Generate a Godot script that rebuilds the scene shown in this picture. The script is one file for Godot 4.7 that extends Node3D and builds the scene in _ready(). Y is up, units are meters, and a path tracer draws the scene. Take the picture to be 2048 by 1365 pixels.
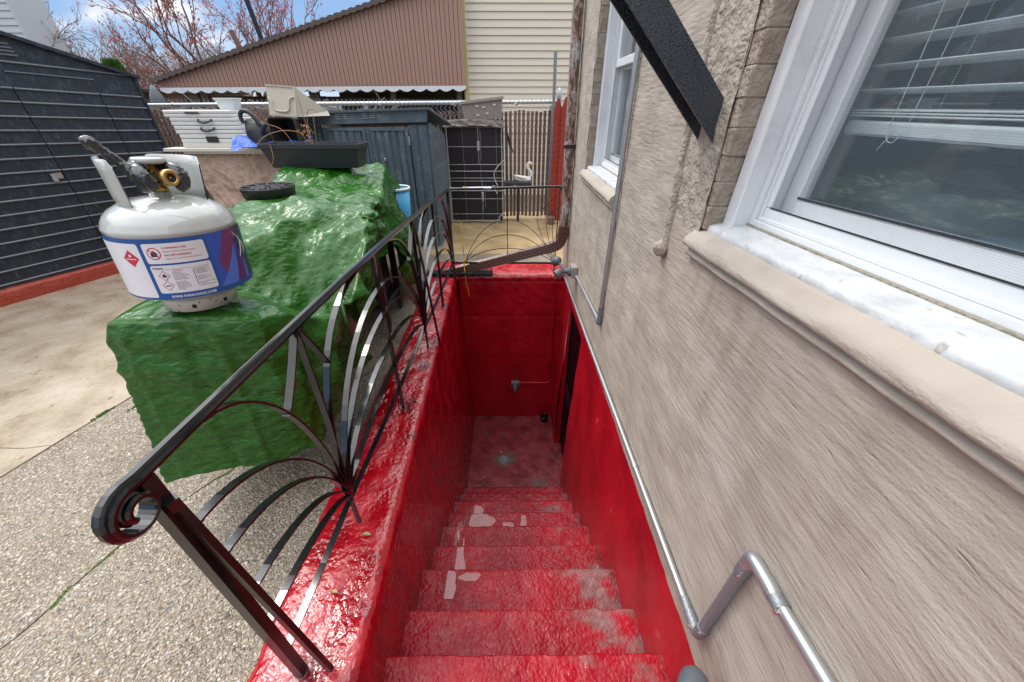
extends Node3D
# ---------------------------------------------------------------- helpers
var M := {}
var taken := {}
var FLAT := 4294967295
const KIND_STRUCT := "structure"

func v3(x: float, y: float, z: float) -> Vector3:
	return Vector3(x, y, z)

func lin(r: float, g: float, b: float, a := 1.0) -> Color:
	var c := Color(r, g, b).linear_to_srgb()
	c.a = a
	return c

func numbered(called: String, parent: Node) -> String:
	var key := str(parent.get_instance_id()) + called
	var n: int = taken.get(key, 0)
	taken[key] = n + 1
	return called if n == 0 else "%s_%03d" % [called, n]

func begin(smooth := false) -> SurfaceTool:
	var st := SurfaceTool.new()
	st.begin(Mesh.PRIMITIVE_TRIANGLES)
	st.set_smooth_group(0 if smooth else FLAT)
	return st

func obj(called: String, st: SurfaceTool, m: Material, parent: Node = self) -> MeshInstance3D:
	st.generate_normals()
	var o := MeshInstance3D.new()
	o.mesh = st.commit()
	o.material_override = m
	o.name = numbered(called, parent)
	parent.add_child(o, true)
	return o

func inst(called: String, mesh: Mesh, m: Material, parent: Node, at: Transform3D) -> MeshInstance3D:
	var o := MeshInstance3D.new()
	o.mesh = mesh
	o.material_override = m
	o.transform = at
	o.name = numbered(called, parent)
	parent.add_child(o, true)
	return o

func thing(called: String, label: String, category: String, at := Vector3.ZERO, group := "") -> Node3D:
	var o := Node3D.new()
	o.name = numbered(called, self)
	o.position = at
	add_child(o, true)
	tag(o, label, category, group)
	return o

func tag(o: Node, label: String, category: String, group := "") -> void:
	o.set_meta("label", label)
	o.set_meta("category", category)
	if group != "":
		o.set_meta("group", group)

func t3(st: SurfaceTool, a: Vector3, b: Vector3, c: Vector3, out: Vector3) -> void:
	if (b - a).cross(c - a).dot(out) > 0.0:
		st.add_vertex(a); st.add_vertex(c); st.add_vertex(b)
	else:
		st.add_vertex(a); st.add_vertex(b); st.add_vertex(c)

func q4(st: SurfaceTool, a: Vector3, b: Vector3, c: Vector3, d: Vector3, out: Vector3) -> void:
	t3(st, a, b, c, out)
	t3(st, a, c, d, out)

# a box with chamfered edges
func bx(st: SurfaceTool, c: Vector3, s: Vector3, bev := 0.0, B := Basis.IDENTITY) -> void:
	var h := s * 0.5
	bev = minf(bev, minf(h.x, minf(h.y, h.z)) * 0.9)
	var i := h - Vector3.ONE * bev
	for ax in 3:
		var u := (ax + 1) % 3
		var w := (ax + 2) % 3
		for sg in [-1.0, 1.0]:
			var p := []
			for k in [[-1, -1], [1, -1], [1, 1], [-1, 1]]:
				var q := Vector3.ZERO
				q[ax] = sg * h[ax]; q[u] = k[0] * i[u]; q[w] = k[1] * i[w]
				p.append(c + B * q)
			var n := Vector3.ZERO
			n[ax] = sg
			q4(st, p[0], p[1], p[2], p[3], B * n)
		if bev > 0.0:
			for su in [-1.0, 1.0]:
				for sw in [-1.0, 1.0]:
					var p := []
					for k in [[-1, 0], [1, 0], [1, 1], [-1, 1]]:
						var q := Vector3.ZERO
						q[ax] = k[0] * i[ax]
						q[u] = su * (h[u] if k[1] == 0 else i[u])
						q[w] = sw * (i[w] if k[1] == 0 else h[w])
						p.append(c + B * q)
					var n := Vector3.ZERO
					n[u] = su; n[w] = sw
					q4(st, p[0], p[1], p[2], p[3], B * n)
	if bev > 0.0:
		for sx in [-1.0, 1.0]:
			for sy in [-1.0, 1.0]:
				for sz in [-1.0, 1.0]:
					var n := Vector3(sx, sy, sz)
					t3(st, c + B * (n * Vector3(h.x, i.y, i.z)), c + B * (n * Vector3(i.x, h.y, i.z)), c + B * (n * Vector3(i.x, i.y, h.z)), B * n)

# a box between two corners
func bxx(st: SurfaceTool, a: Vector3, b: Vector3, bev := 0.0) -> void:
	bx(st, (a + b) * 0.5, (b - a).abs(), bev)

func one_box(called: String, a: Vector3, b: Vector3, m: Material, parent: Node = self, bev := 0.0) -> MeshInstance3D:
	var st := begin()
	bxx(st, a, b, bev)
	return obj(called, st, m, parent)

# sweep a closed profile (x: side, y: across) along points; a fixed side vector or Vector3.ZERO for parallel transport
func sweep(st: SurfaceTool, pts: Array, prof: Array, side: Vector3, caps := true, scales: Array = []) -> void:
	var n := pts.size()
	var rings := []
	var prev := side
	for k in n:
		var T: Vector3 = (pts[mini(k + 1, n - 1)] - pts[maxi(k - 1, 0)]).normalized()
		if prev == Vector3.ZERO:
			prev = Vector3.UP.cross(T) if absf(T.y) < 0.9 else Vector3.RIGHT.cross(T)
		var S := (prev - T * prev.dot(T)).normalized()
		if side == Vector3.ZERO:
			prev = S
		var N := T.cross(S)
		var f: float = scales[k] if scales.size() else 1.0
		var r := []
		for p in prof:
			r.append(pts[k] + (S * p.x + N * p.y) * f)
		rings.append(r)
	var m := prof.size()
	for k in n - 1:
		for j in m:
			var j2 := (j + 1) % m
			var a: Vector3 = rings[k][j]
			var b: Vector3 = rings[k][j2]
			var c: Vector3 = rings[k + 1][j2]
			var d: Vector3 = rings[k + 1][j]
			var T2: Vector3 = pts[k + 1] - pts[k]
			q4(st, a, b, c, d, (b - a).cross(T2) if area(prof) > 0.0 else T2.cross(b - a))
	if caps:
		for e in [0, n - 1]:
			var T3: Vector3 = (pts[1] - pts[0]) if e == 0 else (pts[n - 1] - pts[n - 2])
			var cc: Vector3 = pts[e]
			st.set_smooth_group(FLAT)
			if m > 4:
				var sum := Vector3.ZERO
				for j in m:
					sum += rings[e][j]
				cc = sum / m
			for j in m:
				t3(st, cc, rings[e][j], rings[e][(j + 1) % m], -T3 if e == 0 else T3)
			st.set_smooth_group(0)

func area(p: Array) -> float:
	var a := 0.0
	for j in p.size():
		var q: Vector2 = p[j]
		var r: Vector2 = p[(j + 1) % p.size()]
		a += q.x * r.y - r.x * q.y
	return a

func ring(r: float, sides := 8) -> Array:
	var p := []
	for k in sides:
		p.append(Vector2(cos(TAU * k / sides), sin(TAU * k / sides)) * r)
	return p

func rect(w: float, h: float) -> Array:
	return [Vector2(-w, -h) * 0.5, Vector2(w, -h) * 0.5, Vector2(w, h) * 0.5, Vector2(-w, h) * 0.5]

func tube(st: SurfaceTool, pts: Array, r: float, sides := 8) -> void:
	sweep(st, pts, ring(r, sides), Vector3.ZERO)

func one_tube(called: String, pts: Array, r: float, m: Material, parent: Node, sides := 8) -> MeshInstance3D:
	var st := begin(true)
	tube(st, pts, r, sides)
	return obj(called, st, m, parent)

func bar(called: String, pts: Array, w: float, h: float, side: Vector3, m: Material, parent: Node) -> MeshInstance3D:
	var st := begin()
	sweep(st, pts, rect(w, h), side)
	return obj(called, st, m, parent)

func lathe(st: SurfaceTool, prof: Array, segs := 32, at := Vector3.ZERO, B := Basis.IDENTITY, a0 := 0.0, a1 := TAU, closed_loop := false) -> void:
	var n := prof.size()
	for k in (n if closed_loop else n - 1):
		var p: Vector2 = prof[k]
		var q: Vector2 = prof[(k + 1) % n]
		for s in segs:
			var t0 := a0 + (a1 - a0) * s / segs
			var t1 := a0 + (a1 - a0) * (s + 1) / segs
			var d0 := Vector3(cos(t0), 0, sin(t0))
			var d1 := Vector3(cos(t1), 0, sin(t1))
			var dm := (d0 + d1).normalized()
			var nrm := dm * (q.y - p.y) - Vector3.UP * (q.x - p.x)
			q4(st, at + B * (d0 * p.x + Vector3.UP * p.y), at + B * (d1 * p.x + Vector3.UP * p.y), at + B * (d1 * q.x + Vector3.UP * q.y), at + B * (d0 * q.x + Vector3.UP * q.y), B * nrm)

# a grid of points rows[i][j]; out points to the outer side on the whole
func grid(st: SurfaceTool, rows: Array, out: Vector3, wrap := false, col = null) -> void:
	var tint: bool = col != null
	var c: int = rows[0].size()
	var sum := 0.0
	var mids := []
	if wrap:
		for r in rows:
			var mm := Vector3.ZERO
			for p in r:
				mm += p
			mids.append(mm / c)
	for pass_no in 2:
		for i in rows.size() - 1:
			for j in (c if wrap else c - 1):
				var j2 := (j + 1) % c
				var a: Vector3 = rows[i][j]
				var b: Vector3 = rows[i][j2]
				var d: Vector3 = rows[i + 1][j2]
				var e: Vector3 = rows[i + 1][j]
				if pass_no == 0:
					var o := out
					if wrap:
						o = (a + d) * 0.5 - (mids[i] + mids[i + 1]) * 0.5
					sum += (b - a).cross(e - a).dot(o)
				else:
					for p in ([a, b, d, a, d, e] if sum < 0.0 else [a, d, b, a, e, d]):
						if tint:
							st.set_color(col.call(p))
						st.add_vertex(p)

# a flat polygon in plan (x, z) with thickness
func slab(st: SurfaceTool, poly: PackedVector2Array, top: float, thick: float) -> void:
	var idx := Geometry2D.triangulate_polygon(poly)
	for k in range(0, idx.size(), 3):
		var a := poly[idx[k]]
		var b := poly[idx[k + 1]]
		var c := poly[idx[k + 2]]
		t3(st, v3(a.x, top, a.y), v3(b.x, top, b.y), v3(c.x, top, c.y), Vector3.UP)
	var s := 1.0 if area(Array(poly)) > 0.0 else -1.0
	for k in poly.size():
		var a := poly[k]
		var b := poly[(k + 1) % poly.size()]
		var e := (b - a)
		q4(st, v3(a.x, top, a.y), v3(b.x, top, b.y), v3(b.x, top - thick, b.y), v3(a.x, top - thick, a.y), v3(e.y, 0, -e.x) * s)

func bez(a: Vector3, b: Vector3, c: Vector3, d: Vector3, n := 14) -> Array:
	var p := []
	for k in n + 1:
		p.append(a.bezier_interpolate(b, c, d, float(k) / n))
	return p

func catmull(p: Array, per := 6) -> Array:
	var o := []
	for k in p.size() - 1:
		for j in per:
			o.append(p[k].cubic_interpolate(p[k + 1], p[maxi(k - 1, 0)], p[mini(k + 2, p.size() - 1)], float(j) / per))
	o.append(p[p.size() - 1])
	return o

# crumpled sheet: flat facets between sharp creases
func hash2(i: int, j: int, s: int) -> float:
	i = posmod(i, 64)
	j = posmod(j, 64)
	var h := (i * 374761393 + j * 668265263 + s * 69069) & 0x7fffffff
	h = ((h ^ (h >> 13)) * 1274126177) & 0x7fffffff
	return float((h ^ (h >> 16)) & 0xffff) / 65535.0

func facet(u: float, v: float, s: int) -> float:
	var i := int(floor(u))
	var j := int(floor(v))
	var f := u - i
	var g := v - j
	var a := hash2(i, j, s)
	var b := hash2(i + 1, j, s)
	var c := hash2(i, j + 1, s)
	var d := hash2(i + 1, j + 1, s)
	if hash2(i, j, s + 9) < 0.5:
		return a + (b - a) * f + (c - a) * g if f + g < 1.0 else d + (c - d) * (1.0 - f) + (b - d) * (1.0 - g)
	return a + (b - a) * f + (d - b) * g if f > g else a + (d - c) * f + (c - a) * g

func crumple(u: float, v: float, w: FastNoiseLite) -> float:
	var du := 0.06 * w.get_noise_2d(u, v)
	var dv := 0.06 * w.get_noise_2d(u + 7.0, v + 3.0)
	u += du
	v += dv
	var a := u * 0.8 + v * 0.6
	var b := v * 0.8 - u * 0.6
	return 0.60 * (facet(u / 0.15, v / 0.15, 1) - 0.5) + 0.28 * (facet(a / 0.075, b / 0.075, 2) - 0.5) + 0.12 * (facet(u / 0.038 + 3.3, v / 0.038, 3) - 0.5)

# ---------------------------------------------------------------- textures
func field(w: int, h: int, freq: float, oct: int, rs: int, sx := 1, sy := 1, kind := FastNoiseLite.TYPE_SIMPLEX_SMOOTH, ret := -1, ridged := false) -> PackedFloat32Array:
	var n := FastNoiseLite.new()
	n.noise_type = kind
	n.seed = rs
	n.frequency = freq
	n.fractal_type = FastNoiseLite.FRACTAL_NONE if oct <= 1 else (FastNoiseLite.FRACTAL_RIDGED if ridged else FastNoiseLite.FRACTAL_FBM)
	n.fractal_octaves = oct
	if ret >= 0:
		n.cellular_return_type = ret
		n.cellular_distance_function = FastNoiseLite.DISTANCE_EUCLIDEAN
		n.cellular_jitter = 0.9
	var im: Image = n.get_image(w, h, false, false, true) if ret >= 0 else n.get_seamless_image(w / sx, h / sy, false, false, 0.15, true)
	im.convert(Image.FORMAT_RF)
	if sx > 1 or sy > 1:
		im.resize(w, h, Image.INTERPOLATE_CUBIC)
	return im.get_data().to_float32_array()

func mixf(a: PackedFloat32Array, wa: float, b: PackedFloat32Array, wb: float) -> PackedFloat32Array:
	var o := PackedFloat32Array()
	o.resize(a.size())
	for k in a.size():
		o[k] = a[k] * wa + b[k] * wb
	return o

func norm(a: PackedFloat32Array) -> PackedFloat32Array:
	var lo := 1e9
	var hi := -1e9
	for x in a:
		lo = minf(lo, x); hi = maxf(hi, x)
	var o := PackedFloat32Array()
	o.resize(a.size())
	for k in a.size():
		o[k] = (a[k] - lo) / maxf(hi - lo, 1e-6)
	return o

func stepf(a: PackedFloat32Array, e0: float, e1: float) -> PackedFloat32Array:
	var o := PackedFloat32Array()
	o.resize(a.size())
	for k in a.size():
		o[k] = smoothstep(e0, e1, a[k])
	return o

func htex(a: PackedFloat32Array, w: int, h: int) -> ImageTexture:
	return ImageTexture.create_from_image(Image.create_from_data(w, h, false, Image.FORMAT_RF, a.to_byte_array()))

# stops: [[position, r, g, b], ...] in linear colour
func lut(stops: Array) -> Array:
	var o := []
	for k in 256:
		var t := k / 255.0
		var c := Color(stops[0][1], stops[0][2], stops[0][3])
		for s in stops.size() - 1:
			if t >= stops[s][0]:
				var f := clampf((t - stops[s][0]) / maxf(stops[s + 1][0] - stops[s][0], 1e-4), 0, 1)
				c = Color(stops[s][1], stops[s][2], stops[s][3]).lerp(Color(stops[s + 1][1], stops[s + 1][2], stops[s + 1][3]), f)
		o.append(c)
	return o

func ctex(a: PackedFloat32Array, w: int, h: int, stops: Array) -> ImageTexture:
	var L := lut(stops)
	var R := PackedByteArray()
	R.resize(256 * 3)
	for k in 256:
		var c: Color = L[k].linear_to_srgb()
		R[k * 3] = int(clampf(c.r, 0, 1) * 255); R[k * 3 + 1] = int(clampf(c.g, 0, 1) * 255); R[k * 3 + 2] = int(clampf(c.b, 0, 1) * 255)
	var d := PackedByteArray()
	d.resize(w * h * 3)
	for k in a.size():
		var i := int(clampf(a[k], 0, 1) * 255.0) * 3
		d[k * 3] = R[i]; d[k * 3 + 1] = R[i + 1]; d[k * 3 + 2] = R[i + 2]
	return ImageTexture.create_from_image(Image.create_from_data(w, h, false, Image.FORMAT_RGB8, d))

# two colour ramps mixed by a mask
func ctex2(a: PackedFloat32Array, s1: Array, b: PackedFloat32Array, s2: Array, mask: PackedFloat32Array, w: int, h: int) -> ImageTexture:
	var L1 := lut(s1)
	var L2 := lut(s2)
	var S := PackedByteArray()
	S.resize(1025)
	for k in 1025:
		var l := k / 1024.0
		S[k] = int(clampf(Color(l, l, l).linear_to_srgb().r, 0, 1) * 255)
	var d := PackedByteArray()
	d.resize(w * h * 3)
	for k in a.size():
		var c: Color = L1[int(clampf(a[k], 0, 1) * 255.0)].lerp(L2[int(clampf(b[k], 0, 1) * 255.0)], mask[k])
		d[k * 3] = S[int(c.r * 1024)]; d[k * 3 + 1] = S[int(c.g * 1024)]; d[k * 3 + 2] = S[int(c.b * 1024)]
	return ImageTexture.create_from_image(Image.create_from_data(w, h, false, Image.FORMAT_RGB8, d))

func mat(c: Color, rough := 0.6, metal := 0.0) -> StandardMaterial3D:
	var m := StandardMaterial3D.new()
	m.albedo_color = c
	m.roughness = rough
	m.metallic = metal
	return m

func tri(m: StandardMaterial3D, scale: Vector3, world := true) -> StandardMaterial3D:
	m.uv1_triplanar = true
	m.uv1_world_triplanar = world
	m.uv1_triplanar_sharpness = 4.0
	m.uv1_scale = scale
	return m

func bump(m: StandardMaterial3D, t: Texture2D, cm: float) -> StandardMaterial3D:
	m.heightmap_enabled = true
	m.heightmap_texture = t
	m.heightmap_scale = cm
	return m

func tinted(m: StandardMaterial3D, c: Color) -> StandardMaterial3D:
	var d: StandardMaterial3D = m.duplicate()
	d.albedo_color = c
	return d

func ns(freq: float, oct: int, rs: int, ridged := false) -> FastNoiseLite:
	var n := FastNoiseLite.new()
	n.noise_type = FastNoiseLite.TYPE_SIMPLEX_SMOOTH
	n.seed = rs
	n.frequency = freq
	n.fractal_type = FastNoiseLite.FRACTAL_RIDGED if ridged else FastNoiseLite.FRACTAL_FBM
	n.fractal_octaves = oct
	return n

func sky_picture() -> ImageTexture:
	var w := 1024
	var h := 512
	var a := ns(0.9, 5, 11)
	var b := ns(2.3, 4, 23)
	var d := PackedFloat32Array()
	d.resize(w * h * 3)
	var k := 0
	for y in h:
		var el := (0.5 - (y + 0.5) / h) * PI
		var up := sin(el)
		for x in w:
			var az := (x + 0.5) / w * TAU
			var c := Color(0.16, 0.17, 0.18)
			if up > 0.0:
				var glow := pow(maxf(0.0, sin(az) * cos(el) * -0.474 + up * 0.813 + cos(az) * cos(el) * 0.339), 5.0)
				var dir := Vector2(sin(az), -cos(az)) * cos(el) / (up + 0.22)
				var n := a.get_noise_2d(dir.x * 0.9 + dir.y * 0.35, dir.y * 2.1 - dir.x * 0.5) * 0.75 + b.get_noise_2d(dir.x * 1.1, dir.y * 2.6) * 0.35
				var blue := Color(0.52, 0.74, 0.98).lerp(Color(0.10, 0.30, 0.78), clampf(pow(up, 0.55) * 1.25, 0, 1))
				var cover := lerpf(-0.06, 0.75, smoothstep(0.24, 0.62, up))
				var t := smoothstep(-0.12, 0.42, n + cover)
				var cloud := Color(1.0, 1.0, 1.03) * lerpf(1.05, SKY_HIGH, smoothstep(0.15, 0.9, up)) * (0.85 + 0.35 * n + 0.75 * glow)
				c = (blue * 0.95).lerp(cloud, t)
				c = c.lerp(Color(0.80, 0.88, 0.98), 0.55 * (1.0 - smoothstep(0.0, 0.12, up)))
			d[k] = c.r; d[k + 1] = c.g; d[k + 2] = c.b
			k += 3
	return ImageTexture.create_from_image(Image.create_from_data(w, h, false, Image.FORMAT_RGBF, d.to_byte_array()))

const SKY_HIGH := 2.6
const W := 0.557          # plane of the house wall

func _ready() -> void:
	var cam := Camera3D.new()
	cam.name = "camera"
	cam.position = v3(0, 1.5, 0)
	cam.rotation_degrees = Vector3(-32.35, -0.5, 0)
	cam.fov = 84.98
	cam.near = 0.05
	cam.far = 400.0
	add_child(cam)
	cam.current = true
	var env := Environment.new()
	env.background_mode = Environment.BG_SKY
	var sky := Sky.new()
	var pano := PanoramaSkyMaterial.new()
	pano.panorama = sky_picture()
	sky.sky_material = pano
	env.sky = sky
	env.tonemap_mode = Environment.TONE_MAPPER_LINEAR
	env.tonemap_exposure = 1.04
	env.ambient_light_source = Environment.AMBIENT_SOURCE_SKY
	env.sdfgi_enabled = true
	env.ssao_enabled = true
	env.ssil_enabled = true
	var we := WorldEnvironment.new()
	we.environment = env
	we.name = "environment"
	add_child(we)
	var sun := DirectionalLight3D.new()
	sun.name = "sun"
	sun.light_energy = 0.5
	sun.light_color = Color(1.0, 0.97, 0.93)
	sun.light_angular_distance = 14.0
	sun.shadow_enabled = true
	sun.look_at_from_position(v3(-7, 12, -5), Vector3.ZERO)
	add_child(sun)
	materials()
	ground()
	stairwell()
	house()
	railing()
	back_railing()
	downspout()
	conduits()
	strut()
	tarp()
	tank()
	on_the_tarp()
	black_shed()
	yard_things()
	fence()
	neighbours()
	trees()
	litter()

func materials() -> void:
	# --- stucco, trowelled level
	var z := 1024
	var g1 := norm(field(z, z, 0.014, 5, 3, 4, 1))
	var g2 := norm(field(z, z, 0.045, 4, 4, 6, 1))
	var g3 := norm(field(z, z, 0.12, 3, 5))
	var g4 := norm(field(z, z, 0.006, 5, 6, 5, 1, FastNoiseLite.TYPE_SIMPLEX_SMOOTH, -1, true))
	var hs := PackedFloat32Array()
	hs.resize(z * z)
	for k in z * z:
		hs[k] = g1[k] * 0.34 + g2[k] * 0.36 + g3[k] * 0.13 - 0.22 * smoothstep(0.86, 0.97, g4[k])
	hs = norm(hs)
	var big := norm(field(z, z, 0.004, 4, 9))
	var mott := mixf(big, 0.90, hs, 0.10)
	var stucco := mat(Color.WHITE, 0.85)
	stucco.albedo_texture = ctex(norm(mott), z, z, [[0.0, 0.33, 0.285, 0.24], [0.35, 0.385, 0.338, 0.288], [0.7, 0.415, 0.367, 0.315], [1.0, 0.45, 0.402, 0.35]])
	bump(stucco, htex(hs, z, z), 0.36)
	M.stucco = tri(stucco, v3(1.15, 1.15, 1.15))
	var stained: StandardMaterial3D = stucco.duplicate()
	stained.vertex_color_use_as_albedo = true
	M.stucco_stained = stained
	var r1 := norm(field(512, 512, 0.018, 5, 31))
	var r2 := norm(field(512, 512, 0.045, 4, 32, 1, 1, FastNoiseLite.TYPE_SIMPLEX_SMOOTH, -1, true))
	var hr := norm(mixf(r1, 0.8, r2, -0.35))
	var rough := mat(Color.WHITE, 0.88)
	rough.albedo_texture = ctex(hr, 512, 512, [[0.0, 0.27, 0.23, 0.19], [0.5, 0.37, 0.325, 0.275], [1.0, 0.42, 0.375, 0.325]])
	bump(rough, htex(hr, 512, 512), 1.0)
	M.stucco_rough = tri(rough, v3(1.6, 1.6, 1.6))
	M.brick = tinted(M.stucco_rough, lin(0.90, 0.87, 0.84))
	M.brick2 = tinted(M.stucco_rough, lin(0.82, 0.78, 0.74))
	# --- red paint, wet
	var p1 := norm(field(512, 512, 0.012, 5, 41))
	var p2 := norm(field(512, 512, 0.05, 4, 42))
	var p3 := norm(field(512, 512, 0.006, 4, 43))
	var rb := norm(mixf(p1, 0.5, p2, 0.5))
	var rbt := htex(rb, 512, 512)
	var wetmap := PackedFloat32Array()
	wetmap.resize(512 * 512)
	for k in 512 * 512:
		wetmap[k] = lerpf(0.06, 0.32, smoothstep(0.38, 0.66, p3[k] * 0.6 + p1[k] * 0.4))
	var wett := htex(wetmap, 512, 512)
	var red := mat(Color.WHITE, 1.0)
	red.albedo_texture = ctex(norm(mixf(p3, 0.6, p1, 0.4)), 512, 512, [[0.0, 0.26, 0.002, 0.009], [0.4, 0.40, 0.003, 0.012], [0.85, 0.48, 0.006, 0.02], [1.0, 0.50, 0.03, 0.045]])
	red.roughness_texture = wett
	red.roughness_texture_channel = BaseMaterial3D.TEXTURE_CHANNEL_RED
	red.metallic_specular = 0.7
	bump(red, rbt, 0.55)
	M.red = tri(red, v3(1.3, 1.3, 1.3))
	var redkerb: StandardMaterial3D = red.duplicate()
	redkerb.vertex_color_use_as_albedo = true
	M.redkerb = tri(redkerb, v3(1.3, 1.3, 1.3))
	var redwall: StandardMaterial3D = red.duplicate()
	redwall.albedo_texture = ctex(norm(mixf(p3, 0.7, p2, 0.3)), 512, 512, [[0.0, 0.22, 0.002, 0.008], [0.45, 0.38, 0.003, 0.012], [0.85, 0.45, 0.007, 0.018], [1.0, 0.46, 0.07, 0.08]])
	redwall.metallic_specular = 0.5
	redwall.roughness_texture = null
	redwall.roughness = 0.38
	bump(redwall, rbt, 0.35)
	M.redwall = tri(redwall, v3(0.9, 0.5, 0.9))
	var s1 := norm(field(512, 512, 0.008, 5, 45))
	var redstep: StandardMaterial3D = red.duplicate()
	redstep.albedo_texture = null
	redstep.vertex_color_use_as_albedo = true
	redstep.metallic_specular = 0.40
	var rstep := PackedFloat32Array()
	rstep.resize(512 * 512)
	for k in 512 * 512:
		rstep[k] = lerpf(0.10, 0.42, smoothstep(0.3, 0.62, s1[k] * 0.4 + p2[k] * 0.6))
	redstep.roughness_texture = htex(rstep, 512, 512)
	bump(redstep, rbt, 0.45)
	M.redstep = tri(redstep, v3(2.0, 2.0, 2.0))
	var floor_m: StandardMaterial3D = red.duplicate()
	floor_m.albedo_texture = null
	floor_m.vertex_color_use_as_albedo = true
	floor_m.metallic_specular = 0.5
	floor_m.roughness_texture = null
	floor_m.roughness = 0.45
	bump(floor_m, rbt, 0.3)
	M.redfloor = tri(floor_m, v3(0.9, 0.9, 0.9))
	var kerb := mat(lin(0.32, 0.045, 0.025), 0.5)
	bump(kerb, rbt, 0.8)
	M.kerb = tri(kerb, v3(1, 1, 1))
	# --- exposed aggregate
	var c1 := norm(field(z, z, 0.115, 1, 51, 1, 1, FastNoiseLite.TYPE_CELLULAR, FastNoiseLite.RETURN_CELL_VALUE))
	var c2 := norm(field(z, z, 0.115, 1, 51, 1, 1, FastNoiseLite.TYPE_CELLULAR, FastNoiseLite.RETURN_DISTANCE))
	var c3 := norm(field(z, z, 0.3, 1, 52, 1, 1, FastNoiseLite.TYPE_CELLULAR, FastNoiseLite.RETURN_CELL_VALUE))
	var big2 := norm(field(z, z, 0.005, 4, 53))
	var ha := PackedFloat32Array()
	ha.resize(z * z)
	var gap := PackedFloat32Array()
	gap.resize(z * z)
	for k in z * z:
		var dome := 1.0 - c2[k]
		gap[k] = 1.0 - smoothstep(0.42, 0.62, dome)
		if fmod(c1[k] * 7.3, 1.0) < 0.22:
			gap[k] = 1.0
		ha[k] = lerpf(sqrt(maxf(dome, 0.0)), 0.35 + 0.15 * c3[k], gap[k])
	var aggr := mat(Color.WHITE, 0.34)
	var pal := [[0.0, 0.40, 0.32, 0.23], [0.10, 0.36, 0.28, 0.19], [0.14, 0.12, 0.115, 0.115], [0.22, 0.30, 0.27, 0.24], [0.30, 0.46, 0.39, 0.30], [0.42, 0.34, 0.26, 0.18], [0.5, 0.60, 0.56, 0.49], [0.55, 0.38, 0.31, 0.24], [0.58, 0.11, 0.10, 0.10], [0.66, 0.24, 0.17, 0.11], [0.75, 0.47, 0.40, 0.32], [0.82, 0.20, 0.19, 0.19], [0.9, 0.42, 0.35, 0.26], [1.0, 0.52, 0.45, 0.36]]
	aggr.albedo_texture = ctex2(c1, pal, norm(mixf(c3, 0.35, big2, 0.65)), [[0.0, 0.19, 0.168, 0.135], [0.5, 0.27, 0.24, 0.195], [1.0, 0.35, 0.31, 0.255]], gap, z, z)
	bump(aggr, htex(ha, z, z), 0.8)
	aggr.detail_enabled = true
	aggr.detail_blend_mode = BaseMaterial3D.BLEND_MODE_MUL
	aggr.detail_albedo = ctex(big2, z, z, [[0.0, 0.45, 0.44, 0.36], [0.4, 0.8, 0.78, 0.72], [1.0, 1, 1, 1]])
	aggr.detail_uv_layer = BaseMaterial3D.DETAIL_UV_2
	aggr.uv2_triplanar = true
	aggr.uv2_world_triplanar = true
	aggr.uv2_scale = v3(0.23, 0.23, 0.23)
	M.aggregate = tri(aggr, v3(0.95, 0.95, 0.95))
	# --- smooth tan concrete
	var t1 := norm(field(512, 512, 0.01, 5, 61))
	var t2 := norm(field(512, 512, 0.1, 3, 62))
	var t3n := norm(field(512, 512, 0.03, 3, 63))
	var conc := mat(Color.WHITE, 0.38)
	conc.albedo_texture = ctex2(norm(mixf(t1, 0.75, t2, 0.25)), [[0.0, 0.20, 0.155, 0.105], [0.4, 0.33, 0.27, 0.195], [0.75, 0.41, 0.35, 0.275], [1.0, 0.45, 0.405, 0.34]], t2, [[0.0, 0.16, 0.11, 0.07], [1.0, 0.30, 0.22, 0.15]], stepf(t3n, 0.80, 0.95), 512, 512)
	bump(conc, htex(norm(mixf(t2, 0.6, t1, 0.4)), 512, 512), 0.25)
	M.concrete = tri(conc, v3(0.55, 0.55, 0.55))
	M.concrete_back = tinted(M.concrete, lin(1.0, 0.86, 0.62))
	M.dirt = mat(lin(0.13, 0.105, 0.075), 0.9)
	M.crack = mat(lin(0.05, 0.05, 0.03), 0.9)
	M.moss = mat(lin(0.085, 0.15, 0.02), 0.9)
	# --- metals
	var k1 := norm(field(512, 512, 0.06, 4, 71))
	var k2 := norm(field(512, 512, 0.11, 1, 72, 1, 1, FastNoiseLite.TYPE_CELLULAR, FastNoiseLite.RETURN_DISTANCE))
	var drops := PackedFloat32Array()
	drops.resize(512 * 512)
	for k in 512 * 512:
		drops[k] = k1[k] * 0.4 + 0.6 * smoothstep(0.72, 0.9, 1.0 - k2[k])
	var dropt := htex(drops, 512, 512)
	var black := mat(lin(0.007, 0.008, 0.010), 0.13)
	black.metallic_specular = 0.66
	M.black = tri(black, v3(5, 5, 5))
	var beam := mat(lin(0.014, 0.022, 0.032), 0.18)
	beam.metallic_specular = 0.72
	bump(beam, dropt, 0.14)
	M.beam = tri(beam, v3(4, 4, 4))
	M.rust = mat(lin(0.014, 0.009, 0.009), 0.24)
	var galv := mat(lin(0.46, 0.49, 0.51), 0.40, 0.75)
	M.galv = tri(galv, v3(3, 3, 3))
	M.galv_dark = tri(bump(mat(lin(0.25, 0.27, 0.29), 0.5, 0.55), dropt, 0.1), v3(3, 3, 3))
	M.steel = mat(lin(0.55, 0.56, 0.57), 0.25, 0.9)
	M.brass = mat(lin(0.55, 0.36, 0.13), 0.3, 0.9)
	M.grey_plastic = mat(lin(0.10, 0.115, 0.13), 0.45)
	M.lampglass = mat(lin(0.55, 0.56, 0.56), 0.2)
	# --- white vinyl, glass
	var wv := mat(Color.WHITE, 0.35)
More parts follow.
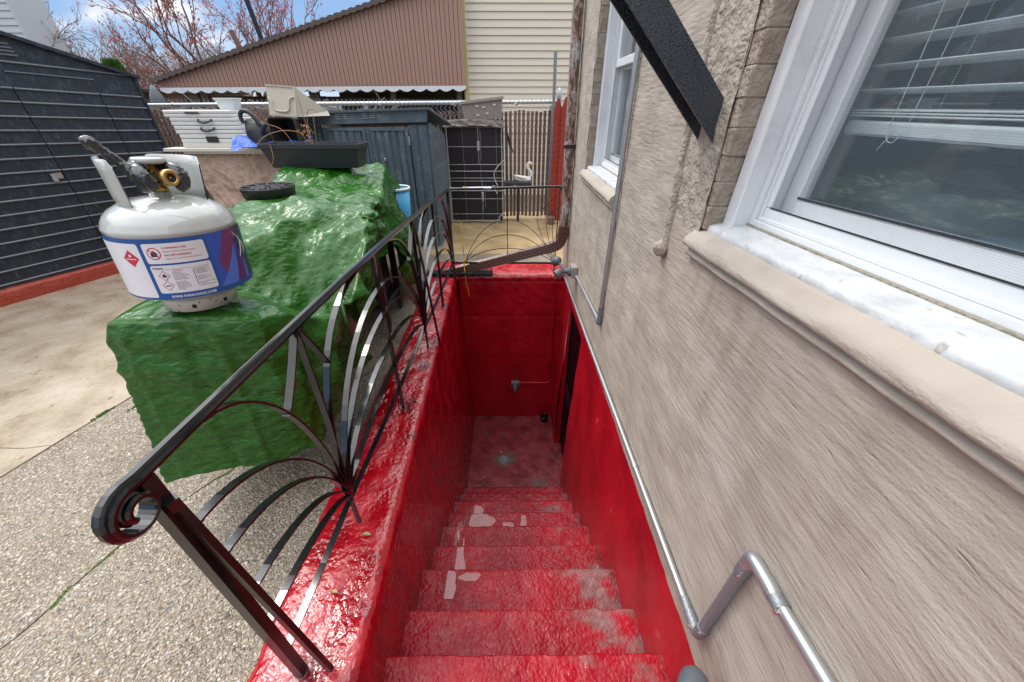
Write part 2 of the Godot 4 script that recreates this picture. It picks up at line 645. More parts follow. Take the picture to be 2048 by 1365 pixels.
	wv.albedo_texture = ctex(norm(mixf(t1, 0.7, t2, 0.3)), 512, 512, [[0.0, 0.56, 0.585, 0.60], [0.4, 0.68, 0.71, 0.735], [1.0, 0.73, 0.755, 0.775]])
	M.white = tri(wv, v3(0.8, 0.8, 0.8))
	var ws := mat(Color.WHITE, 0.5)
	ws.albedo_texture = ctex2(t1, [[0.0, 0.38, 0.395, 0.405], [0.5, 0.52, 0.54, 0.555], [1.0, 0.59, 0.61, 0.625]], t2, [[0.0, 0.25, 0.23, 0.2], [1.0, 0.55, 0.53, 0.5]], stepf(norm(mixf(t1, 0.35, t3n, 0.65)), 0.79, 0.90), 512, 512)
	bump(ws, htex(t3n, 512, 512), 0.25)
	M.white_sill = tri(ws, v3(1.7, 1.7, 1.7))
	M.caulk = tri(bump(mat(lin(0.27, 0.25, 0.20), 0.8), htex(t3n, 512, 512), 0.6), v3(4, 4, 4))
	M.gasket = mat(lin(0.02, 0.022, 0.025), 0.5)
	var glass := mat(Color(0.55, 0.62, 0.66, 0.10), 0.02)
	glass.transparency = BaseMaterial3D.TRANSPARENCY_ALPHA
	glass.metallic_specular = 1.0
	M.glass = glass
	var scr := mat(Color(0.42, 0.46, 0.48, 0.30), 0.7)
	scr.transparency = BaseMaterial3D.TRANSPARENCY_ALPHA
	var mesh_a := PackedByteArray()
	mesh_a.resize(64 * 64 * 4)
	for y in 64:
		for x in 64:
			var on := (x % 8 < 2) or (y % 8 < 2)
			var o := (y * 64 + x) * 4
			mesh_a[o] = 255; mesh_a[o + 1] = 255; mesh_a[o + 2] = 255
			mesh_a[o + 3] = 235 if on else 25
	scr.albedo_color = Color(0.36, 0.42, 0.46, 0.24)
	scr.albedo_texture = ImageTexture.create_from_image(Image.create_from_data(64, 64, false, Image.FORMAT_RGBA8, mesh_a))
	M.screen = tri(scr, v3(36, 36, 36))
	M.blind = mat(lin(0.60, 0.69, 0.72), 0.5)
	M.room = mat(lin(0.05, 0.06, 0.07), 0.9)
	M.dark = mat(lin(0.015, 0.015, 0.016), 0.8)
	# --- tarpaulins
	var w1 := norm(field(z, z, 0.010, 5, 81, 1, 1, FastNoiseLite.TYPE_SIMPLEX_SMOOTH, -1, true))
	var w2 := norm(field(z, z, 0.02, 4, 82, 4, 1))
	var w3 := norm(field(z, z, 0.06, 4, 83))
	var hw := PackedFloat32Array()
	hw.resize(z * z)
	for y in z:
		for x in z:
			var k := y * z + x
			hw[k] = w1[k] * 0.42 + w2[k] * 0.35 + w3[k] * 0.14 + (0.012 if (x / 2 + y / 2) % 2 == 0 else 0.0)
	hw = norm(hw)
	var hwt := htex(hw, z, z)
	var tp := mat(Color.WHITE, 0.24)
	tp.albedo_texture = ctex(norm(mixf(w3, 0.4, w1, 0.6)), z, z, [[0.0, 0.009, 0.055, 0.004], [0.5, 0.018, 0.097, 0.008], [0.85, 0.028, 0.13, 0.013], [1.0, 0.08, 0.20, 0.055]])
	tp.metallic_specular = 0.42
	var cw := PackedFloat32Array()
	cw.resize(512 * 512)
	for y in 512:
		for x in 512:
			var u := x / 8.0
			var v := y / 8.0
			cw[y * 512 + x] = 0.50 * facet(u * 0.25, v * 0.25, 21) * 1.0 + 0.34 * facet(u * 0.5, v * 0.5, 22) + 0.16 * facet(u, v, 23) + (0.02 if (x / 2 + y / 2) % 2 == 0 else 0.0)
	var cwt := htex(cw, 512, 512)
	bump(tp, cwt, 1.25)
	M.tarp = tri(tp, v3(1.3, 2.9, 1.3))
	var bl := mat(lin(0.01, 0.10, 0.55), 0.3)
	bump(bl, hwt, 1.2)
	M.blue_tarp = tri(bl, v3(2, 2, 2))
	var tn := mat(Color.WHITE, 0.7)
	tn.albedo_texture = ctex(norm(mixf(w3, 0.3, w1, 0.7)), z, z, [[0.0, 0.24, 0.16, 0.115], [0.5, 0.37, 0.255, 0.195], [1.0, 0.45, 0.33, 0.265]])
	bump(tn, hwt, 1.2)
	M.tan_cloth = tri(tn, v3(0.8, 0.8, 0.8))
	var gc := mat(lin(0.16, 0.145, 0.13), 0.85)
	bump(gc, hwt, 1.6)
	M.grey_cloth = tri(gc, v3(2.2, 2.2, 2.2))
	# --- plastics and sheet metal
	var sh := mat(Color.WHITE, 0.35)
	var rain := norm(field(512, 512, 0.11, 3, 91, 1, 8))
	sh.albedo_texture = ctex(norm(mixf(t1, 0.35, rain, 0.65)), 512, 512, [[0.0, 0.005, 0.008, 0.014], [0.5, 0.010, 0.016, 0.026], [0.7, 0.022, 0.031, 0.045], [1.0, 0.13, 0.15, 0.18]])
	bump(sh, dropt, 0.25)
	M.shed_black = tri(sh, v3(2.4, 1.6, 2.4))
	M.shed_ridge = mat(lin(0.10, 0.115, 0.135), 0.15)
	M.shed_ridge.metallic_specular = 0.72
	var gs := mat(Color.WHITE, 0.38)
	gs.albedo_texture = ctex(norm(mixf(t1, 0.5, k1, 0.5)), 512, 512, [[0.0, 0.05, 0.075, 0.10], [0.6, 0.085, 0.12, 0.15], [1.0, 0.22, 0.25, 0.28]])
	bump(gs, dropt, 0.15)
	M.grey_metal = tri(gs, v3(1.4, 0.8, 1.4))
	M.charcoal = tri(bump(mat(lin(0.022, 0.025, 0.03), 0.45), dropt, 0.2), v3(2, 2, 2))
	M.pot_inside = mat(lin(0.03, 0.026, 0.022), 0.8)
	M.off_white = tri(bump(mat(lin(0.62, 0.60, 0.54), 0.45), htex(t3n, 512, 512), 0.1), v3(1, 1, 1))
	M.case_white = mat(lin(0.66, 0.67, 0.66), 0.4)
	M.far_white = mat(lin(0.46, 0.50, 0.53), 0.5)
	M.beige = mat(lin(0.52, 0.48, 0.40), 0.42)
	M.grey_lid = mat(lin(0.30, 0.27, 0.25), 0.55)
	M.tub = mat(Color(0.85, 0.87, 0.88, 0.72), 0.3)
	M.tub.transparency = BaseMaterial3D.TRANSPARENCY_ALPHA
	M.bucket = mat(lin(0.05, 0.33, 0.60), 0.4)
	M.bucket_rim = mat(lin(0.55, 0.65, 0.70), 0.4)
	M.twig = mat(lin(0.30, 0.17, 0.09), 0.8)
	M.leaf_dead = mat(lin(0.42, 0.20, 0.09), 0.8)
	M.swan = mat(lin(0.75, 0.76, 0.76), 0.35)
	M.yellow = mat(lin(0.70, 0.45, 0.03), 0.45)
	M.wood = tri(bump(mat(lin(0.24, 0.12, 0.055), 0.7), htex(w2, z, z), 0.4), v3(1.2, 1.2, 1.2))
	M.red_wood = tri(bump(mat(lin(0.30, 0.035, 0.022), 0.6), htex(w2, z, z), 0.5), v3(1.2, 1.2, 1.2))
	# --- downspout
	var ds := mat(Color.WHITE, 0.4)
	ds.albedo_texture = ctex2(t1, [[0.0, 0.10, 0.06, 0.04], [1.0, 0.17, 0.10, 0.07]], t3n, [[0.0, 0.20, 0.30, 0.28], [0.45, 0.45, 0.55, 0.52], [0.7, 0.32, 0.08, 0.06], [1.0, 0.6, 0.62, 0.6]], stepf(norm(mixf(t3n, 0.6, t1, 0.4)), 0.42, 0.58), 512, 512)
	M.old_pipe = tri(bump(ds, htex(t3n, 512, 512), 0.5), v3(2.5, 0.9, 2.5))
	M.brown = tri(bump(mat(lin(0.12, 0.055, 0.045), 0.3), dropt, 0.15), v3(3, 3, 3))
	M.rubber = tri(bump(mat(lin(0.012, 0.012, 0.013), 0.3), dropt, 0.4), v3(3, 3, 3))
	# --- neighbours
	M.tan_panel = tri(bump(mat(lin(0.36, 0.215, 0.16), 0.6), htex(t2, 512, 512), 0.1), v3(0.4, 0.4, 0.4))
	M.roof_edge = mat(lin(0.10, 0.075, 0.065), 0.7)
	M.under = mat(lin(0.10, 0.085, 0.06), 0.85)
	M.cream = tri(bump(mat(lin(0.66, 0.60, 0.49), 0.5), htex(t2, 512, 512), 0.1), v3(0.5, 0.5, 0.5))
	M.yellow_trim = mat(lin(0.62, 0.53, 0.27), 0.5)
	M.slat = mat(lin(0.115, 0.062, 0.05), 0.55)
	M.slat2 = mat(lin(0.16, 0.095, 0.075), 0.55)
	M.wire = mat(lin(0.42, 0.43, 0.44), 0.4, 0.6)
	M.bark = mat(lin(0.17, 0.105, 0.085), 0.9)
	M.bark_grey = mat(lin(0.20, 0.165, 0.135), 0.9)
	M.bud = mat(lin(0.52, 0.17, 0.20), 0.7)
	M.bud2 = mat(lin(0.38, 0.16, 0.12), 0.7)
	M.evergreen = mat(lin(0.07, 0.16, 0.02), 0.8)
	# --- gas bottle
	var tk := mat(lin(0.44, 0.46, 0.44), 0.12)
	tk.clearcoat_enabled = true
	tk.clearcoat = 0.6
	tk.clearcoat_roughness = 0.05
	M.tank = tk
	var ft := mat(Color.WHITE, 0.35)
	ft.albedo_texture = ctex2(t1, [[0.0, 0.5, 0.51, 0.48], [1.0, 0.62, 0.63, 0.6]], t2, [[0.0, 0.03, 0.02, 0.015], [1.0, 0.12, 0.07, 0.05]], stepf(t3n, 0.80, 0.90), 512, 512)
	M.tank_foot = tri(ft, v3(3, 3, 3))
	M.print_white = mat(lin(0.72, 0.73, 0.76), 0.3)
	M.print_blue = mat(lin(0.012, 0.085, 0.32), 0.3)
	M.print_navy = mat(lin(0.012, 0.02, 0.10), 0.3)
	M.print_royal = mat(lin(0.03, 0.09, 0.48), 0.3)
	M.print_sky = mat(lin(0.08, 0.19, 0.66), 0.3)
	M.print_purple = mat(lin(0.11, 0.03, 0.19), 0.3)
	M.print_plum = mat(lin(0.17, 0.03, 0.14), 0.3)
	M.print_red = mat(lin(0.52, 0.03, 0.06), 0.3)
	M.print_black = mat(lin(0.03, 0.03, 0.035), 0.3)
	var bag := mat(lin(0.008, 0.009, 0.012), 0.12)
	bag.metallic_specular = 0.7
	bump(bag, cwt, 0.5)
	M.bag = tri(bag, v3(4, 4, 4))
	var water := mat(Color(0.8, 0.75, 0.75, 0.03), 0.0)
	water.transparency = BaseMaterial3D.TRANSPARENCY_ALPHA
	water.metallic_specular = 0.8
	M.water = water
	for key in M:
		M[key].resource_name = key

func yard_drop(x: float, zz: float) -> float:
	# the yard falls a little towards the black shed and the back
	var s := (x + 4.504) * 0.2427 + (zz + 2.99) * -0.97
	var joint := -2.43 + 0.22 * (-1.175 - zz)
	return -0.0484 * maxf(s, 0.0) * clampf((joint - x) / 1.8, 0.0, 1.0)

func crack_x(zz: float) -> float:
	# wandering crack that runs through the aggregate from the near edge to under the tarp
	var base := -1.845 - zz * 0.335 if zz > -0.9 else -1.5435 + (-0.9 - zz) * 0.55
	return minf(base + 0.014 * sin(zz * 9.0) + 0.007 * sin(zz * 31.0 + 1.0) + 0.004 * sin(zz * 67.0), -0.84)

func ground() -> void:
	# earth below everything, with a hole for the stairwell
	var st := begin()
	var y := -0.30
	var x0 := -0.76
	var x1 := 0.9
	var z0 := -3.80
	var z1 := 0.8
	for r in [[-150, x0, -150, 150], [x1, 150, -150, 150], [x0, x1, -150, z0], [x0, x1, z1, 150]]:
		q4(st, v3(r[0], y, r[2]), v3(r[1], y, r[2]), v3(r[1], y, r[3]), v3(r[0], y, r[3]), Vector3.UP)
	var g := obj("ground", st, M.dirt)
	g.set_meta("kind", KIND_STRUCT)
	var pav := Node3D.new()
	pav.name = "pavement"
	add_child(pav)
	pav.set_meta("kind", KIND_STRUCT)
	var rng := RandomNumberGenerator.new()
	rng.seed = 5
	# joint between the smooth slab (left) and the exposed aggregate (right)
	var joint := func(zz: float) -> float: return -2.43 + 0.22 * (-1.175 - zz)
	# wandering crack in the aggregate
	var crack := []
	for k in 60:
		var zz := 1.5 - k * 0.0617
		crack.append(Vector2(crack_x(zz), zz))
	var a := PackedVector2Array()
	var b := PackedVector2Array()
	a.append(Vector2(joint.call(1.5) + 0.006, 1.5))
	for p in crack:
		a.append(p - Vector2(0.0035, 0))
	a.append(Vector2(crack[-1].x - 0.002, -4.30))
	a.append(Vector2(joint.call(-4.30) + 0.006, -4.30))
	for p in crack:
		b.append(p + Vector2(0.0035, 0))
	b.append(Vector2(crack[-1].x + 0.002, -4.30))
	b.append(Vector2(0.56, -4.30))
	b.append(Vector2(0.56, -3.80))
	b.append(Vector2(-0.775, -3.80))
	b.append(Vector2(-0.775, 1.5))
	st = begin()
	slab(st, a, 0.0, 0.12)
	obj("slab", st, M.aggregate, pav)
	st = begin()
	slab(st, b, 0.0, 0.12)
	obj("slab", st, M.aggregate, pav)
	# back slab
	st = begin()
	slab(st, PackedVector2Array([Vector2(joint.call(-4.31) + 0.006, -4.31), Vector2(0.56, -4.31), Vector2(0.56, -3.95), Vector2(3.0, -3.95), Vector2(3.0, -6.4), Vector2(joint.call(-6.4) + 0.006, -6.4)]), -0.001, 0.12)
	obj("slab", st, M.concrete_back, pav)
	# smooth slabs on the left, falling towards the shed, split by an irregular crack
	var edge := func(t: float, front: bool) -> float:
		return -1.372 - 0.06 * t + 0.018 * sin(t * 23.0) + 0.012 * sin(t * 57.0) + (0.0025 if front else -0.0025)
	for part in 2:
		var rows := []
		var n := 26
		for i in 41:
			var t := i / 40.0
			var row := []
			for k in n + 1:
				var f := float(k) / n
				var zz: float = lerpf(edge.call(t, true), 1.6, f) if part == 0 else lerpf(edge.call(t, false), -6.4, f)
				var j: float = joint.call(zz) - 0.006
				var x := lerpf(j, -7.0, t)
				row.append(v3(x, yard_drop(x, zz), zz))
			rows.append(row)
		st = begin(true)
		grid(st, rows, Vector3.UP)
		# edges of the slab
		st.set_smooth_group(FLAT)
		for i in rows.size() - 1:
			for e in [0, n]:
				var p: Vector3 = rows[i][e]
				var q: Vector3 = rows[i + 1][e]
				q4(st, p, q, q - Vector3.UP * 0.1, p - Vector3.UP * 0.1, v3(0, 0, -1) if (part == 0) == (e == 0) else v3(0, 0, 1))
		for k in n:
			var p: Vector3 = rows[0][k]
			var q: Vector3 = rows[0][k + 1]
			q4(st, p, q, q - Vector3.UP * 0.1, p - Vector3.UP * 0.1, Vector3.RIGHT)
		obj("slab", st, M.concrete, pav)
	# bed that closes the joints
	st = begin()
	for r in [[-7.0, -0.776, -6.4, 1.5]]:
		q4(st, v3(r[0], -0.2, r[2]), v3(r[1], -0.2, r[2]), v3(r[1], -0.2, r[3]), v3(r[0], -0.2, r[3]), Vector3.UP)
	obj("joint_bed", st, M.crack, pav)
	# loose and exposed pebbles that stand proud of the near slabs
	var pmm := MultiMesh.new()
	pmm.transform_format = MultiMesh.TRANSFORM_3D
	pmm.use_colors = true
	st = begin(true)
	lathe(st, [Vector2(0.0, -0.6), Vector2(0.8, -0.3), Vector2(1.0, 0.1), Vector2(0.7, 0.65), Vector2(0.0, 0.85)], 7)
	st.generate_normals()
	pmm.mesh = st.commit()
	var cols := [Color(0.42, 0.34, 0.25), Color(0.33, 0.25, 0.17), Color(0.5, 0.43, 0.33), Color(0.62, 0.58, 0.52), Color(0.10, 0.10, 0.105), Color(0.22, 0.21, 0.21), Color(0.30, 0.20, 0.13), Color(0.38, 0.31, 0.24), Color(0.27, 0.2, 0.14), Color(0.45, 0.38, 0.29), Color(0.2, 0.15, 0.1)]
	var count := 52000
	pmm.instance_count = count
	for k in count:
		var zz := -0.20 - 2.9 * pow(rng.randf(), 1.25)
		var jx: float = joint.call(zz) + 0.02
		var x := lerpf(-0.80, jx, pow(rng.randf(), 0.9))
		if absf(x - crack_x(zz)) < 0.010:
			x += 0.03
		var r := rng.randf_range(0.0024, 0.0050) * (1.35 if rng.randf() < 0.06 else 1.0)
		var B := Basis.from_euler(v3(rng.randf_range(-0.25, 0.25), rng.randf() * TAU, rng.randf_range(-0.25, 0.25))).scaled_local(v3(r * rng.randf_range(0.8, 1.5), r * rng.randf_range(0.45, 0.75), r))
		pmm.set_instance_transform(k, Transform3D(B, v3(x, r * 0.05, zz)))
		pmm.set_instance_color(k, cols[rng.randi_range(0, cols.size() - 1)].lerp(Color(0.37, 0.33, 0.275), 0.42) * rng.randf_range(0.85, 1.15))
	var pm := mat(Color.WHITE, 0.3)
	pm.vertex_color_use_as_albedo = true
	pm.resource_name = "pebble"
	var pi := MultiMeshInstance3D.new()
	pi.multimesh = pmm
	pi.material_override = pm
	pi.name = "pebbles"
	pi.set_meta("kind", "stuff")
	pav.add_child(pi, true)
	# moss tufts along the joint
	st = begin()
	for k in 420:
		var zz := -1.60 + rng.randfn() * 0.03 if k < 30 else -1.66 + rng.randfn() * 0.02
		var xx: float = joint.call(zz) + rng.randf_range(-0.006, 0.006) + (0.0 if k < 30 else 0.12)
		if k > 46:
			zz = -0.15 - 1.1 * rng.randf()
			xx = crack_x(zz) + rng.randfn() * 0.003
			if sin(zz * 14.0) + sin(zz * 37.0) < -0.2:
				continue
		var hgt := rng.randf_range(0.006, 0.016) if k <= 46 else rng.randf_range(0.003, 0.007)
		bx(st, v3(xx, hgt * 0.5 - 0.001, zz), v3(0.006, hgt, 0.007), 0.002, Basis(Vector3.UP, rng.randf() * TAU))
	var ms := obj("moss", st, M.moss, pav)
	ms.set_meta("kind", "stuff")

func step_tint(p: Vector3, n1: FastNoiseLite, n2: FastNoiseLite, k: int) -> Color:
	var a := n1.get_noise_3d(p.x * 0.35, p.y, p.z * 0.35)
	var b := n2.get_noise_3d(p.x * 0.5, p.y, p.z * 0.9)
	var c := n1.get_noise_3d(p.x * 0.45, p.y * 2.0, p.z * 0.7)
	var base := Color(0.25, 0.0025, 0.010).lerp(Color(0.38, 0.004, 0.016), clampf(0.5 + a * 0.9 + b * 0.25, 0, 1))
	# grime trodden in on the right side, scuffed paint on the edges
	var side := smoothstep(0.05, 0.40, p.x)
	var g := smoothstep(0.10, 0.55, c * 0.7 + b * 0.12 + side * [0.2, 0.2, 0.42, 0.45, 0.28, 0.18, 0.2, 0.2, 0.2, 0.1][k] - 0.10)
	base = base.lerp(Color(0.085, 0.045, 0.042).lerp(Color(0.22, 0.15, 0.145), clampf(0.5 + b * 0.8 + c * 0.8, 0, 1)), g * (0.25 + 0.55 * side))
	var scuff := smoothstep(0.35, 0.6, n2.get_noise_3d(p.x * 0.8, p.y * 3.0, p.z * 2.0) + 0.15 * side)
	base = base.lerp(Color(0.50, 0.10, 0.11), scuff * 0.3)
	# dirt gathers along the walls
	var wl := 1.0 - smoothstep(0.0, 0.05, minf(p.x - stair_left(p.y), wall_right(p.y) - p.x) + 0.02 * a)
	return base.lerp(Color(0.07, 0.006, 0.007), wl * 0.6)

const NOSE := [-0.30, -0.531, -0.746, -1.003, -1.226, -1.457, -1.671, -1.894, -2.091, -2.288]

func stair_left(y: float) -> float:
	return lerpf(-0.482, -0.437, clampf(-y / 1.8, 0, 1))

func wall_right(y: float) -> float:
	return lerpf(W, 0.515, clampf(-y / 1.2, 0, 1))

func stairwell() -> void:
	var n1 := ns(9.0, 3, 101)
	var n2 := ns(30.0, 2, 102)
	var t := thing("staircase", "narrow wet red painted concrete staircase going down to the basement", "stairs")
	for k in range(0, 10):
		var y := -0.18 * k
		var zb: float = 0.9 if k == 0 else NOSE[k - 1] + 0.03
		var zf: float = NOSE[k]
		var rows := []
		var cols := 100
		var deep := 24
		for i in deep + 5:
			var row := []
			for c in cols + 1:
				var x := lerpf(stair_left(y) - 0.03, wall_right(y) + 0.03, float(c) / cols)
				var p: Vector3
				var wob := 0.004 * n1.get_noise_3d(x, y * 3.0, 3.0)
				if i <= deep:
					var zz := lerpf(zb, zf + 0.006, float(i) / deep)
					p = v3(x, y + 0.0035 * n1.get_noise_2d(x, zz) + 0.001 * n2.get_noise_2d(x, zz), zz + wob)
				else:
					var e: Array = [[0.002, -0.0015], [0.0, -0.006], [0.0, -0.10], [0.004, -0.24]][i - deep - 1]
					p = v3(x, y + e[1] + (0.003 * n1.get_noise_2d(x, zf) if e[1] > -0.05 else 0.0), zf + e[0] + wob * 1.6)
				row.append(p)
			rows.append(row)
		var st := begin(true)
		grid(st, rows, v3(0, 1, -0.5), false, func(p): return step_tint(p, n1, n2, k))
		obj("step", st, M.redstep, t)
	# landing at the bottom
	var rows2 := []
	for i in 101:
		var row := []
		for c in 101:
			var x := lerpf(-0.47, 0.72, c / 100.0)
			var zz := lerpf(-2.26, -3.47, i / 100.0)
			row.append(v3(x, -1.80 + 0.004 * n1.get_noise_2d(x, zz) - 0.012 * exp(-pow(Vector2(x + 0.06, zz + 2.76).length() / 0.16, 2.0)), zz))
		rows2.append(row)
	var s2 := begin(true)
	grid(s2, rows2, Vector3.UP, false, func(p):
		var a := n1.get_noise_2d(p.x * 0.5, p.z * 0.5)
		var b := n2.get_noise_2d(p.x, p.z)
		var base := Color(0.17, 0.014, 0.022).lerp(Color(0.31, 0.05, 0.062), clampf(0.5 + a + b * 0.35, 0, 1))
		var d := Vector2(p.x + 0.06, p.z + 2.77).length()
		var g := 1.0 - smoothstep(0.06, 0.15, d + 0.06 * a + 0.02 * b)
		g = maxf(g, smoothstep(0.30, 0.48, n1.get_noise_2d(p.x * 0.6 + 5.0, p.z * 0.6)) * 0.5)
		g = maxf(g, (1.0 - smoothstep(0.04, 0.13, Vector2(p.x - 0.30, p.z + 2.46).length() + 0.05 * a)) * 0.8)
		return base.lerp(Color(0.15, 0.115, 0.105), g * 0.85))
	obj("landing", s2, M.redfloor, t)
	# rain water standing on the treads: thin sheets with wandering edges
	var rng := RandomNumberGenerator.new()
	rng.seed = 77
	for pd in [[4, -0.295, -1.12, 0.055, 0.095], [5, -0.335, -1.35, 0.045, 0.10], [6, -0.25, -1.575, 0.15, 0.085], [6, 0.10, -1.60, 0.03, 0.045], [6, -0.02, -1.56, 0.05, 0.03], [7, -0.29, -1.80, 0.08, 0.05], [3, -0.31, -0.93, 0.045, 0.065], [3, -0.20, -0.965, 0.07, 0.02]]:
		var st := begin()
		var y: float = -0.18 * pd[0] + 0.0042
		var c := v3(pd[1], y, pd[2])
		var last := c
		var first := c
		var m := 72
		for j in m + 1:
			var an := TAU * (j % m) / m
			var rr := 0.82 + 0.45 * n1.get_noise_2d(cos(an) * 0.05 + pd[1] * 7.0, sin(an) * 0.05 + pd[2] * 7.0) + 0.12 * n2.get_noise_2d(cos(an) * 0.06 + pd[1], sin(an) * 0.06 + pd[2])
			var p := c + v3(cos(an) * pd[3] * rr, 0, clampf(sin(an) * pd[4] * rr * 1.25, -pd[4], pd[4]))
			if j > 0:
				t3(st, c, last, p, Vector3.UP)
			last = p
		obj("puddle", st, M.water, t)
	# --- outer wall of the stairwell with its broad kerb
	var wl := thing("kerb_wall", "long red painted concrete kerb wall under the wrought iron railing", "wall")
	var prof := []
	prof.append([0, -0.30])
	rows2 = []
	var zs := []
	for i in 200:
		zs.append(lerpf(0.9, -3.82, i / 199.0))
	for zz in zs:
		var xi := lerpf(-0.445, -0.522, clampf((zz + 0.387) / -2.83, 0, 1))
		var xo := -0.785 + 0.006 * n1.get_noise_1d(zz * 0.7)
		var row := []
		var sec := [[xo, -0.12], [xo, 0.0], [xo + 0.003, 0.05], [xo + 0.01, 0.074], [xo + 0.028, 0.084]]
		for j in range(1, 14):
			sec.append([lerpf(xo + 0.028, xi - 0.028, j / 14.0), 0.088])
		sec.append_array([[xi - 0.028, 0.087], [xi - 0.012, 0.080], [xi - 0.002, 0.066], [xi + 0.002, 0.03]])
		var xb := -0.432
		for j in range(1, 22):
			var f := j / 21.0
			sec.append([lerpf(xi + 0.003, xb, f), lerpf(0.0, -1.9, f)])
		for j in sec.size():
			var p: Array = sec[j]
			var amp := 0.011 if p[1] > 0.04 else 0.006
			var w1 := n1.get_noise_3d(p[0] * 0.8, p[1] * 0.8, zz * 0.5) * amp + n2.get_noise_3d(p[0], p[1], zz) * 0.0022
			var px: float = p[0] + (w1 if p[1] < 0.05 and j > 4 else 0.0)
			var py: float = p[1] + (w1 if p[1] >= 0.05 else 0.0)
			row.append(v3(px, py, zz))
		rows2.append(row)
	s2 = begin(true)
	grid(s2, rows2, Vector3.UP, false, func(p):
		var a := n1.get_noise_3d(p.x * 0.8, p.y * 0.5, p.z * 0.6)
		var b := n2.get_noise_3d(p.x, p.y, p.z)
		var c := Color(1, 1, 1)
		# black grime at the post feet and in the dips, worn paint along the arris
		var g := 0.0
		for f in [[-0.60, -0.42], [-0.575, -1.55], [-0.55, -1.95], [-0.54, -2.21], [-0.535, -2.77]]:
			g = maxf(g, 1.0 - smoothstep(0.015, 0.065, Vector2(p.x - f[0], (p.z - f[1]) * 0.7).length() + 0.03 * a + 0.015 * b))
		g = maxf(g, smoothstep(0.30, 0.55, a + 0.3 * b) * 0.55)
		g = maxf(g, (1.0 - smoothstep(0.0, 0.10, p.y + 0.03 * a)) * (1.0 - smoothstep(-0.785, -0.74, p.x)) * 0.8)
		# rain runs down the inner face
		if p.y < 0.04:
			g = maxf(g, smoothstep(0.15, 0.5, n2.get_noise_2d(p.z * 1.2, p.y * 0.06)) * 0.55)
		return c.lerp(Color(0.22, 3.0, 1.2), g * 0.8))
	obj("wall_body", s2, M.redkerb, wl)
	# --- end wall, laid in courses
	var ew := thing("end_wall", "red painted block wall closing the far end of the stairwell", "wall")
	var blocks := [[-0.48, -0.10, 0.018, -0.372], [-0.10, 0.62, 0.018, -0.372], [-0.48, 0.25, -0.376, -0.905], [0.25, 0.62, -0.376, -0.905], [-0.48, 0.62, -0.909, -1.9]]
	for q in blocks:
		var rows := []
		for i in 17:
			var row := []
			for c in 25:
				var fx := c / 24.0
				var fy := i / 16.0
				var x := lerpf(q[0], q[1], fx)
				var yy := lerpf(q[2], q[3], fy)
				var ed := minf(minf(fx, 1 - fx) * absf(q[1] - q[0]), minf(fy, 1 - fy) * absf(q[3] - q[2]))
				row.append(v3(x, yy, -3.452 - 0.005 * (1.0 - smoothstep(0.0, 0.012, ed)) + 0.007 * n1.get_noise_2d(x, yy) + 0.001 * n2.get_noise_2d(x, yy)))
			rows.append(row)
		s2 = begin(true)
		grid(s2, rows, v3(0, 0, 1))
		obj("block", s2, M.redwall, ew)
	rows2 = []
	for i in 61:
		var x := lerpf(-0.53, W - 0.001, i / 60.0)
		var row := []
		for e in [[-3.46, 0.016], [-3.448, 0.04], [-3.452, 0.068], [-3.465, 0.080], [-3.49, 0.086], [-3.55, 0.088], [-3.6, 0.087], [-3.68, 0.086], [-3.74, 0.084], [-3.79, 0.078], [-3.81, 0.06], [-3.812, 0.0], [-3.812, -0.12]]:
			var w1 := n1.get_noise_2d(x, e[0]) * 0.009 + n2.get_noise_2d(x, e[0]) * 0.002
			row.append(v3(x, e[1] + (w1 if e[1] > 0.05 else 0.0), e[0] + (w1 if e[1] < 0.05 else 0.0)))
		rows2.append(row)
	s2 = begin(true)
	grid(s2, rows2, v3(0, 1, 0.3))
	obj("coping", s2, M.red, ew)
	s2 = begin()
	bxx(s2, v3(-0.5, -1.95, -3.80), v3(0.6, 0.014, -3.47))
	obj("wall_core", s2, M.redwall, ew)
	# painted-over conduit that feeds the outlet
	one_tube("painted_conduit", catmull([v3(0.457, 0.06, -3.425), v3(0.462, -0.6, -3.428), v3(0.468, -1.15, -3.43), v3(0.467, -1.235, -3.43), v3(0.44, -1.252, -3.43), v3(0.30, -1.252, -3.43), v3(0.10, -1.252, -3.43)], 5), 0.011, M.redwall, ew)
	var ob := thing("outlet_box", "small grey weatherproof outlet box low on the red end wall", "outlet")
	one_box("back_box", v3(0.02, -1.285, -3.446), v3(0.115, -1.225, -3.40), M.galv_dark, ob, 0.004)
	var sb := begin(true)
	sweep(sb, [v3(0.068, -1.245, -3.41), v3(0.066, -1.275, -3.36), v3(0.066, -1.315, -3.345)], ring(0.028, 12), v3(1, 0, 0), true, [1.0, 1.0, 0.55])
	obj("cover", sb, M.grey_plastic, ob)
	# floor drain and clean-out stub
	var dr := thing("floor_drain", "round metal drain grate in a worn grey patch of the landing", "drain", v3(-0.06, -1.806, -2.77))
	sb = begin(true)
	lathe(sb, [Vector2(0.062, -0.01), Vector2(0.062, 0.004), Vector2(0.052, 0.006), Vector2(0.050, 0.0), Vector2(0.0, 0.0)], 24)
	obj("rim", sb, M.galv_dark, dr)
	for j in 5:
		var zz := (j - 2) * 0.019
		var hw := sqrt(maxf(0.0, 0.05 * 0.05 - zz * zz))
		one_box("bar", v3(-hw, 0.001, zz - 0.0035), v3(hw, 0.006, zz + 0.0035), M.galv, dr)
	sb = begin()
	bx(sb, v3(0, 0.006, 0), v3(0.012, 0.006, 0.012), 0.002)
	obj("screw", sb, M.steel, dr)
	var co := thing("cleanout_pipe", "short open rust red pipe stub in the far corner of the landing", "pipe", v3(0.425, -1.80, -3.37))
	sb = begin(true)
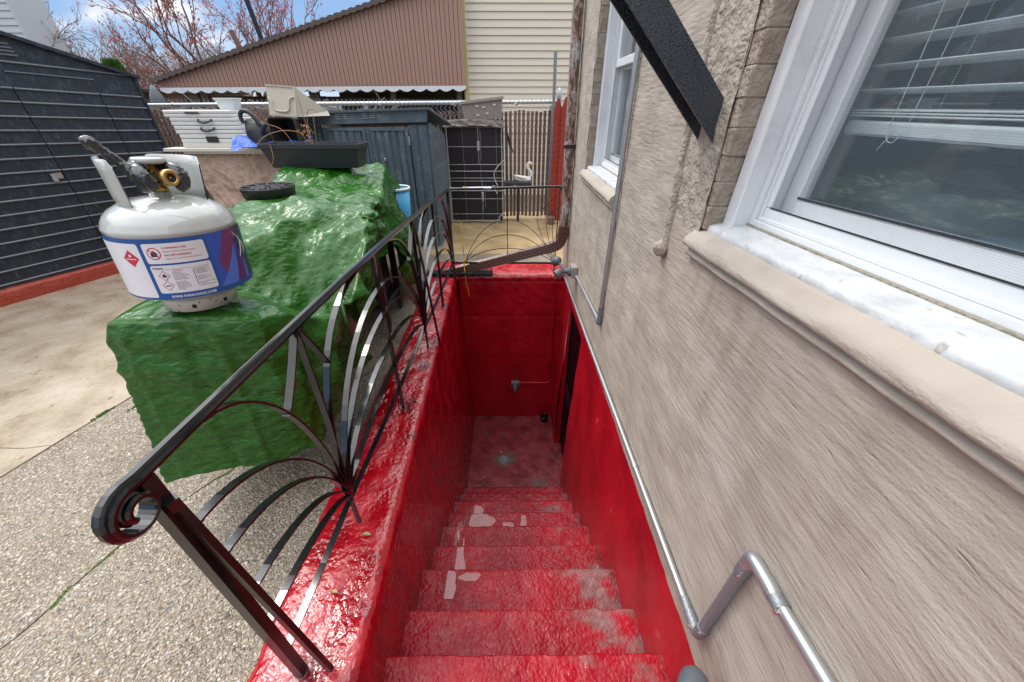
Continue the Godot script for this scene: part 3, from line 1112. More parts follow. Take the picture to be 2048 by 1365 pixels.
	lathe(sb, [Vector2(0.042, -0.02), Vector2(0.042, 0.05), Vector2(0.054, 0.052), Vector2(0.054, 0.075), Vector2(0.050, 0.078), Vector2(0.040, 0.078), Vector2(0.038, 0.074), Vector2(0.036, -0.02), Vector2(0.0, -0.02)], 20)
	obj("pipe_socket", sb, M.rust, co)
	# --- barred security gate in the doorway on the right
	var gt := thing("security_gate", "black barred iron security gate in the basement doorway", "gate")
	for j in 9:
		bar("gate_bar", [v3(0.585, -1.76, -2.45 - j * 0.062), v3(0.585, -0.03, -2.45 - j * 0.062)], 0.013, 0.013, v3(1, 0, 0), M.black, gt)
	for yy in [-0.06, -0.9, -1.0, -1.74]:
		bar("cross_rail", [v3(0.585, yy, -2.42), v3(0.585, yy, -3.0)], 0.02, 0.03, v3(1, 0, 0), M.black, gt)
	one_box("lock_box", v3(0.565, -0.99, -2.52), v3(0.605, -0.91, -2.44), M.black, gt, 0.004)
	bar("gate_frame", [v3(0.585, -1.79, -2.425), v3(0.585, -0.01, -2.425)], 0.03, 0.03, v3(1, 0, 0), M.black, gt)
	bar("gate_frame", [v3(0.585, -1.79, -2.99), v3(0.585, -0.01, -2.99)], 0.03, 0.03, v3(1, 0, 0), M.black, gt)
	one_box("door_panel", v3(0.66, -1.8, -3.0), v3(0.70, -0.02, -2.42), M.dark, gt, 0.004)

func wall_patch(st: SurfaceTool, z0: float, z1: float, y0: float, y1: float, n1: FastNoiseLite, n2: FastNoiseLite) -> void:
	var nz := maxi(2, int(absf(z1 - z0) / 0.022))
	var ny := maxi(2, int(absf(y1 - y0) / 0.022))
	var rows := []
	for i in ny + 1:
		var row := []
		var y := lerpf(y0, y1, float(i) / ny)
		for j in nz + 1:
			var zz := lerpf(z0, z1, float(j) / nz)
			row.append(v3(W + 0.0045 * n1.get_noise_2d(zz * 0.7, y * 1.6) + 0.0015 * n2.get_noise_2d(zz * 0.6, y * 1.6), y, zz))
		rows.append(row)
	grid(st, rows, Vector3.LEFT, false, func(p):
		var a := n1.get_noise_2d(p.z * 0.25, p.y * 0.35)
		var c := Color(1, 1, 1).lerp(Color(0.86, 0.83, 0.78), clampf(0.35 + a, 0, 1) * 0.6)
		# runs below the two sills
		for s in [[-1.1, 0.42, 1.10, 0.30], [-2.96, -2.05, 1.02, 0.22]]:
			if p.z > s[0] and p.z < s[1] and p.y < s[2]:
				var run := smoothstep(0.1, 0.55, n2.get_noise_2d(p.z * 0.55, p.y * 0.05)) * exp(-(s[2] - p.y) / s[3])
				c = c.lerp(Color(0.72, 0.64, 0.52), run * 0.55)
		# splash and dirt just above the paint line
		var low := 1.0 - smoothstep(0.08, 0.30, p.y + 0.08 * a)
		return c.lerp(Color(0.78, 0.73, 0.64), low * 0.5))

func make_window(parent: Node, z0: float, z1: float, y0: float, y1: float, ym: float, rng: RandomNumberGenerator, tilt := 0.0) -> void:
	# z0: far jamb, z1: near jamb; the frame sits back in the opening
	var wd := Node3D.new()
	wd.name = numbered("window", parent)
	parent.add_child(wd, true)
	if tilt != 0.0:
		# the old frame has settled out of true
		var B := Basis(v3(1, 0, 0), v3(0, 1, tilt * 2.0), v3(0, tilt, 1))
		var piv := v3(0, y0, z0)
		wd.transform = Transform3D(B, piv - B * piv)
	# far jamb casing, near jamb casing, head casing
	for e in [[z0 + 0.012, z0 + 0.06, 1], [z1 - 0.06, z1 - 0.012, -1]]:
		var st := begin()
		bxx(st, v3(0.608, y0 + 0.012, e[0]), v3(0.72, y1 - 0.01, e[1]), 0.004)
		var zi: float = e[1] if e[2] == 1 else e[0]
		bx(st, v3(0.70, (y0 + y1) * 0.5 + 0.01, zi + 0.004 * e[2]), v3(0.05, y1 - y0 - 0.05, 0.008), 0.0)
		obj("casing", st, M.white, wd)
		# frame strips stepping inwards
		st = begin()
		bxx(st, v3(0.652, y0 + 0.03, zi + 0.0 * e[2]), v3(0.76, y1 - 0.02, zi + 0.016 * e[2]), 0.002)
		bxx(st, v3(0.661, y0 + 0.032, zi + 0.0165 * e[2]), v3(0.76, y1 - 0.022, zi + 0.026 * e[2]), 0.002)
		obj("frame", st, M.white, wd)
	var zi0 := z0 + 0.06
	var zi1 := z1 - 0.06
	one_box("head_casing", v3(0.608, y1 - 0.06, zi0), v3(0.76, y1 - 0.005, zi1), M.white, wd, 0.004)
	one_box("frame_sill", v3(0.652, y0 + 0.026, zi0 + 0.016), v3(0.76, y0 + 0.046, zi1 - 0.016), M.white, wd, 0.002)
	one_box("frame_track", v3(0.657, y0 + 0.0465, zi0 + 0.026), v3(0.664, y0 + 0.056, zi1 - 0.026), M.white, wd, 0.001)
	# lower sash with its glass
	var sl := zi0 + 0.028
	var sr := zi1 - 0.028
	var st2 := begin()
	bxx(st2, v3(0.702, y0 + 0.047, sl), v3(0.732, y1 * 0.0 + ym, sl + 0.045), 0.003)
	bxx(st2, v3(0.702, y0 + 0.047, sr - 0.045), v3(0.732, ym, sr), 0.003)
	bxx(st2, v3(0.7025, y0 + 0.0475, sl + 0.0455), v3(0.7315, y0 + 0.108, sr - 0.0455), 0.003)
	bxx(st2, v3(0.7025, ym - 0.035, sl + 0.0455), v3(0.7315, ym, sr - 0.0455), 0.003)
	obj("sash", st2, M.white, wd)
	one_box("pane", v3(0.717, y0 + 0.106, sl + 0.043), v3(0.721, ym - 0.033, sr - 0.043), M.glass, wd)
	one_box("gasket", v3(0.7005, y0 + 0.108, sl + 0.0452), v3(0.7022, y0 + 0.113, sr - 0.0452), M.gasket, wd)
	# upper sash
	st2 = begin()
	bxx(st2, v3(0.672, ym - 0.02, sl), v3(0.70, y1 - 0.03, sl + 0.045), 0.003)
	bxx(st2, v3(0.672, ym - 0.02, sr - 0.045), v3(0.70, y1 - 0.03, sr), 0.003)
	bxx(st2, v3(0.6725, ym - 0.02, sl + 0.0455), v3(0.6995, ym + 0.022, sr - 0.0455), 0.003)
	bxx(st2, v3(0.6725, y1 - 0.075, sl + 0.0455), v3(0.6995, y1 - 0.03, sr - 0.0455), 0.003)
	obj("sash", st2, M.white, wd)
	one_box("pane", v3(0.684, ym + 0.02, sl + 0.043), v3(0.688, y1 - 0.073, sr - 0.043), M.glass, wd)
	# insect screen in its frame in front of the lower sash
	st2 = begin()
	var bl := zi0 + 0.026
	var br := zi1 - 0.026
	bxx(st2, v3(0.6645, y0 + 0.0465, bl), v3(0.6715, y0 + 0.080, br), 0.002)
	bxx(st2, v3(0.6645, y0 + 0.0805, bl), v3(0.6715, ym - 0.021, bl + 0.018), 0.002)
	bxx(st2, v3(0.6645, y0 + 0.0805, br - 0.018), v3(0.6715, ym - 0.021, br), 0.002)
	obj("screen_frame", st2, M.white, wd)
	st2 = begin()
	q4(st2, v3(0.668, y0 + 0.079, bl + 0.017), v3(0.668, y0 + 0.079, br - 0.017), v3(0.668, ym - 0.021, br - 0.017), v3(0.668, ym - 0.021, bl + 0.017), Vector3.LEFT)
	obj("insect_screen", st2, M.screen, wd)
	one_box("spline", v3(0.6630, y0 + 0.0802, bl + 0.018), v3(0.6644, y0 + 0.0832, br - 0.018), M.gasket, wd)
	# white sloping sill board and the caulk joint behind it
	var nz := ns(6.0, 3, 301)
	var rows := []
	for i in 61:
		var zz := lerpf(z0 + 0.004, z1 - 0.004, i / 60.0)
		var row := []
		for p in [[0.572, y0 - 0.003], [0.571, y0 + 0.004], [0.573, y0 + 0.013], [0.580, y0 + 0.018], [0.60, y0 + 0.021], [0.625, y0 + 0.024], [0.652, y0 + 0.028]]:
			row.append(v3(p[0] + 0.003 * nz.get_noise_2d(zz, p[1] * 3.0) * (1.0 if p[0] < 0.6 else 0.0), p[1] + 0.0012 * nz.get_noise_2d(zz * 2.0, p[0] * 9.0), zz))
		rows.append(row)
	st2 = begin(true)
	grid(st2, rows, v3(-1, 1, 0))
	obj("white_sill", st2, M.white_sill, wd)
	st2 = begin(true)
	var cp := []
	for i in 30:
		cp.append(v3(0.6515 + 0.0008 * nz.get_noise_1d(i * 0.7), y0 + 0.0285, lerpf(z0 + 0.06, z1 - 0.06, i / 29.0)))
	tube(st2, cp, 0.005, 6)
	obj("caulk", st2, M.caulk, wd)
	# bricks of the reveal, painted over, at both jambs
	for e in [0, 1]:
		var y := y0 + 0.004
		var k := 0
		while y < y1 - 0.02:
			var hgt := minf(0.062, y1 - y)
			var st := begin()
			var zc := z0 - 0.023 if e == 0 else z1 + 0.023
			var dz := rng.randf_range(-0.003, 0.003)
			bx(st, v3(0.5868 + rng.randf_range(-0.001, 0.002), y + hgt * 0.5, zc + dz), v3(0.054, hgt + 0.003, 0.066), 0.004, Basis.from_euler(v3(rng.randf_range(-0.02, 0.02), rng.randf_range(-0.02, 0.02), rng.randf_range(-0.015, 0.015))))
			obj("brick", st, M.brick if k % 3 else M.brick2, wd)
			y += hgt + 0.0015
			k += 1

func house() -> void:
	var h := thing("stucco_house", "beige stucco house wall with two white windows along the stairwell", "house")
	var n1 := ns(5.0, 3, 201)
	var n2 := ns(28.0, 3, 202)
	var rng := RandomNumberGenerator.new()
	rng.seed = 21
	var ZN := -1.085     # far jamb of the near window
	var ZN1 := 0.42
	var ZF := -2.958     # far jamb of the far window
	var ZF1 := -2.055
	var Y0 := 1.194
	var YF := 1.112
	var st := begin(true)
	wall_patch(st, 1.4, -3.62, 0.074, 1.09, n1, n2)
	wall_patch(st, 1.4, ZF1, 1.09, Y0 - 0.03, n1, n2)
	wall_patch(st, ZF, -3.62, 1.09, 2.34, n1, n2)
	wall_patch(st, ZN, ZF1, Y0 - 0.03, 2.34, n1, n2)
	wall_patch(st, 1.4, ZN1, Y0 - 0.01, 2.34, n1, n2)
	wall_patch(st, 1.4, -3.62, 2.34, 3.4, n1, n2)
	obj("wall", st, M.stucco_stained, h)
	# rougher render between the windows
	st = begin(true)
	var rows := []
	for i in 46:
		var row := []
		for j in 22:
			var y := lerpf(1.16, 2.33, i / 45.0)
			var zz := lerpf(-1.30, ZN - 0.004, j / 21.0)
			var ed := smoothstep(0.0, 0.2, minf(i / 45.0, 1.0)) * smoothstep(0.0, 0.12, j / 21.0) * smoothstep(0.0, 0.2, 1.0 - j / 21.0)
			row.append(v3(W - 0.0005 - 0.006 * ed + 0.005 * ed * n2.get_noise_2d(zz * 0.6, y * 0.6), y, zz))
		rows.append(row)
	grid(st, rows, Vector3.LEFT)
	obj("rough_render", st, M.stucco_rough, h)
	# end wall, back, ceiling and floor: a closed dark room behind the windows
	st = begin()
	bxx(st, v3(W + 0.0, -0.01, -3.70), v3(5.0, 3.4, -3.625))
	obj("end_wall", st, M.stucco, h)
	st = begin()
	bxx(st, v3(4.9, -1.9, -3.62), v3(5.0, 3.4, 1.4))
	bxx(st, v3(0.9, -1.9, 1.3), v3(4.9, 3.4, 1.4))
	bxx(st, v3(0.9, 3.3, -3.62), v3(4.9, 3.4, 1.3))
	bxx(st, v3(0.9, 0.45, -3.62), v3(4.9, 0.55, 1.3))
	obj("room_shell", st, M.room, h)
	# the thickness of the outer wall round the openings
	st = begin()
	for r in [[1.4, -3.62, 0.08, 1.0], [1.4, ZF1 + 0.06, 1.0, Y0 - 0.02], [ZF - 0.06, -3.62, 1.0, 2.36], [ZN - 0.06, ZF1 + 0.06, Y0 - 0.02, 2.36], [1.4, ZN1 + 0.06, Y0 - 0.02, 2.36], [1.4, -3.62, 2.36, 3.39]]:
		bxx(st, v3(0.565, r[2], r[0]), v3(0.90, r[3], r[1]))
	bxx(st, v3(0.66, 1.0, ZF - 0.06), v3(0.90, YF + 0.03, ZF1 + 0.06))
	bxx(st, v3(0.66, Y0 - 0.02, ZN - 0.06), v3(0.90, Y0 + 0.03, ZN1 + 0.06))
	bxx(st, v3(0.665, -1.9, -3.62), v3(0.90, 0.08, 1.4))
	obj("wall_core", st, M.stucco, h)
	st = begin()
	bxx(st, v3(0.50, 3.4, -3.75), v3(5.1, 3.5, 1.5))
	obj("roof", st, M.roof_edge, h)
	# red painted base with a wandering paint line, open at the basement door
	for r in [[0.9, -2.42, -1.95], [-3.0, -3.47, -1.95], [-2.42, -3.0, -0.012]]:
		st = begin(true)
		rows = []
		var nz := maxi(3, int(absf(r[1] - r[0]) / 0.025))
		for i in 41:
			var row := []
			for j in nz + 1:
				var zz := lerpf(r[0], r[1], float(j) / nz)
				var top := 0.084 + 0.006 * n1.get_noise_1d(zz * 1.2) + 0.003 * n2.get_noise_1d(zz * 1.7)
				var y := lerpf(r[2], top, i / 40.0)
				var x := wall_right(y) - 0.0035 + 0.006 * n1.get_noise_2d(zz * 0.8, y * 0.5) * smoothstep(0.06, -0.1, y)
				if i == 40:
					x = W + 0.004
				row.append(v3(x, y, zz))
			rows.append(row)
		grid(st, rows, Vector3.LEFT)
		obj("painted_base", st, M.redwall, h)
	st = begin()
	for zz in [-2.42, -3.0]:
		var d := 1.0 if zz > -2.5 else -1.0
		q4(st, v3(0.512, -1.9, zz), v3(0.67, -1.9, zz), v3(0.67, -0.01, zz), v3(0.552, -0.01, zz), v3(0, 0, -d))
	obj("door_jamb", st, M.redwall, h)
	# covered pipe: a vertical ridge under the render that ends in a knob
	var rp := []
	var sc := []
	for i in 50:
		var y := lerpf(2.6, 1.075, i / 49.0)
		rp.append(v3(W + 0.003, y, -1.287 + 0.012 * sin(y * 3.1) + 0.004 * n1.get_noise_1d(y * 3.0)))
		sc.append(1.0 + 0.18 * n1.get_noise_1d(y * 2.0 + 9.0))
	st = begin(true)
	sweep(st, rp, ring(0.021, 10), Vector3.ZERO, true, sc)
	obj("covered_pipe", st, M.stucco_rough, h)
	st = begin(true)
	rows = []
	for i in 13:
		var a := PI * i / 12.0
		var row := []
		for j in 16:
			var b := TAU * j / 16.0
			var p := v3(sin(a) * cos(b), cos(a), sin(a) * sin(b))
			row.append(v3(0.545, 1.068, -1.30) + p * v3(0.026, 0.028, 0.032) * (1.0 + 0.25 * n1.get_noise_3dv(p * 0.2)))
		rows.append(row)
	grid(st, rows, Vector3.UP, true)
	obj("pipe_knob", st, M.stucco_rough, h)
	# moulded sills
	for s in [[ZN - 0.022, ZN1 + 0.02, Y0, 0.04], [ZF - 0.03, ZF1 + 0.012, YF, 0.0]]:
		rows = []
		var k := int(absf(s[1] - s[0]) / 0.02)
		for i in k + 1:
			var zz := lerpf(s[0], s[1], float(i) / k)
			var row := []
			for p in [[0.640, 0.006], [0.600, 0.004], [0.575, 0.000], [0.552, -0.009], [0.536, -0.020], [0.527, -0.031], [0.5245, -0.041], [0.528, -0.049], [0.538, -0.054], [0.546, -0.056], [0.5475, -0.060], [0.542, -0.064], [0.5385, -0.070], [0.541, -0.077], [0.549, -0.080], [0.552, -0.083], [0.558, -0.088], [0.575, -0.089]]:
				row.append(v3(p[0] + 0.0022 * n1.get_noise_2d(zz * 1.5, p[1] * 8.0), s[2] + p[1] + s[3] * (zz - s[0]) + 0.0015 * n1.get_noise_2d(zz, p[0] * 6.0), zz))
			rows.append(row)
		st = begin(true)
		grid(st, rows, v3(-1, 0.5, 0))
		st.set_smooth_group(FLAT)
		for e in [0, k]:
			for j in rows[e].size() - 1:
				t3(st, v3(0.575, rows[e][0].y - 0.046, rows[e][0].z), rows[e][j], rows[e][j + 1], v3(0, 0, -1 if e == 0 else 1))
		obj("sill", st, M.stucco, h)
	make_window(h, ZN, ZN1, Y0, 2.34, 1.80, rng, 0.04)
	make_window(h, ZF, ZF1, YF, 2.34, 1.715, rng)
	# slatted blind inside the near window
	var b := thing("window_blind", "white horizontal slat blind half lowered behind the near window", "blind")
	var sm := begin()
	bx(sm, Vector3.ZERO, v3(0.048, 0.003, 1.28), 0.001)
	sm.generate_normals()
	var mesh := sm.commit()
	for i in 19:
		inst("slat", mesh, M.blind, b, Transform3D(Basis(v3(0, 0, 1), -0.16 + 0.02 * sin(i * 2.0)), v3(0.79, 1.512 + i * 0.0425, -0.33)))
	for i in 3:
		inst("slat", mesh, M.blind, b, Transform3D(Basis(v3(0, 0, 1), 0.05 * (i - 1)), v3(0.79, 1.468 + i * 0.006, -0.33)))
	one_box("bottom_rail", v3(0.764, 1.432, -0.97), v3(0.816, 1.460, 0.31), M.blind, b, 0.005)
	for zz in [-0.82, -0.24, 0.2]:
		for dx in [-0.022, 0.022]:
			one_tube("cord", [v3(0.79 + dx, 1.45, zz), v3(0.79 + dx, 2.33, zz)], 0.0008, M.blind, b, 5)
	b.position.y = 0.012
	one_tube("pull_cord", catmull([v3(0.762, 1.7, -0.86), v3(0.76, 1.52, -0.85), v3(0.758, 1.44, -0.845), v3(0.757, 1.425, -0.825), v3(0.757, 1.44, -0.815), v3(0.758, 1.445, -0.83), v3(0.757, 1.41, -0.85)], 5), 0.0009, M.blind, b, 5)
	# things lying in the dark room, just seen through the screen
	var pn := ns(3.0, 3, 250)
	for q in [["pillow", v3(1.02, 1.27, -0.90), v3(0.10, 0.10, 0.17), lin(0.20, 0.25, 0.29), "pale grey pillow seen dimly through the near window screen", "pillow"], ["blanket", v3(1.00, 1.25, -0.45), v3(0.12, 0.07, 0.30), lin(0.14, 0.26, 0.36), "bluish folded blanket seen dimly through the near window", "blanket"], ["brown_rug", v3(0.90, 1.225, -0.45), v3(0.06, 0.045, 0.34), lin(0.24, 0.17, 0.12), "brown fleecy throw just inside the near window sill", "throw"]]:
		st = begin(true)
		rows = []
		for i in 15:
			var a := PI * i / 14.0
			var row := []
			for j in 24:
				var c := TAU * j / 24.0
				var p := v3(sin(a) * cos(c), cos(a), sin(a) * sin(c))
				row.append(q[1] + p * q[2] * (1.0 + 0.3 * pn.get_noise_3dv(p * 0.5 + q[1])))
			rows.append(row)
		grid(st, rows, Vector3.UP, true)
		tag(obj(q[0], st, mat(q[3], 0.9)), q[4], q[5])
	var sf := thing("window_shelf", "dark ledge inside the near window that carries pillow and blanket", "shelf")
	one_box("board", v3(0.905, 1.15, -1.05), v3(1.30, 1.18, 0.38), M.wood, sf, 0.003)
	one_box("support", v3(0.92, 0.55, -0.9), v3(1.28, 1.15, -0.86), M.wood, sf)
	one_box("support", v3(0.92, 0.55, 0.2), v3(1.28, 1.15, 0.24), M.wood, sf)

func rail_x(zz: float) -> float:
	return -0.617 + (-0.43 - zz) / 3.08 * 0.094

func rail_y(zz: float) -> float:
	var t := clampf((-zz - 0.4) / 3.0, 0, 1)
	return lerpf(0.981, 0.882, pow(t, 2.2))

func rp(zz: float, y: float) -> Vector3:
	return v3(rail_x(zz), y, zz)

func railing() -> void:
	var t := thing("iron_railing", "black wrought iron railing with fan shaped bars along the stairwell", "railing")
	var side := (v3(1, 0, 0) - v3(0, 0, 1) * -0.0305).normalized()
	# hand rail with a rolled scroll at the near end
	var pts := []
	for k in 40:
		var zz := lerpf(-3.42, -0.40, k / 39.0)
		pts.append(rp(zz, rail_y(zz)))
	var cz := -0.372
	var cy := 0.938
	var kk := 0
	for a in range(96, -412, -16):
		var r := lerpf(0.046, 0.013, clampf(kk / 31.0, 0, 1))
		kk += 1
		pts.append(rp(cz + cos(deg_to_rad(a)) * r * 1.0, cy + sin(deg_to_rad(a)) * r))
	var prof := [Vector2(-0.0165, -0.004), Vector2(-0.0170, 0.002), Vector2(-0.0135, 0.0065), Vector2(-0.0105, 0.0055), Vector2(-0.0085, 0.0030), Vector2(-0.0065, 0.0085), Vector2(-0.004, 0.0115), Vector2(0.004, 0.0115), Vector2(0.0065, 0.0085), Vector2(0.0085, 0.0030), Vector2(0.0105, 0.0055), Vector2(0.0135, 0.0065), Vector2(0.0170, 0.002), Vector2(0.0165, -0.004)]
	var st := begin()
	sweep(st, pts, prof, side)
	obj("hand_rail", st, M.black, t)
	# posts
	bar("post", [rp(-0.412, 0.075), rp(-0.408, 0.972)], 0.026, 0.026, side, M.rust, t)
	bar("brace", [v3(-0.532, 0.07, -0.416), v3(-0.604, 0.90, -0.414)], 0.015, 0.015, side, M.rust, t)
	bar("collar", [v3(-0.632, 0.902, -0.425), v3(-0.590, 0.902, -0.405)], 0.02, 0.024, v3(0, 0, 1), M.black, t)
	for zz in [-1.54, -2.76]:
		bar("post", [rp(zz, 0.07), rp(zz, rail_y(zz) - 0.003)], 0.016, 0.016, side, M.black, t)
	bar("post", [rp(-3.395, 0.06), rp(-3.395, rail_y(-3.395) - 0.003)], 0.022, 0.022, side, M.black, t)
	bar("brace", [v3(-0.486, 0.075, -2.20), v3(-0.542, 0.84, -2.19)], 0.013, 0.013, side, M.black, t)
	var hubs := [-0.877, -2.165, -3.345]
	var mids := [-1.54, -2.76]
	var hy := 0.255
	for h in 3:
		var zh: float = hubs[h]
		if h < 2:
			bar("hub_leg", [rp(zh, 0.07), rp(zh, hy)], 0.012, 0.012, side, M.black, t)
			bar("upright", [rp(zh, hy), rp(zh - 0.028, 0.6), rp(zh - 0.03, rail_y(zh) - 0.006)], 0.02, 0.006, side, M.black, t)
			for d in [-1.0, 1.0]:
				var top := rail_y(zh) - 0.006
				bar("curl", bez(rp(zh - 0.028, top), rp(zh - 0.028 + d * 0.03, top - 0.045), rp(zh - 0.02 + d * 0.075, top - 0.12), rp(zh + d * 0.125, top - 0.19), 8), 0.022, 0.006, side, M.black, t)
		var st2 := begin(true)
		tube(st2, [rp(zh, hy - 0.02), rp(zh, hy + 0.03)], 0.011, 8)
		obj("hub", st2, M.black, t)
		# nested arches to the middle post on each side
		var goals := []
		if h == 0:
			goals = [[-0.412, 1], [mids[0], -1]]
		elif h == 1:
			goals = [[mids[0], 1], [mids[1], -1]]
		else:
			goals = [[mids[1], 1]]
		for g in goals:
			var zc: float = g[0]
			var dz := zc - zh
			for ya in [0.99, 0.81, 0.686, 0.523, 0.386, 0.235]:
				var yy: float = minf(ya, rail_y(zc) - 0.006)
				var dy := yy - hy
				var arc: Array
				if ya > 0.9:
					if g[1] == 1 and h == 0:
						arc = bez(rp(zh, hy), rp(zh + 0.05 * dz, hy + 0.6 * dy), rp(zh + 0.34 * dz, yy - 0.02), rp(zh + 0.72 * dz, rail_y(zh) - 0.006), 16)
					else:
						arc = bez(rp(zh, hy), rp(zh + 0.0 * dz, hy + 0.62 * dy), rp(zh + 0.2 * dz, yy), rp(zh + 0.8 * dz, yy), 16)
				elif ya < 0.3:
					arc = [rp(zh, hy - 0.01), rp(zh + 0.5 * dz, hy - 0.02), rp(zc, yy)]
				else:
					arc = bez(rp(zh, hy), rp(zh + 0.1 * dz, hy + 0.6 * dy), rp(zh + 0.5 * dz, yy), rp(zc, yy), 16)
				bar("fan_bar", arc, 0.021, 0.006, side, M.black, t)

func back_railing() -> void:
	var t := thing("back_railing", "thin black rail with curved wires across the far end of the stairwell", "railing")
	var zz := -3.50
	one_tube("top_rail", [v3(-0.515, 0.885, -3.44), v3(0.0, 0.890, -3.47), v3(0.485, 0.894, zz)], 0.012, M.black, t, 10)
	for x in [-0.13, 0.055, 0.46]:
		one_tube("clamp", [v3(x - 0.012, 0.89, -3.475), v3(x + 0.012, 0.89, -3.475)], 0.019, M.black, t, 10)
	one_tube("tape", [v3(-0.40, 0.887, -3.452), v3(-0.375, 0.887, -3.454)], 0.0145, M.yellow, t, 10)
	one_tube("steel_sleeve", [v3(-0.37, 0.887, -3.452), v3(-0.15, 0.889, -3.462)], 0.0135, M.galv, t, 10)
	bar("bottom_rail", [v3(-0.55, 0.205, -3.47), v3(0.46, 0.20, -3.47)], 0.008, 0.016, v3(0, 0, 1), M.black, t)
	bar("upright", [v3(0.445, 0.06, -3.49), v3(0.455, 0.88, -3.49)], 0.010, 0.010, v3(1, 0, 0), M.black, t)
	bar("upright", [v3(-0.013, 0.205, -3.47), v3(-0.013, 0.884, -3.475)], 0.007, 0.007, v3(1, 0, 0), M.black, t)
	bar("upright", [v3(-0.432, 0.205, -3.47), v3(-0.437, 0.65, -3.47), v3(-0.44, 0.88, -3.46)], 0.006, 0.006, v3(1, 0, 0), M.black, t)
	for ya in [0.614, 0.477, 0.348]:
		var lft := bez(v3(-0.42, 0.212, -3.47), v3(-0.34, 0.212 + (ya - 0.212) * 0.62, -3.47), v3(-0.18, ya, -3.47), v3(-0.013, ya, -3.47), 12)
		var rgt := bez(v3(-0.013, ya, -3.47), v3(0.16, ya, -3.47), v3(0.33, 0.212 + (ya - 0.212) * 0.62, -3.47), v3(0.43, 0.206, -3.47), 12)
		lft.append_array(rgt.slice(1))
		bar("wire_arch", lft, 0.006, 0.005, v3(0, 0, 1), M.black, t)
	for e in [[0.26, 0.62], [0.34, 0.63], [0.40, 0.70]]:
		bar("wire_ray", bez(v3(0.435, 0.206, -3.47), v3(lerpf(0.43, e[0], 0.4), 0.36, -3.47), v3(lerpf(0.43, e[0], 0.9), e[1] * 0.8, -3.47), v3(e[0], e[1], -3.47), 10), 0.005, 0.005, v3(0, 0, 1), M.black, t)
	bar("wire_ray", [v3(0.30, 0.70, -3.47), v3(0.46, 0.86, -3.48)], 0.005, 0.005, v3(0, 0, 1), M.black, t)
	var r := thing("yellow_cord", "thin yellow cord tied to the far rail and hanging into the stairwell", "cord")
	one_tube("cord", catmull([v3(-0.437, 0.60, -3.462), v3(-0.434, 0.40, -3.458), v3(-0.431, 0.23, -3.452), v3(-0.428, 0.13, -3.42), v3(-0.420, 0.02, -3.415), v3(-0.408, -0.06, -3.42), v3(-0.404, -0.13, -3.42)], 6), 0.0045, M.yellow, r, 6)
	one_tube("knot", catmull([v3(-0.445, 0.225, -3.466), v3(-0.43, 0.235, -3.450), v3(-0.415, 0.225, -3.466), v3(-0.43, 0.212, -3.482)], 4), 0.005, M.yellow, r, 6)

func downspout() -> void:
	var t := thing("downspout", "old downspout with peeling paint and a brown elbow at the house corner", "downspout")
	var st := begin(true)
	sweep(st, [v3(0.508, 0.52, -3.46), v3(0.508, 0.85, -3.46), v3(0.506, 1.4, -3.50), v3(0.504, 2.9, -3.56)], [Vector2(-0.036, -0.03), Vector2(-0.03, -0.036), Vector2(0.03, -0.036), Vector2(0.036, -0.03), Vector2(0.036, 0.03), Vector2(0.03, 0.036), Vector2(-0.03, 0.036), Vector2(-0.036, 0.03)], v3(1, 0, 0))
	obj("pipe", st, M.old_pipe, t)
	st = begin()
	bxx(st, v3(0.462, 1.20, -3.55), v3(0.556, 1.225, -3.438), 0.004)
	obj("strap", st, M.rust, t)
	# fluted profile for elbow and extension
	var prof := []
	for e in 4:
		var A: Vector2 = [Vector2(-0.037, -0.042), Vector2(0.037, -0.042), Vector2(0.037, 0.042), Vector2(-0.037, 0.042)][e]
		var B: Vector2 = [Vector2(0.037, -0.042), Vector2(0.037, 0.042), Vector2(-0.037, 0.042), Vector2(-0.037, -0.042)][e]
		var inn := -(A + B).normalized()
		for k in 8:
			prof.append(A.lerp(B, k / 8.0) + inn * (0.005 if k % 2 == 1 else 0.0))
	var el := []
	var sc := []
	var pts := bez(v3(0.508, 0.56, -3.455), v3(0.508, 0.40, -3.455), v3(0.47, 0.375, -3.465), v3(0.36, 0.345, -3.475), 18)
	for k in pts.size():
		el.append(pts[k])
		sc.append(1.08 if k % 2 == 0 else 1.0)
	st = begin()
	sweep(st, el, prof, v3(0, 0, 1), true, sc)
	obj("elbow", st, M.brown, t)
	st = begin()
	sweep(st, [v3(0.40, 0.356, -3.472), v3(-0.74, 0.055, -3.50)], prof, v3(0, 0, 1), true, [0.97, 0.97])
	obj("extension", st, M.brown, t)
	var p := thing("splash_pan", "black wet splash pan lying on the kerb corner under the brown spout", "drain pan")
	one_box("base", v3(-0.80, 0.098, -3.53), v3(-0.165, 0.110, -3.40), M.rubber, p, 0.003)
	one_box("lip", v3(-0.80, 0.1105, -3.413), v3(-0.165, 0.128, -3.40), M.rubber, p, 0.003)
	one_box("lip", v3(-0.178, 0.1105, -3.53), v3(-0.165, 0.132, -3.414), M.rubber, p, 0.003)

func fitting(called: String, a: Vector3, b: Vector3, r: float, parent: Node) -> void:
	one_tube(called, [a, b], r, M.galv_dark, parent, 12)

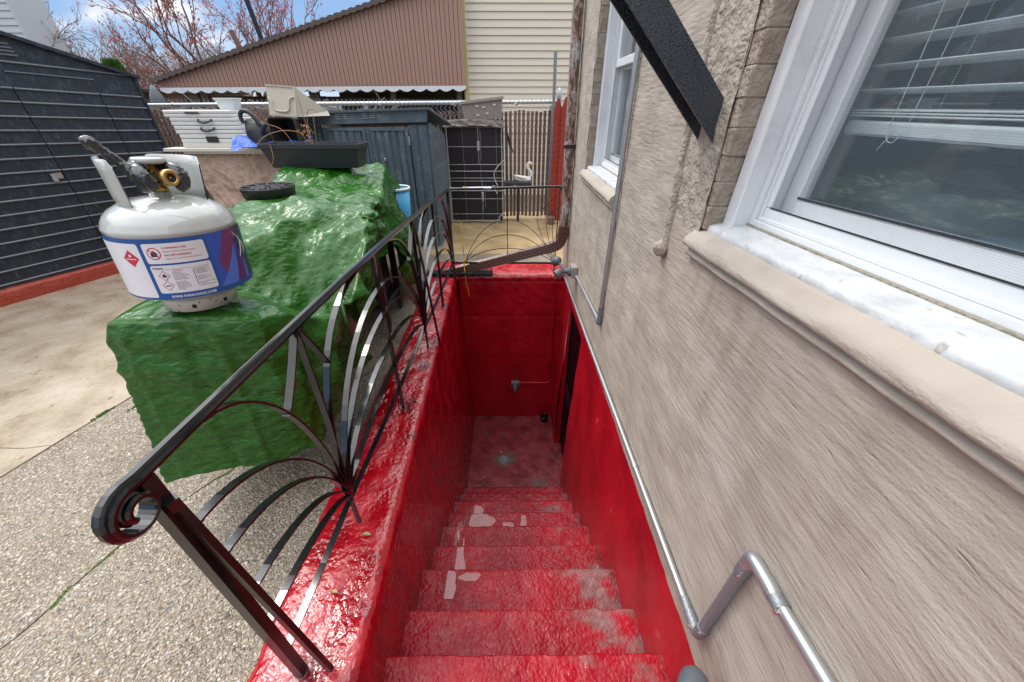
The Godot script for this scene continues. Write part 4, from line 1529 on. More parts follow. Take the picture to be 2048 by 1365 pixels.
func conduits() -> void:
	var x := 0.541
	var r := 0.0115
	var t := thing("wall_conduit", "grey metal conduit run going down the wall from above to the twin floodlight", "conduit")
	one_tube("tube", [v3(x, 3.3, -1.94), v3(x, 0.43, -1.955)], r, M.galv, t, 12)
	one_tube("tube", [v3(x, 0.398, -1.99), v3(x, 0.340, -2.80)], r, M.galv, t, 12)
	fitting("coupling", v3(x, 0.50, -1.955), v3(x, 0.425, -1.955), 0.0145, t)
	one_tube("elbow", catmull([v3(x, 0.43, -1.955), v3(x, 0.395, -1.953), v3(x, 0.390, -1.96), v3(x, 0.398, -2.0)], 4), 0.0155, M.galv_dark, t, 10)
	var st := begin()
	bx(st, v3(x - 0.012, 0.392, -1.985), v3(0.012, 0.012, 0.008), 0.002)
	obj("set_screw", st, M.steel, t)
	one_tube("strap", [v3(x, 0.97, -1.9505), v3(x, 0.99, -1.9505)], 0.0135, M.galv, t, 12)
	one_tube("strap", [v3(x, 0.36, -2.52), v3(x, 0.3585, -2.54)], 0.0135, M.galv, t, 12)
	var u := thing("kerb_conduit", "long thin conduit running just above the red paint line", "conduit")
	one_tube("tube", [v3(x, 0.094, -3.36), v3(x, 0.130, -2.2), v3(x, 0.180, -1.05), v3(x, 0.203, -0.52)], r, M.galv, u, 12)
	for q in [[0.128, -2.25], [0.178, -1.08]]:
		one_tube("strap", [v3(x, q[0], q[1]), v3(x, q[0] + 0.001, q[1] + 0.022)], 0.0135, M.galv, u, 12)
	fitting("coupling", v3(x, 0.2015, -0.55), v3(x, 0.203, -0.50), 0.0145, u)
	one_tube("elbow", catmull([v3(x, 0.203, -0.51), v3(x, 0.205, -0.465), v3(x, 0.215, -0.452), v3(x, 0.262, -0.448)], 4), 0.0165, M.galv_dark, u, 10)
	one_tube("tube", [v3(x, 0.24, -0.448), v3(x, 0.59, -0.442)], 0.0135, M.galv_dark, u, 12)
	fitting("coupling", v3(x, 0.575, -0.442), v3(x, 0.615, -0.441), 0.0165, u)
	one_tube("elbow", catmull([v3(x, 0.60, -0.442), v3(x, 0.635, -0.440), v3(x, 0.648, -0.428), v3(x, 0.652, -0.36)], 4), 0.0165, M.galv, u, 10)
	fitting("coupling", v3(x, 0.651, -0.37), v3(x, 0.652, -0.335), 0.0165, u)
	one_tube("tube", [v3(x, 0.651, -0.36), v3(x, 0.668, -0.20), v3(x, 0.70, 0.2)], 0.0135, M.galv, u, 12)
	for q in [[0.583, -0.442], [0.654, -0.345], [0.207, -0.485], [0.262, -0.448]]:
		one_tube("set_screw", [v3(x - 0.012, q[0], q[1] + 0.012), v3(x - 0.020, q[0], q[1] + 0.016)], 0.005, M.steel, u, 8)
	# twin floodlight on its box
	var f := thing("twin_floodlight", "twin head grey floodlight on a wall box at the far end of the conduit", "floodlight")
	one_box("junction_box", v3(0.505, 0.305, -2.93), v3(0.556, 0.40, -2.83), M.grey_lid, f, 0.006)
	st = begin(true)
	lathe(st, [Vector2(0.0, 0.0), Vector2(0.044, 0.0), Vector2(0.046, 0.01), Vector2(0.040, 0.018), Vector2(0.025, 0.03), Vector2(0.02, 0.05), Vector2(0.0, 0.05)], 20, v3(0.505, 0.352, -2.88), Basis(v3(0, 0, 1), PI / 2))
	obj("base_plate", st, M.grey_plastic, f)
	for q in [[v3(0.405, 0.40, -2.99), v3(-0.35, -0.35, -0.6)], [v3(0.41, 0.345, -2.86), v3(-0.75, -0.55, 0.25)]]:
		one_tube("arm", [v3(0.47, 0.352, -2.88), q[0].lerp(v3(0.47, 0.352, -2.88), 0.3), q[0]], 0.011, M.grey_plastic, f, 8)
		lamp_head(f, q[0], q[1].normalized(), 1.0)
	# the floodlight at the near end, half out of the frame
	var g := thing("near_floodlight", "grey domed floodlight head low on the wall at the bottom edge", "floodlight")
	one_box("junction_box", v3(0.505, 0.155, -0.33), v3(0.556, 0.255, -0.23), M.grey_lid, g, 0.006)
	one_tube("arm", [v3(0.51, 0.22, -0.285), v3(0.47, 0.255, -0.315)], 0.012, M.grey_plastic, g, 8)
	lamp_head(g, v3(0.462, 0.266, -0.326), v3(-0.5, 0.15, 0.85).normalized(), 1.0)

func lamp_head(parent: Node, at: Vector3, dir: Vector3, s: float) -> void:
	# bell housing that opens along dir
	var y := dir
	var x := y.cross(v3(0.1, 0.3, 0.9)).normalized()
	var B := Basis(x, y, x.cross(y))
	var st := begin(true)
	lathe(st, [Vector2(0.0, -0.035), Vector2(0.018, -0.033), Vector2(0.03, -0.022), Vector2(0.036, -0.004), Vector2(0.039, 0.02), Vector2(0.041, 0.034), Vector2(0.038, 0.034), Vector2(0.034, 0.01), Vector2(0.025, -0.015), Vector2(0.0, -0.024)], 22, at, B * s)
	obj("lamp_head", st, M.grey_plastic, parent)
	st = begin(true)
	lathe(st, [Vector2(0.0, -0.02), Vector2(0.014, -0.016), Vector2(0.026, 0.004), Vector2(0.031, 0.018), Vector2(0.022, 0.024), Vector2(0.0, 0.026)], 18, at, B * s)
	obj("bulb", st, M.lampglass, parent)

func strut() -> void:
	var t := thing("steel_strut", "black steel channel strut rising from the wall beside the near window", "beam")
	var dir := v3(-1.0, 1.02, 0).normalized()
	var perp := v3(1.02, 1.0, 0).normalized()
	var a := v3(0.590, 1.375, -1.13)
	# channel: web towards us, flanges going back
	var pts := [a - dir * 0.0, a + dir * 2.4]
	var w := 0.071
	var d := 0.082
	var th := 0.007
	var c := perp * 0.0355
	for q in [["front_flange", 0.0, w, -0.0035, th], ["back_flange", 0.0, w, -d - 1.5 * th, th], ["web", w * 0.5 - th * 0.5, th, -d * 0.5 - th, d]]:
		var st := begin()
		var off: Vector3 = c + perp * q[1] + v3(0, 0, q[3])
		sweep(st, [pts[0] + off, pts[1] + off], rect(q[2], q[4]), perp)
		obj(q[0], st, M.beam, t)

# ---------------------------------------------------------------- gas bottle
const TANK_AT := Vector3(-1.023, 0.955, -1.135)
var TC := Vector3.ZERO
var TD := v3(0.667, 0, 0.745)
var TR := v3(0.745, 0, -0.667)
const R := 0.1605

func cyl(th: float, h: float, r: float) -> Vector3:
	if r > 0.1615 and r < 0.17:
		h = 0.066 + (h - 0.072) * 1.12
	return TC + TD * cos(th) * r + TR * sin(th) * r + Vector3.UP * h

# a polygon in (degrees, height) wrapped round the bottle
func wrap_poly(called: String, poly: Array, r: float, m: Material, parent: Node) -> MeshInstance3D:
	var st := begin(true)
	var pv := PackedVector2Array()
	for p in poly:
		pv.append(Vector2(p[0], p[1]))
	# cut into vertical strips so that it follows the curve
	var lo := 1e9
	var hi := -1e9
	for p in pv:
		lo = minf(lo, p.x); hi = maxf(hi, p.x)
	var x := lo
	while x < hi - 0.001:
		var x2 := minf(x + 4.0, hi)
		for part in Geometry2D.intersect_polygons(pv, PackedVector2Array([Vector2(x, -1), Vector2(x2, -1), Vector2(x2, 1), Vector2(x, 1)])):
			var idx := Geometry2D.triangulate_polygon(part)
			for k in range(0, idx.size(), 3):
				var a := cyl(deg_to_rad(part[idx[k]].x), part[idx[k]].y, r)
				var b := cyl(deg_to_rad(part[idx[k + 1]].x), part[idx[k + 1]].y, r)
				var c := cyl(deg_to_rad(part[idx[k + 2]].x), part[idx[k + 2]].y, r)
				t3(st, a, b, c, (a + b + c) / 3.0 - TC - v3(0, (a.y + b.y + c.y) / 3.0 - TC.y, 0))
		x = x2
	return obj(called, st, m, parent)

func panel(deg0: float, deg1: float, h0: float, h1: float, rad := 0.006) -> Array:
	var o := []
	var rd := rad / R * 57.3
	for c in [[deg1 - rd, h1 - rad, 0], [deg0 + rd, h1 - rad, 90], [deg0 + rd, h0 + rad, 180], [deg1 - rd, h0 + rad, 270]]:
		for k in 5:
			var a := deg_to_rad(c[2] + k * 22.5)
			o.append([c[0] + cos(a) * rd, c[1] + sin(a) * rad])
	return o

func wrap_text(txt: String, deg: float, h: float, size: float, r: float, m: Material, parent: Node, bold := false, center := false) -> void:
	var f := SystemFont.new()
	f.font_names = PackedStringArray(["Droid Sans"])
	if bold:
		f.font_weight = 700
	var tm := TextMesh.new()
	tm.text = txt
	tm.font = f
	tm.font_size = 32
	tm.pixel_size = size / 32.0
	tm.depth = 0.0
	tm.curve_step = 4.0
	tm.horizontal_alignment = HORIZONTAL_ALIGNMENT_CENTER if center else HORIZONTAL_ALIGNMENT_LEFT
	var st := begin(true)
	var any := false
	for s in tm.get_surface_count():
		var ar := tm.surface_get_arrays(s)
		var V: PackedVector3Array = ar[Mesh.ARRAY_VERTEX]
		var I: PackedInt32Array = ar[Mesh.ARRAY_INDEX] if ar[Mesh.ARRAY_INDEX] != null else PackedInt32Array(range(V.size()))
		for k in range(0, I.size(), 3):
			var P := []
			for j in 3:
				var v := V[I[k + j]]
				P.append(cyl(deg_to_rad(deg) + v.x / R, h + v.y, r))
			if (P[1] - P[0]).cross(P[2] - P[0]).length() < 1e-12:
				continue
			var cc: Vector3 = (P[0] + P[1] + P[2]) / 3.0
			t3(st, P[0], P[1], P[2], v3(cc.x - TC.x, 0, cc.z - TC.z))
			any = true
	if any:
		obj("lettering", st, m, parent)

func tank() -> void:
	var t := thing("propane_tank", "white propane gas bottle with a blue and white label on the green tarp", "gas bottle")
	# it leans a little on the soft sheet
	t.transform = Transform3D(Basis(Vector3.UP.cross(TR).normalized(), deg_to_rad(3.8)) * Basis.from_scale(v3(0.98, 0.97, 0.98)), TANK_AT)
	var st := begin(true)
	lathe(st, [Vector2(0.0, 0.028), Vector2(0.06, 0.029), Vector2(0.10, 0.036), Vector2(0.13, 0.047), Vector2(0.148, 0.061), Vector2(0.156, 0.076), Vector2(0.159, 0.09), Vector2(0.16, 0.105), Vector2(0.16, 0.150), Vector2(0.1612, 0.152), Vector2(0.1612, 0.156), Vector2(0.16, 0.158), Vector2(0.16, 0.249), Vector2(0.1615, 0.252), Vector2(0.1615, 0.258), Vector2(0.159, 0.262), Vector2(0.156, 0.272), Vector2(0.147, 0.287), Vector2(0.132, 0.302), Vector2(0.11, 0.315), Vector2(0.08, 0.325), Vector2(0.045, 0.331), Vector2(0.03, 0.333), Vector2(0.028, 0.346), Vector2(0.0, 0.346)], 56, TC)
	obj("body", st, M.tank, t)
	st = begin(true)
	lathe(st, [Vector2(0.096, -0.004), Vector2(0.100, -0.004), Vector2(0.100, 0.026), Vector2(0.103, 0.037), Vector2(0.098, 0.037), Vector2(0.096, 0.026)], 48, TC, Basis.IDENTITY, 0.0, TAU, true)
	var foot := obj("foot_ring", st, M.tank_foot, t)
	for a in [-20.0, 30.0]:
		wrap_poly("vent_hole", panel(a, a + 7.0, 0.008, 0.020, 0.003), 0.1004, M.dark, foot)
	# collar: two steel guards with cut-outs
	st = begin(true)
	var B := Basis(TR, Vector3.UP, -TD)   # angle 0 is to the right, 90 is away from the viewer
	for q in [[98.0, -6.0, 0.0], [150.0, 226.0, 1.0]]:
		var n := 24
		var rows := []
		for k in n + 1:
			var f := float(k) / n
			var a := deg_to_rad(lerpf(q[0], q[1], f))
			var d := B * v3(cos(a), 0, sin(a))
			var e := minf(f, 1.0 - f)
			var top := 0.438 - (0.02 * (1.0 - smoothstep(0.0, 0.10, e)))
			var bot := 0.312
			var row := []
			for j in 5:
				row.append(TC + d * (0.105 + 0.002 * j) + Vector3.UP * lerpf(bot, top, j / 4.0))
			for j in 5:
				row.append(TC + d * (0.110 - 0.002 * j) + Vector3.UP * lerpf(top, bot, j / 4.0))
			rows.append(row)
		grid(st, rows, v3(0, 1, 0.01), true)
	obj("collar", st, M.tank, t)
	# valve
	st = begin(true)
	lathe(st, [Vector2(0.0, 0.345), Vector2(0.022, 0.345), Vector2(0.022, 0.36), Vector2(0.016, 0.365), Vector2(0.016, 0.405), Vector2(0.011, 0.408), Vector2(0.011, 0.422), Vector2(0.0, 0.422)], 16, TC)
	var vd := (TD * 0.80 + TR * 0.42 + Vector3.UP * 0.05).normalized()
	var vx := vd.cross(Vector3.UP).normalized()
	var VB := Basis(vx, vd, vx.cross(vd))
	lathe(st, [Vector2(0.0, 0.01), Vector2(0.017, 0.012), Vector2(0.017, 0.05), Vector2(0.021, 0.052), Vector2(0.0225, 0.058), Vector2(0.0225, 0.070), Vector2(0.020, 0.074), Vector2(0.013, 0.074), Vector2(0.012, 0.062), Vector2(0.006, 0.062), Vector2(0.006, 0.070), Vector2(0.0, 0.070)], 22, TC + Vector3.UP * 0.385, VB)
	var valve := obj("valve", st, M.brass, t)
	st = begin(true)
	lathe(st, [Vector2(0.0115, 0.0725), Vector2(0.006, 0.0725), Vector2(0.006, 0.066), Vector2(0.0, 0.066)], 16, TC + Vector3.UP * 0.385, VB)
	obj("valve_opening", st, M.dark, valve)
	st = begin(true)
	lathe(st, [Vector2(0.0, 0.422), Vector2(0.036, 0.422), Vector2(0.040, 0.426), Vector2(0.040, 0.434), Vector2(0.036, 0.438), Vector2(0.012, 0.439), Vector2(0.0, 0.436)], 22, TC)
	obj("hand_wheel", st, M.tank, t)
	# label
	var lb := wrap_poly("label", [[-112, 0.072], [80, 0.072], [80, 0.232], [-112, 0.232]], 0.1622, M.print_blue, t)
	wrap_poly("label_print", panel(-88, -36.5, 0.078, 0.221), 0.1625, M.print_white, lb)
	wrap_poly("label_print", panel(-33, 17, 0.170, 0.221), 0.1625, M.print_white, lb)
	wrap_poly("label_print", panel(-33, 17, 0.090, 0.165), 0.1625, M.print_white, lb)
	wrap_poly("label_print", [[20, 0.086], [80, 0.086], [80, 0.231], [20, 0.231]], 0.1624, M.print_royal, lb)
	wrap_poly("label_print", [[38, 0.231], [60, 0.231], [30, 0.115], [25, 0.15]], 0.1626, M.print_plum, lb)
	wrap_poly("label_print", [[50, 0.20], [58, 0.231], [80, 0.231], [80, 0.086], [62, 0.086]], 0.1626, M.print_navy, lb)
	wrap_poly("label_print", [[20, 0.086], [44, 0.086], [48, 0.19], [30, 0.118]], 0.1627, M.print_sky, lb)
	wrap_poly("label_print", [[40, 0.086], [60, 0.086], [52, 0.182]], 0.16285, M.print_purple, lb)
	wrap_poly("label_print", [[54, 0.086], [60, 0.086], [59, 0.155]], 0.1630, M.print_sky, lb)
	# white flame mark
	var f1 := []
	var f2 := []
	for k in 13:
		var s := k / 12.0
		f1.append([58 + 3.5 * sin(s * PI * 0.9) - 5 * (1 - s), lerpf(0.150, 0.215, s)])
		f2.append([61 + 9.5 * sin(s * PI) * (1.0 - s * 0.3) - 6 * s + 1.5, lerpf(0.150, 0.205, s)])
	for k in range(12, -1, -1):
		var s := k / 12.0
		f1.append([58 + 5.5 * sin(s * PI) - 5 * (1 - s) + 4.0 * (1 - s) * s + 0.4, lerpf(0.147, 0.215, s)])
		f2.append([61 + 6.0 * sin(s * PI) * (1.0 - s * 0.3) - 6 * s + 1.5, lerpf(0.153, 0.205, s)])
	wrap_poly("label_print", f1, 0.1632, M.print_white, lb)
	wrap_poly("label_print", f2, 0.1632, M.print_white, lb)
	wrap_poly("label_print", [[51, 0.221], [52, 0.221], [57.5, 0.204], [56.8, 0.202]], 0.1632, M.print_white, lb)
	# diamonds
	var dia := func(d: float, h: float, a: float) -> Array: return [[d, h + a], [d + a / R * 57.3, h], [d, h - a], [d - a / R * 57.3, h]]
	wrap_poly("label_print", dia.call(-47, 0.183, 0.022), 0.1628, M.print_red, lb)
	wrap_poly("label_print", dia.call(-47, 0.190, 0.0045), 0.1630, M.print_white, lb)
	wrap_poly("label_print", [[-52, 0.1805], [-42, 0.1805], [-42, 0.1825], [-52, 0.1825]], 0.1630, M.print_white, lb)
	for q in [[-24, 0.138], [-24, 0.111]]:
		wrap_poly("label_print", dia.call(q[0], q[1], 0.0135), 0.1628, M.print_red, lb)
		wrap_poly("label_print", dia.call(q[0], q[1], 0.0115), 0.1630, M.print_white, lb)
	wrap_poly("label_print", [[-25.6, 0.134], [-22.4, 0.134], [-21.8, 0.138], [-23, 0.140], [-23.6, 0.1445], [-24.6, 0.141], [-26, 0.141], [-25.4, 0.138]], 0.1632, M.print_black, lb)
	wrap_poly("label_print", [[-26.4, 0.1085], [-21.6, 0.1105], [-21.6, 0.113], [-26.4, 0.111]], 0.1632, M.print_black, lb)
	# no-indoors symbol
	var ringp := func(rr: float) -> Array:
		var o := []
		for k in 20:
			o.append([-25 + cos(TAU * k / 20) * rr / R * 57.3, 0.196 + sin(TAU * k / 20) * rr])
		return o
	wrap_poly("label_print", ringp.call(0.0155), 0.1628, M.print_red, lb)
	wrap_poly("label_print", ringp.call(0.0130), 0.1630, M.print_white, lb)
	wrap_poly("label_print", [[-27.6, 0.188], [-22.4, 0.188], [-22.4, 0.197], [-25, 0.204], [-27.6, 0.197]], 0.1632, M.print_black, lb)
	wrap_poly("label_print", [[-28.6, 0.205], [-27.8, 0.206], [-21.4, 0.187], [-22.2, 0.186]], 0.1634, M.print_red, lb)
	var r := 0.1631
	wrap_text("FLAMMABLE GAS", -17.5, 0.2095, 0.0066, r, M.print_red, lb, true)
	wrap_text("Never Use or Store Indoors", -17.5, 0.2005, 0.0060, r, M.print_red, lb)
	wrap_text("GAS INFLAMMABLE", -17.5, 0.191, 0.0066, r, M.print_red, lb, true)
	wrap_text("Nunca Se Use o Guarde Adentro", -17.5, 0.182, 0.0057, r, M.print_red, lb)
	wrap_text("Propane", -31.5, 0.1585, 0.0060, r, M.print_black, lb, true)
	wrap_poly("label_print", [[-31.5, 0.1548], [14, 0.1548], [14, 0.1553], [-31.5, 0.1553]], r, M.print_black, lb)
	wrap_text("DANGER", -16, 0.1505, 0.0058, r, M.print_red, lb)
	wrap_poly("label_print", [[0.2, 0.106], [0.7, 0.106], [0.7, 0.150], [0.2, 0.150]], r, M.print_black, lb)
	var li := 0
	for s in ["Extremely", "flammable gas.", "Contains gas under", "pressure; may", "explode if heated"]:
		wrap_text(s, -17, 0.1455 - li * 0.0046, 0.0042, r, M.print_black, lb)
		li += 1
	li = 0
	for s in ["PREVENTION:", "Keep away from", "heat, sparks, and", "open flames. No", "smoking."]:
		wrap_text(s, -17, 0.1185 - li * 0.0046, 0.0042, r, M.print_black, lb)
		li += 1
	li = 0
	for s in ["Leaking gas fire: Do", "not extinguish,", "unless leak can be", "stopped safely.", "", "Eliminate all", "ignition sources if", "safe to do so.", "", "Protect from sunlight.", "Store in a", "well-ventilated place"]:
		if s != "":
			wrap_text(s, 1.8, 0.1505 - li * 0.0043, 0.0040, r, M.print_black, lb)
		li += 1
	wrap_text("WWW.PARACOGAS.COM", -6, 0.0800, 0.0094, r, M.print_white, lb, true, true)

	# black plastic sheet wrapped round the valve
	var bg := thing("black_wrapping", "crumpled black plastic wrapped round the gas bottle valve", "plastic wrapping")
	bg.transform = t.transform
	var n1 := ns(3.0, 3, 401)
	var top := TC + Vector3.UP * 0.40
	var runs := [[[top - TR * 0.118 + TD * 0.01 + Vector3.UP * 0.070, 0.006], [top - TR * 0.105 + TD * 0.01 + Vector3.UP * 0.074, 0.015], [top - TR * 0.085 + TD * 0.015 + Vector3.UP * 0.055, 0.010], [top - TR * 0.06 + TD * 0.02 + Vector3.UP * 0.025, 0.010], [top - TR * 0.035 + TD * 0.03 - Vector3.UP * 0.01, 0.018], [top - TR * 0.02 + TD * 0.05 - Vector3.UP * 0.045, 0.015]],
		[[top - TR * 0.03 + TD * 0.01 + Vector3.UP * 0.022, 0.014], [top - TR * 0.028 + TD * 0.045 - Vector3.UP * 0.005, 0.019], [top - TR * 0.005 + TD * 0.055 - Vector3.UP * 0.04, 0.014]],
		[[top + TR * 0.02 - TD * 0.02 + Vector3.UP * 0.012, 0.018], [top + TR * 0.050 + TD * 0.01 + Vector3.UP * 0.0, 0.020], [top + TR * 0.056 + TD * 0.028 - Vector3.UP * 0.03, 0.016], [top + TR * 0.04 + TD * 0.03 - Vector3.UP * 0.048, 0.010]]]
	for q in runs:
		var cp := []
		var cr := []
		for e in q:
			cp.append(e[0]); cr.append(e[1] * 1.3)
		var cs := catmull(cp, 7)
		st = begin(true)
		var rows := []
		var prev := Vector3.ZERO
		for k in cs.size():
			var T: Vector3 = (cs[mini(k + 1, cs.size() - 1)] - cs[maxi(k - 1, 0)]).normalized()
			if prev == Vector3.ZERO:
				prev = T.cross(v3(0.3, 0.8, 0.2))
			var S := (prev - T * prev.dot(T)).normalized()
			prev = S
			var N := T.cross(S)
			var f := float(k) / (cs.size() - 1) * (cr.size() - 1)
			var rr: float = lerpf(cr[int(f)], cr[mini(int(f) + 1, cr.size() - 1)], f - int(f))
			if k == 0 or k == cs.size() - 1:
				rr *= 0.2
			var row := []
			for j in 18:
				var d := S * cos(TAU * j / 18) + N * sin(TAU * j / 18)
				row.append(cs[k] + d * rr * (0.92 + 0.42 * crumple(j * 0.06 + 0.3 * k, k * 0.035, n1)))
			rows.append(row)
		grid(st, rows, v3(0.2, 0.2, 0.2), true)
		obj("fold", st, M.bag, bg)

func tarp() -> void:
	var t := thing("green_tarp", "wet crumpled green tarpaulin draped over the grill beside the railing", "tarpaulin")
	# outline: top edge x, z, y  |  hem x, y, z
	var P := [
		[v3(-1.251, 0.94, -1.018), v3(-1.335, 0.265, -0.945)],
		[v3(-1.16, 0.94, -1.020), v3(-1.255, 0.272, -0.972)],
		[v3(-1.02, 0.94, -1.026), v3(-1.075, 0.278, -1.020)],
		[v3(-0.88, 0.94, -1.032), v3(-0.965, 0.272, -1.055)],
		[v3(-0.800, 0.935, -1.045), v3(-0.890, 0.285, -1.075)],
		[v3(-0.755, 0.925, -1.11), v3(-0.835, 0.30, -1.11)],
		[v3(-0.735, 0.82, -1.30), v3(-0.805, 0.345, -1.36)],
		[v3(-0.735, 0.76, -1.55), v3(-0.80, 0.385, -1.58)],
		[v3(-0.735, 0.89, -1.80), v3(-0.80, 0.46, -1.82)],
		[v3(-0.765, 0.98, -2.05), v3(-0.80, 0.60, -2.02)],
		[v3(-0.80, 0.985, -2.22), v3(-0.815, 0.735, -2.15)],
		[v3(-0.84, 0.98, -2.42), v3(-0.85, 0.76, -2.42)],
		[v3(-0.87, 0.985, -2.62), v3(-0.87, 0.72, -2.64)],
		[v3(-0.90, 0.985, -2.78), v3(-0.87, 0.46, -2.76)],
		[v3(-0.95, 1.00, -2.95), v3(-0.875, 0.22, -2.94)],
		[v3(-1.00, 1.03, -3.15), v3(-0.885, 0.13, -3.14)],
		[v3(-1.05, 1.05, -3.45), v3(-0.90, 0.16, -3.42)],
		[v3(-1.12, 1.05, -3.75), v3(-1.05, 0.25, -3.90)],
		[v3(-1.55, 1.05, -3.78), v3(-1.55, 0.3, -3.95)],
		[v3(-1.86, 1.05, -3.70), v3(-1.98, 0.4, -3.85)],
		[v3(-1.84, 1.055, -3.20), v3(-2.0, 0.4, -3.2)],
		[v3(-1.66, 1.03, -2.75), v3(-1.85, 0.4, -2.75)],
		[v3(-1.58, 1.01, -2.2), v3(-1.78, 0.35, -2.2)],
		[v3(-1.50, 0.99, -1.90), v3(-1.66, 0.33, -1.85)],
		[v3(-1.36, 0.955, -1.55), v3(-1.52, 0.3, -1.50)],
		[v3(-1.275, 0.945, -1.25), v3(-1.40, 0.28, -1.20)]]
	var spine := [v3(-1.03, 0.945, -1.14), v3(-1.05, 0.95, -1.30), v3(-1.08, 0.955, -1.55), v3(-1.14, 1.0, -1.95), v3(-1.22, 1.03, -2.35), v3(-1.28, 1.03, -2.70), v3(-1.38, 1.065, -3.10), v3(-1.45, 1.085, -3.35)]
	var spi := [0, 0, 0, 0, 0, 1, 2, 2, 3, 3, 4, 4, 5, 5, 6, 6, 7, 7, 7, 7, 6, 5, 4, 3, 2, 1]
	var n1 := ns(2.2, 4, 501, true)
	var n2 := ns(7.0, 3, 502, true)
	var n3 := ns(3.0, 3, 503)
	var n4 := ns(11.0, 3, 504)
	var per := 12
	var nc := P.size() * per
	var rows := []
	var cap := 34
	var drop := 44
	for i in cap + drop + 1:
		rows.append([])
	for k in P.size():
		for j in per:
			var f := float(j) / per
			var k2 := (k + 1) % P.size()
			var fs := f
			var top: Vector3 = P[k][0].lerp(P[k2][0], fs)
			var hem: Vector3 = P[k][1].lerp(P[k2][1], fs)
			var sp: Vector3 = spine[spi[k]].lerp(spine[spi[k2]], fs)
			var outw := v3(top.x - sp.x, 0, top.z - sp.z).normalized()
			for i in cap + drop + 1:
				var p: Vector3
				var amp := 1.0
				if i <= cap:
					var u := float(i) / cap
					p = sp.lerp(top, u)
					# round over towards the edge
					p.y -= 0.012 * smoothstep(0.85, 1.0, u)
					# the sheet sags between the things it covers
					p.y -= 0.20 * exp(-pow((p.z + 1.54) / 0.22, 2.0)) * smoothstep(-1.38, -0.95, p.x)
					p.y -= 0.035 * exp(-pow((p.z + 2.86) / 0.14, 2.0))
					var flat := exp(-pow(Vector2(p.x + 1.03, p.z + 1.15).length() / 0.17, 6.0)) + exp(-pow(Vector2(p.x + 1.49, p.z + 2.47).length() / 0.2, 6.0))
					amp = (1.0 - clampf(flat, 0, 1))
					var w := 0.085 * crumple(p.x * 1.0, p.z * 0.85, n3) + 0.055 * n1.get_noise_3d(p.x * 0.9 + p.z * 0.25, p.z * 0.35, 2.0) - 0.02
					p.y += w * amp * (0.22 if p.z > -1.30 else 1.0)
				else:
					var u := float(i - cap) / drop
					var ue := 1.0 - pow(1.0 - u, 1.35)
					p = top.lerp(hem, u)
					p.y -= 0.012
					p += outw * 0.012 * smoothstep(0.0, 0.06, u)
					var front := clampf((p.z + 1.2) / 0.12, 0.0, 1.0)
					var fold := n1.get_noise_3d(p.x * 0.9 + p.z * 1.1, p.y * 0.35, 7.0)
					var fine := crumple(p.x * 1.0 - p.z * 1.0, p.y * lerpf(1.0, 2.2, front), n3)
					var w := lerpf(0.13, 0.014, front) * (fold - 0.2) * smoothstep(0.0, 0.35, u) + lerpf(0.11, 0.03, front) * fine * smoothstep(0.0, 0.12, u)
					# creases where the folded sheet was pressed
					if front > 0.5:
						for cx in [-1.205, -1.03, -0.93]:
							var at: float = cx - 0.06 * u
							w += 0.013 * exp(-absf(p.x - at) / 0.013) * (1.0 if cx != -1.03 else -1.0)
						w += 0.010 * n4.get_noise_3d(p.x * 0.4, p.y * 2.6 + 0.6 * p.x, 1.0)
					p += outw * w
					p.y += 0.02 * n3.get_noise_3d(p.x, 3.0, p.z) * u
				rows[i].append(p)
	var st := begin(true)
	grid(st, rows, Vector3.UP, true)
	obj("sheet", st, M.tarp, t)
	# knotted corner where the sheet is gathered
	st = begin(true)
	var kr := []
	for i in 13:
		var a := PI * i / 12.0
		var row := []
		for j in 20:
			var b := TAU * j / 20.0
			var d := v3(sin(a) * cos(b), cos(a), sin(a) * sin(b))
			row.append(v3(-0.79, 0.965, -2.17) + d * v3(0.05, 0.035, 0.06) * (0.75 + 0.5 * n2.get_noise_3dv(d * 0.12)))
		kr.append(row)
	grid(st, kr, Vector3.UP, true)
	obj("gathered_knot", st, M.tarp, t)
	st = begin(true)
	tube(st, catmull([v3(-0.80, 0.98, -2.10), v3(-0.76, 0.965, -2.11), v3(-0.755, 0.93, -2.15), v3(-0.79, 0.925, -2.18), v3(-0.83, 0.94, -2.14), v3(-0.80, 0.98, -2.10)], 5), 0.008, 8)
	obj("tie", st, M.tarp, t)
	# the grill under the sheet: its legs, axle and wheel show below the hem
	var g := thing("covered_grill", "black grill cart whose legs show below the green tarp hem", "grill")
	for q in [[-0.93, -2.50], [-0.945, -2.92]]:
		bar("leg", [v3(q[0], 0.05, q[1]), v3(q[0], 0.92, q[1])], 0.042, 0.042, v3(1, 0, 0), M.rubber, g)
	for q in [[-1.42, -2.50], [-1.44, -2.92]]:
		bar("leg", [v3(q[0], 0.02, q[1]), v3(q[0], 0.92, q[1])], 0.042, 0.042, v3(1, 0, 0), M.rubber, g)
	one_box("lower_shelf", v3(-1.45, 0.20, -2.95), v3(-0.92, 0.225, -2.47), M.rubber, g, 0.004)
	one_box("side_panel", v3(-1.43, 0.225, -2.90), v3(-0.985, 0.70, -2.52), M.dark, g, 0.004)
	one_box("fire_box", v3(-1.45, 0.70, -3.00), v3(-0.98, 0.88, -2.15), M.rubber, g, 0.02)
	one_box("side_table", v3(-1.20, 0.82, -1.24), v3(-0.95, 0.85, -1.08), M.rubber, g, 0.01)
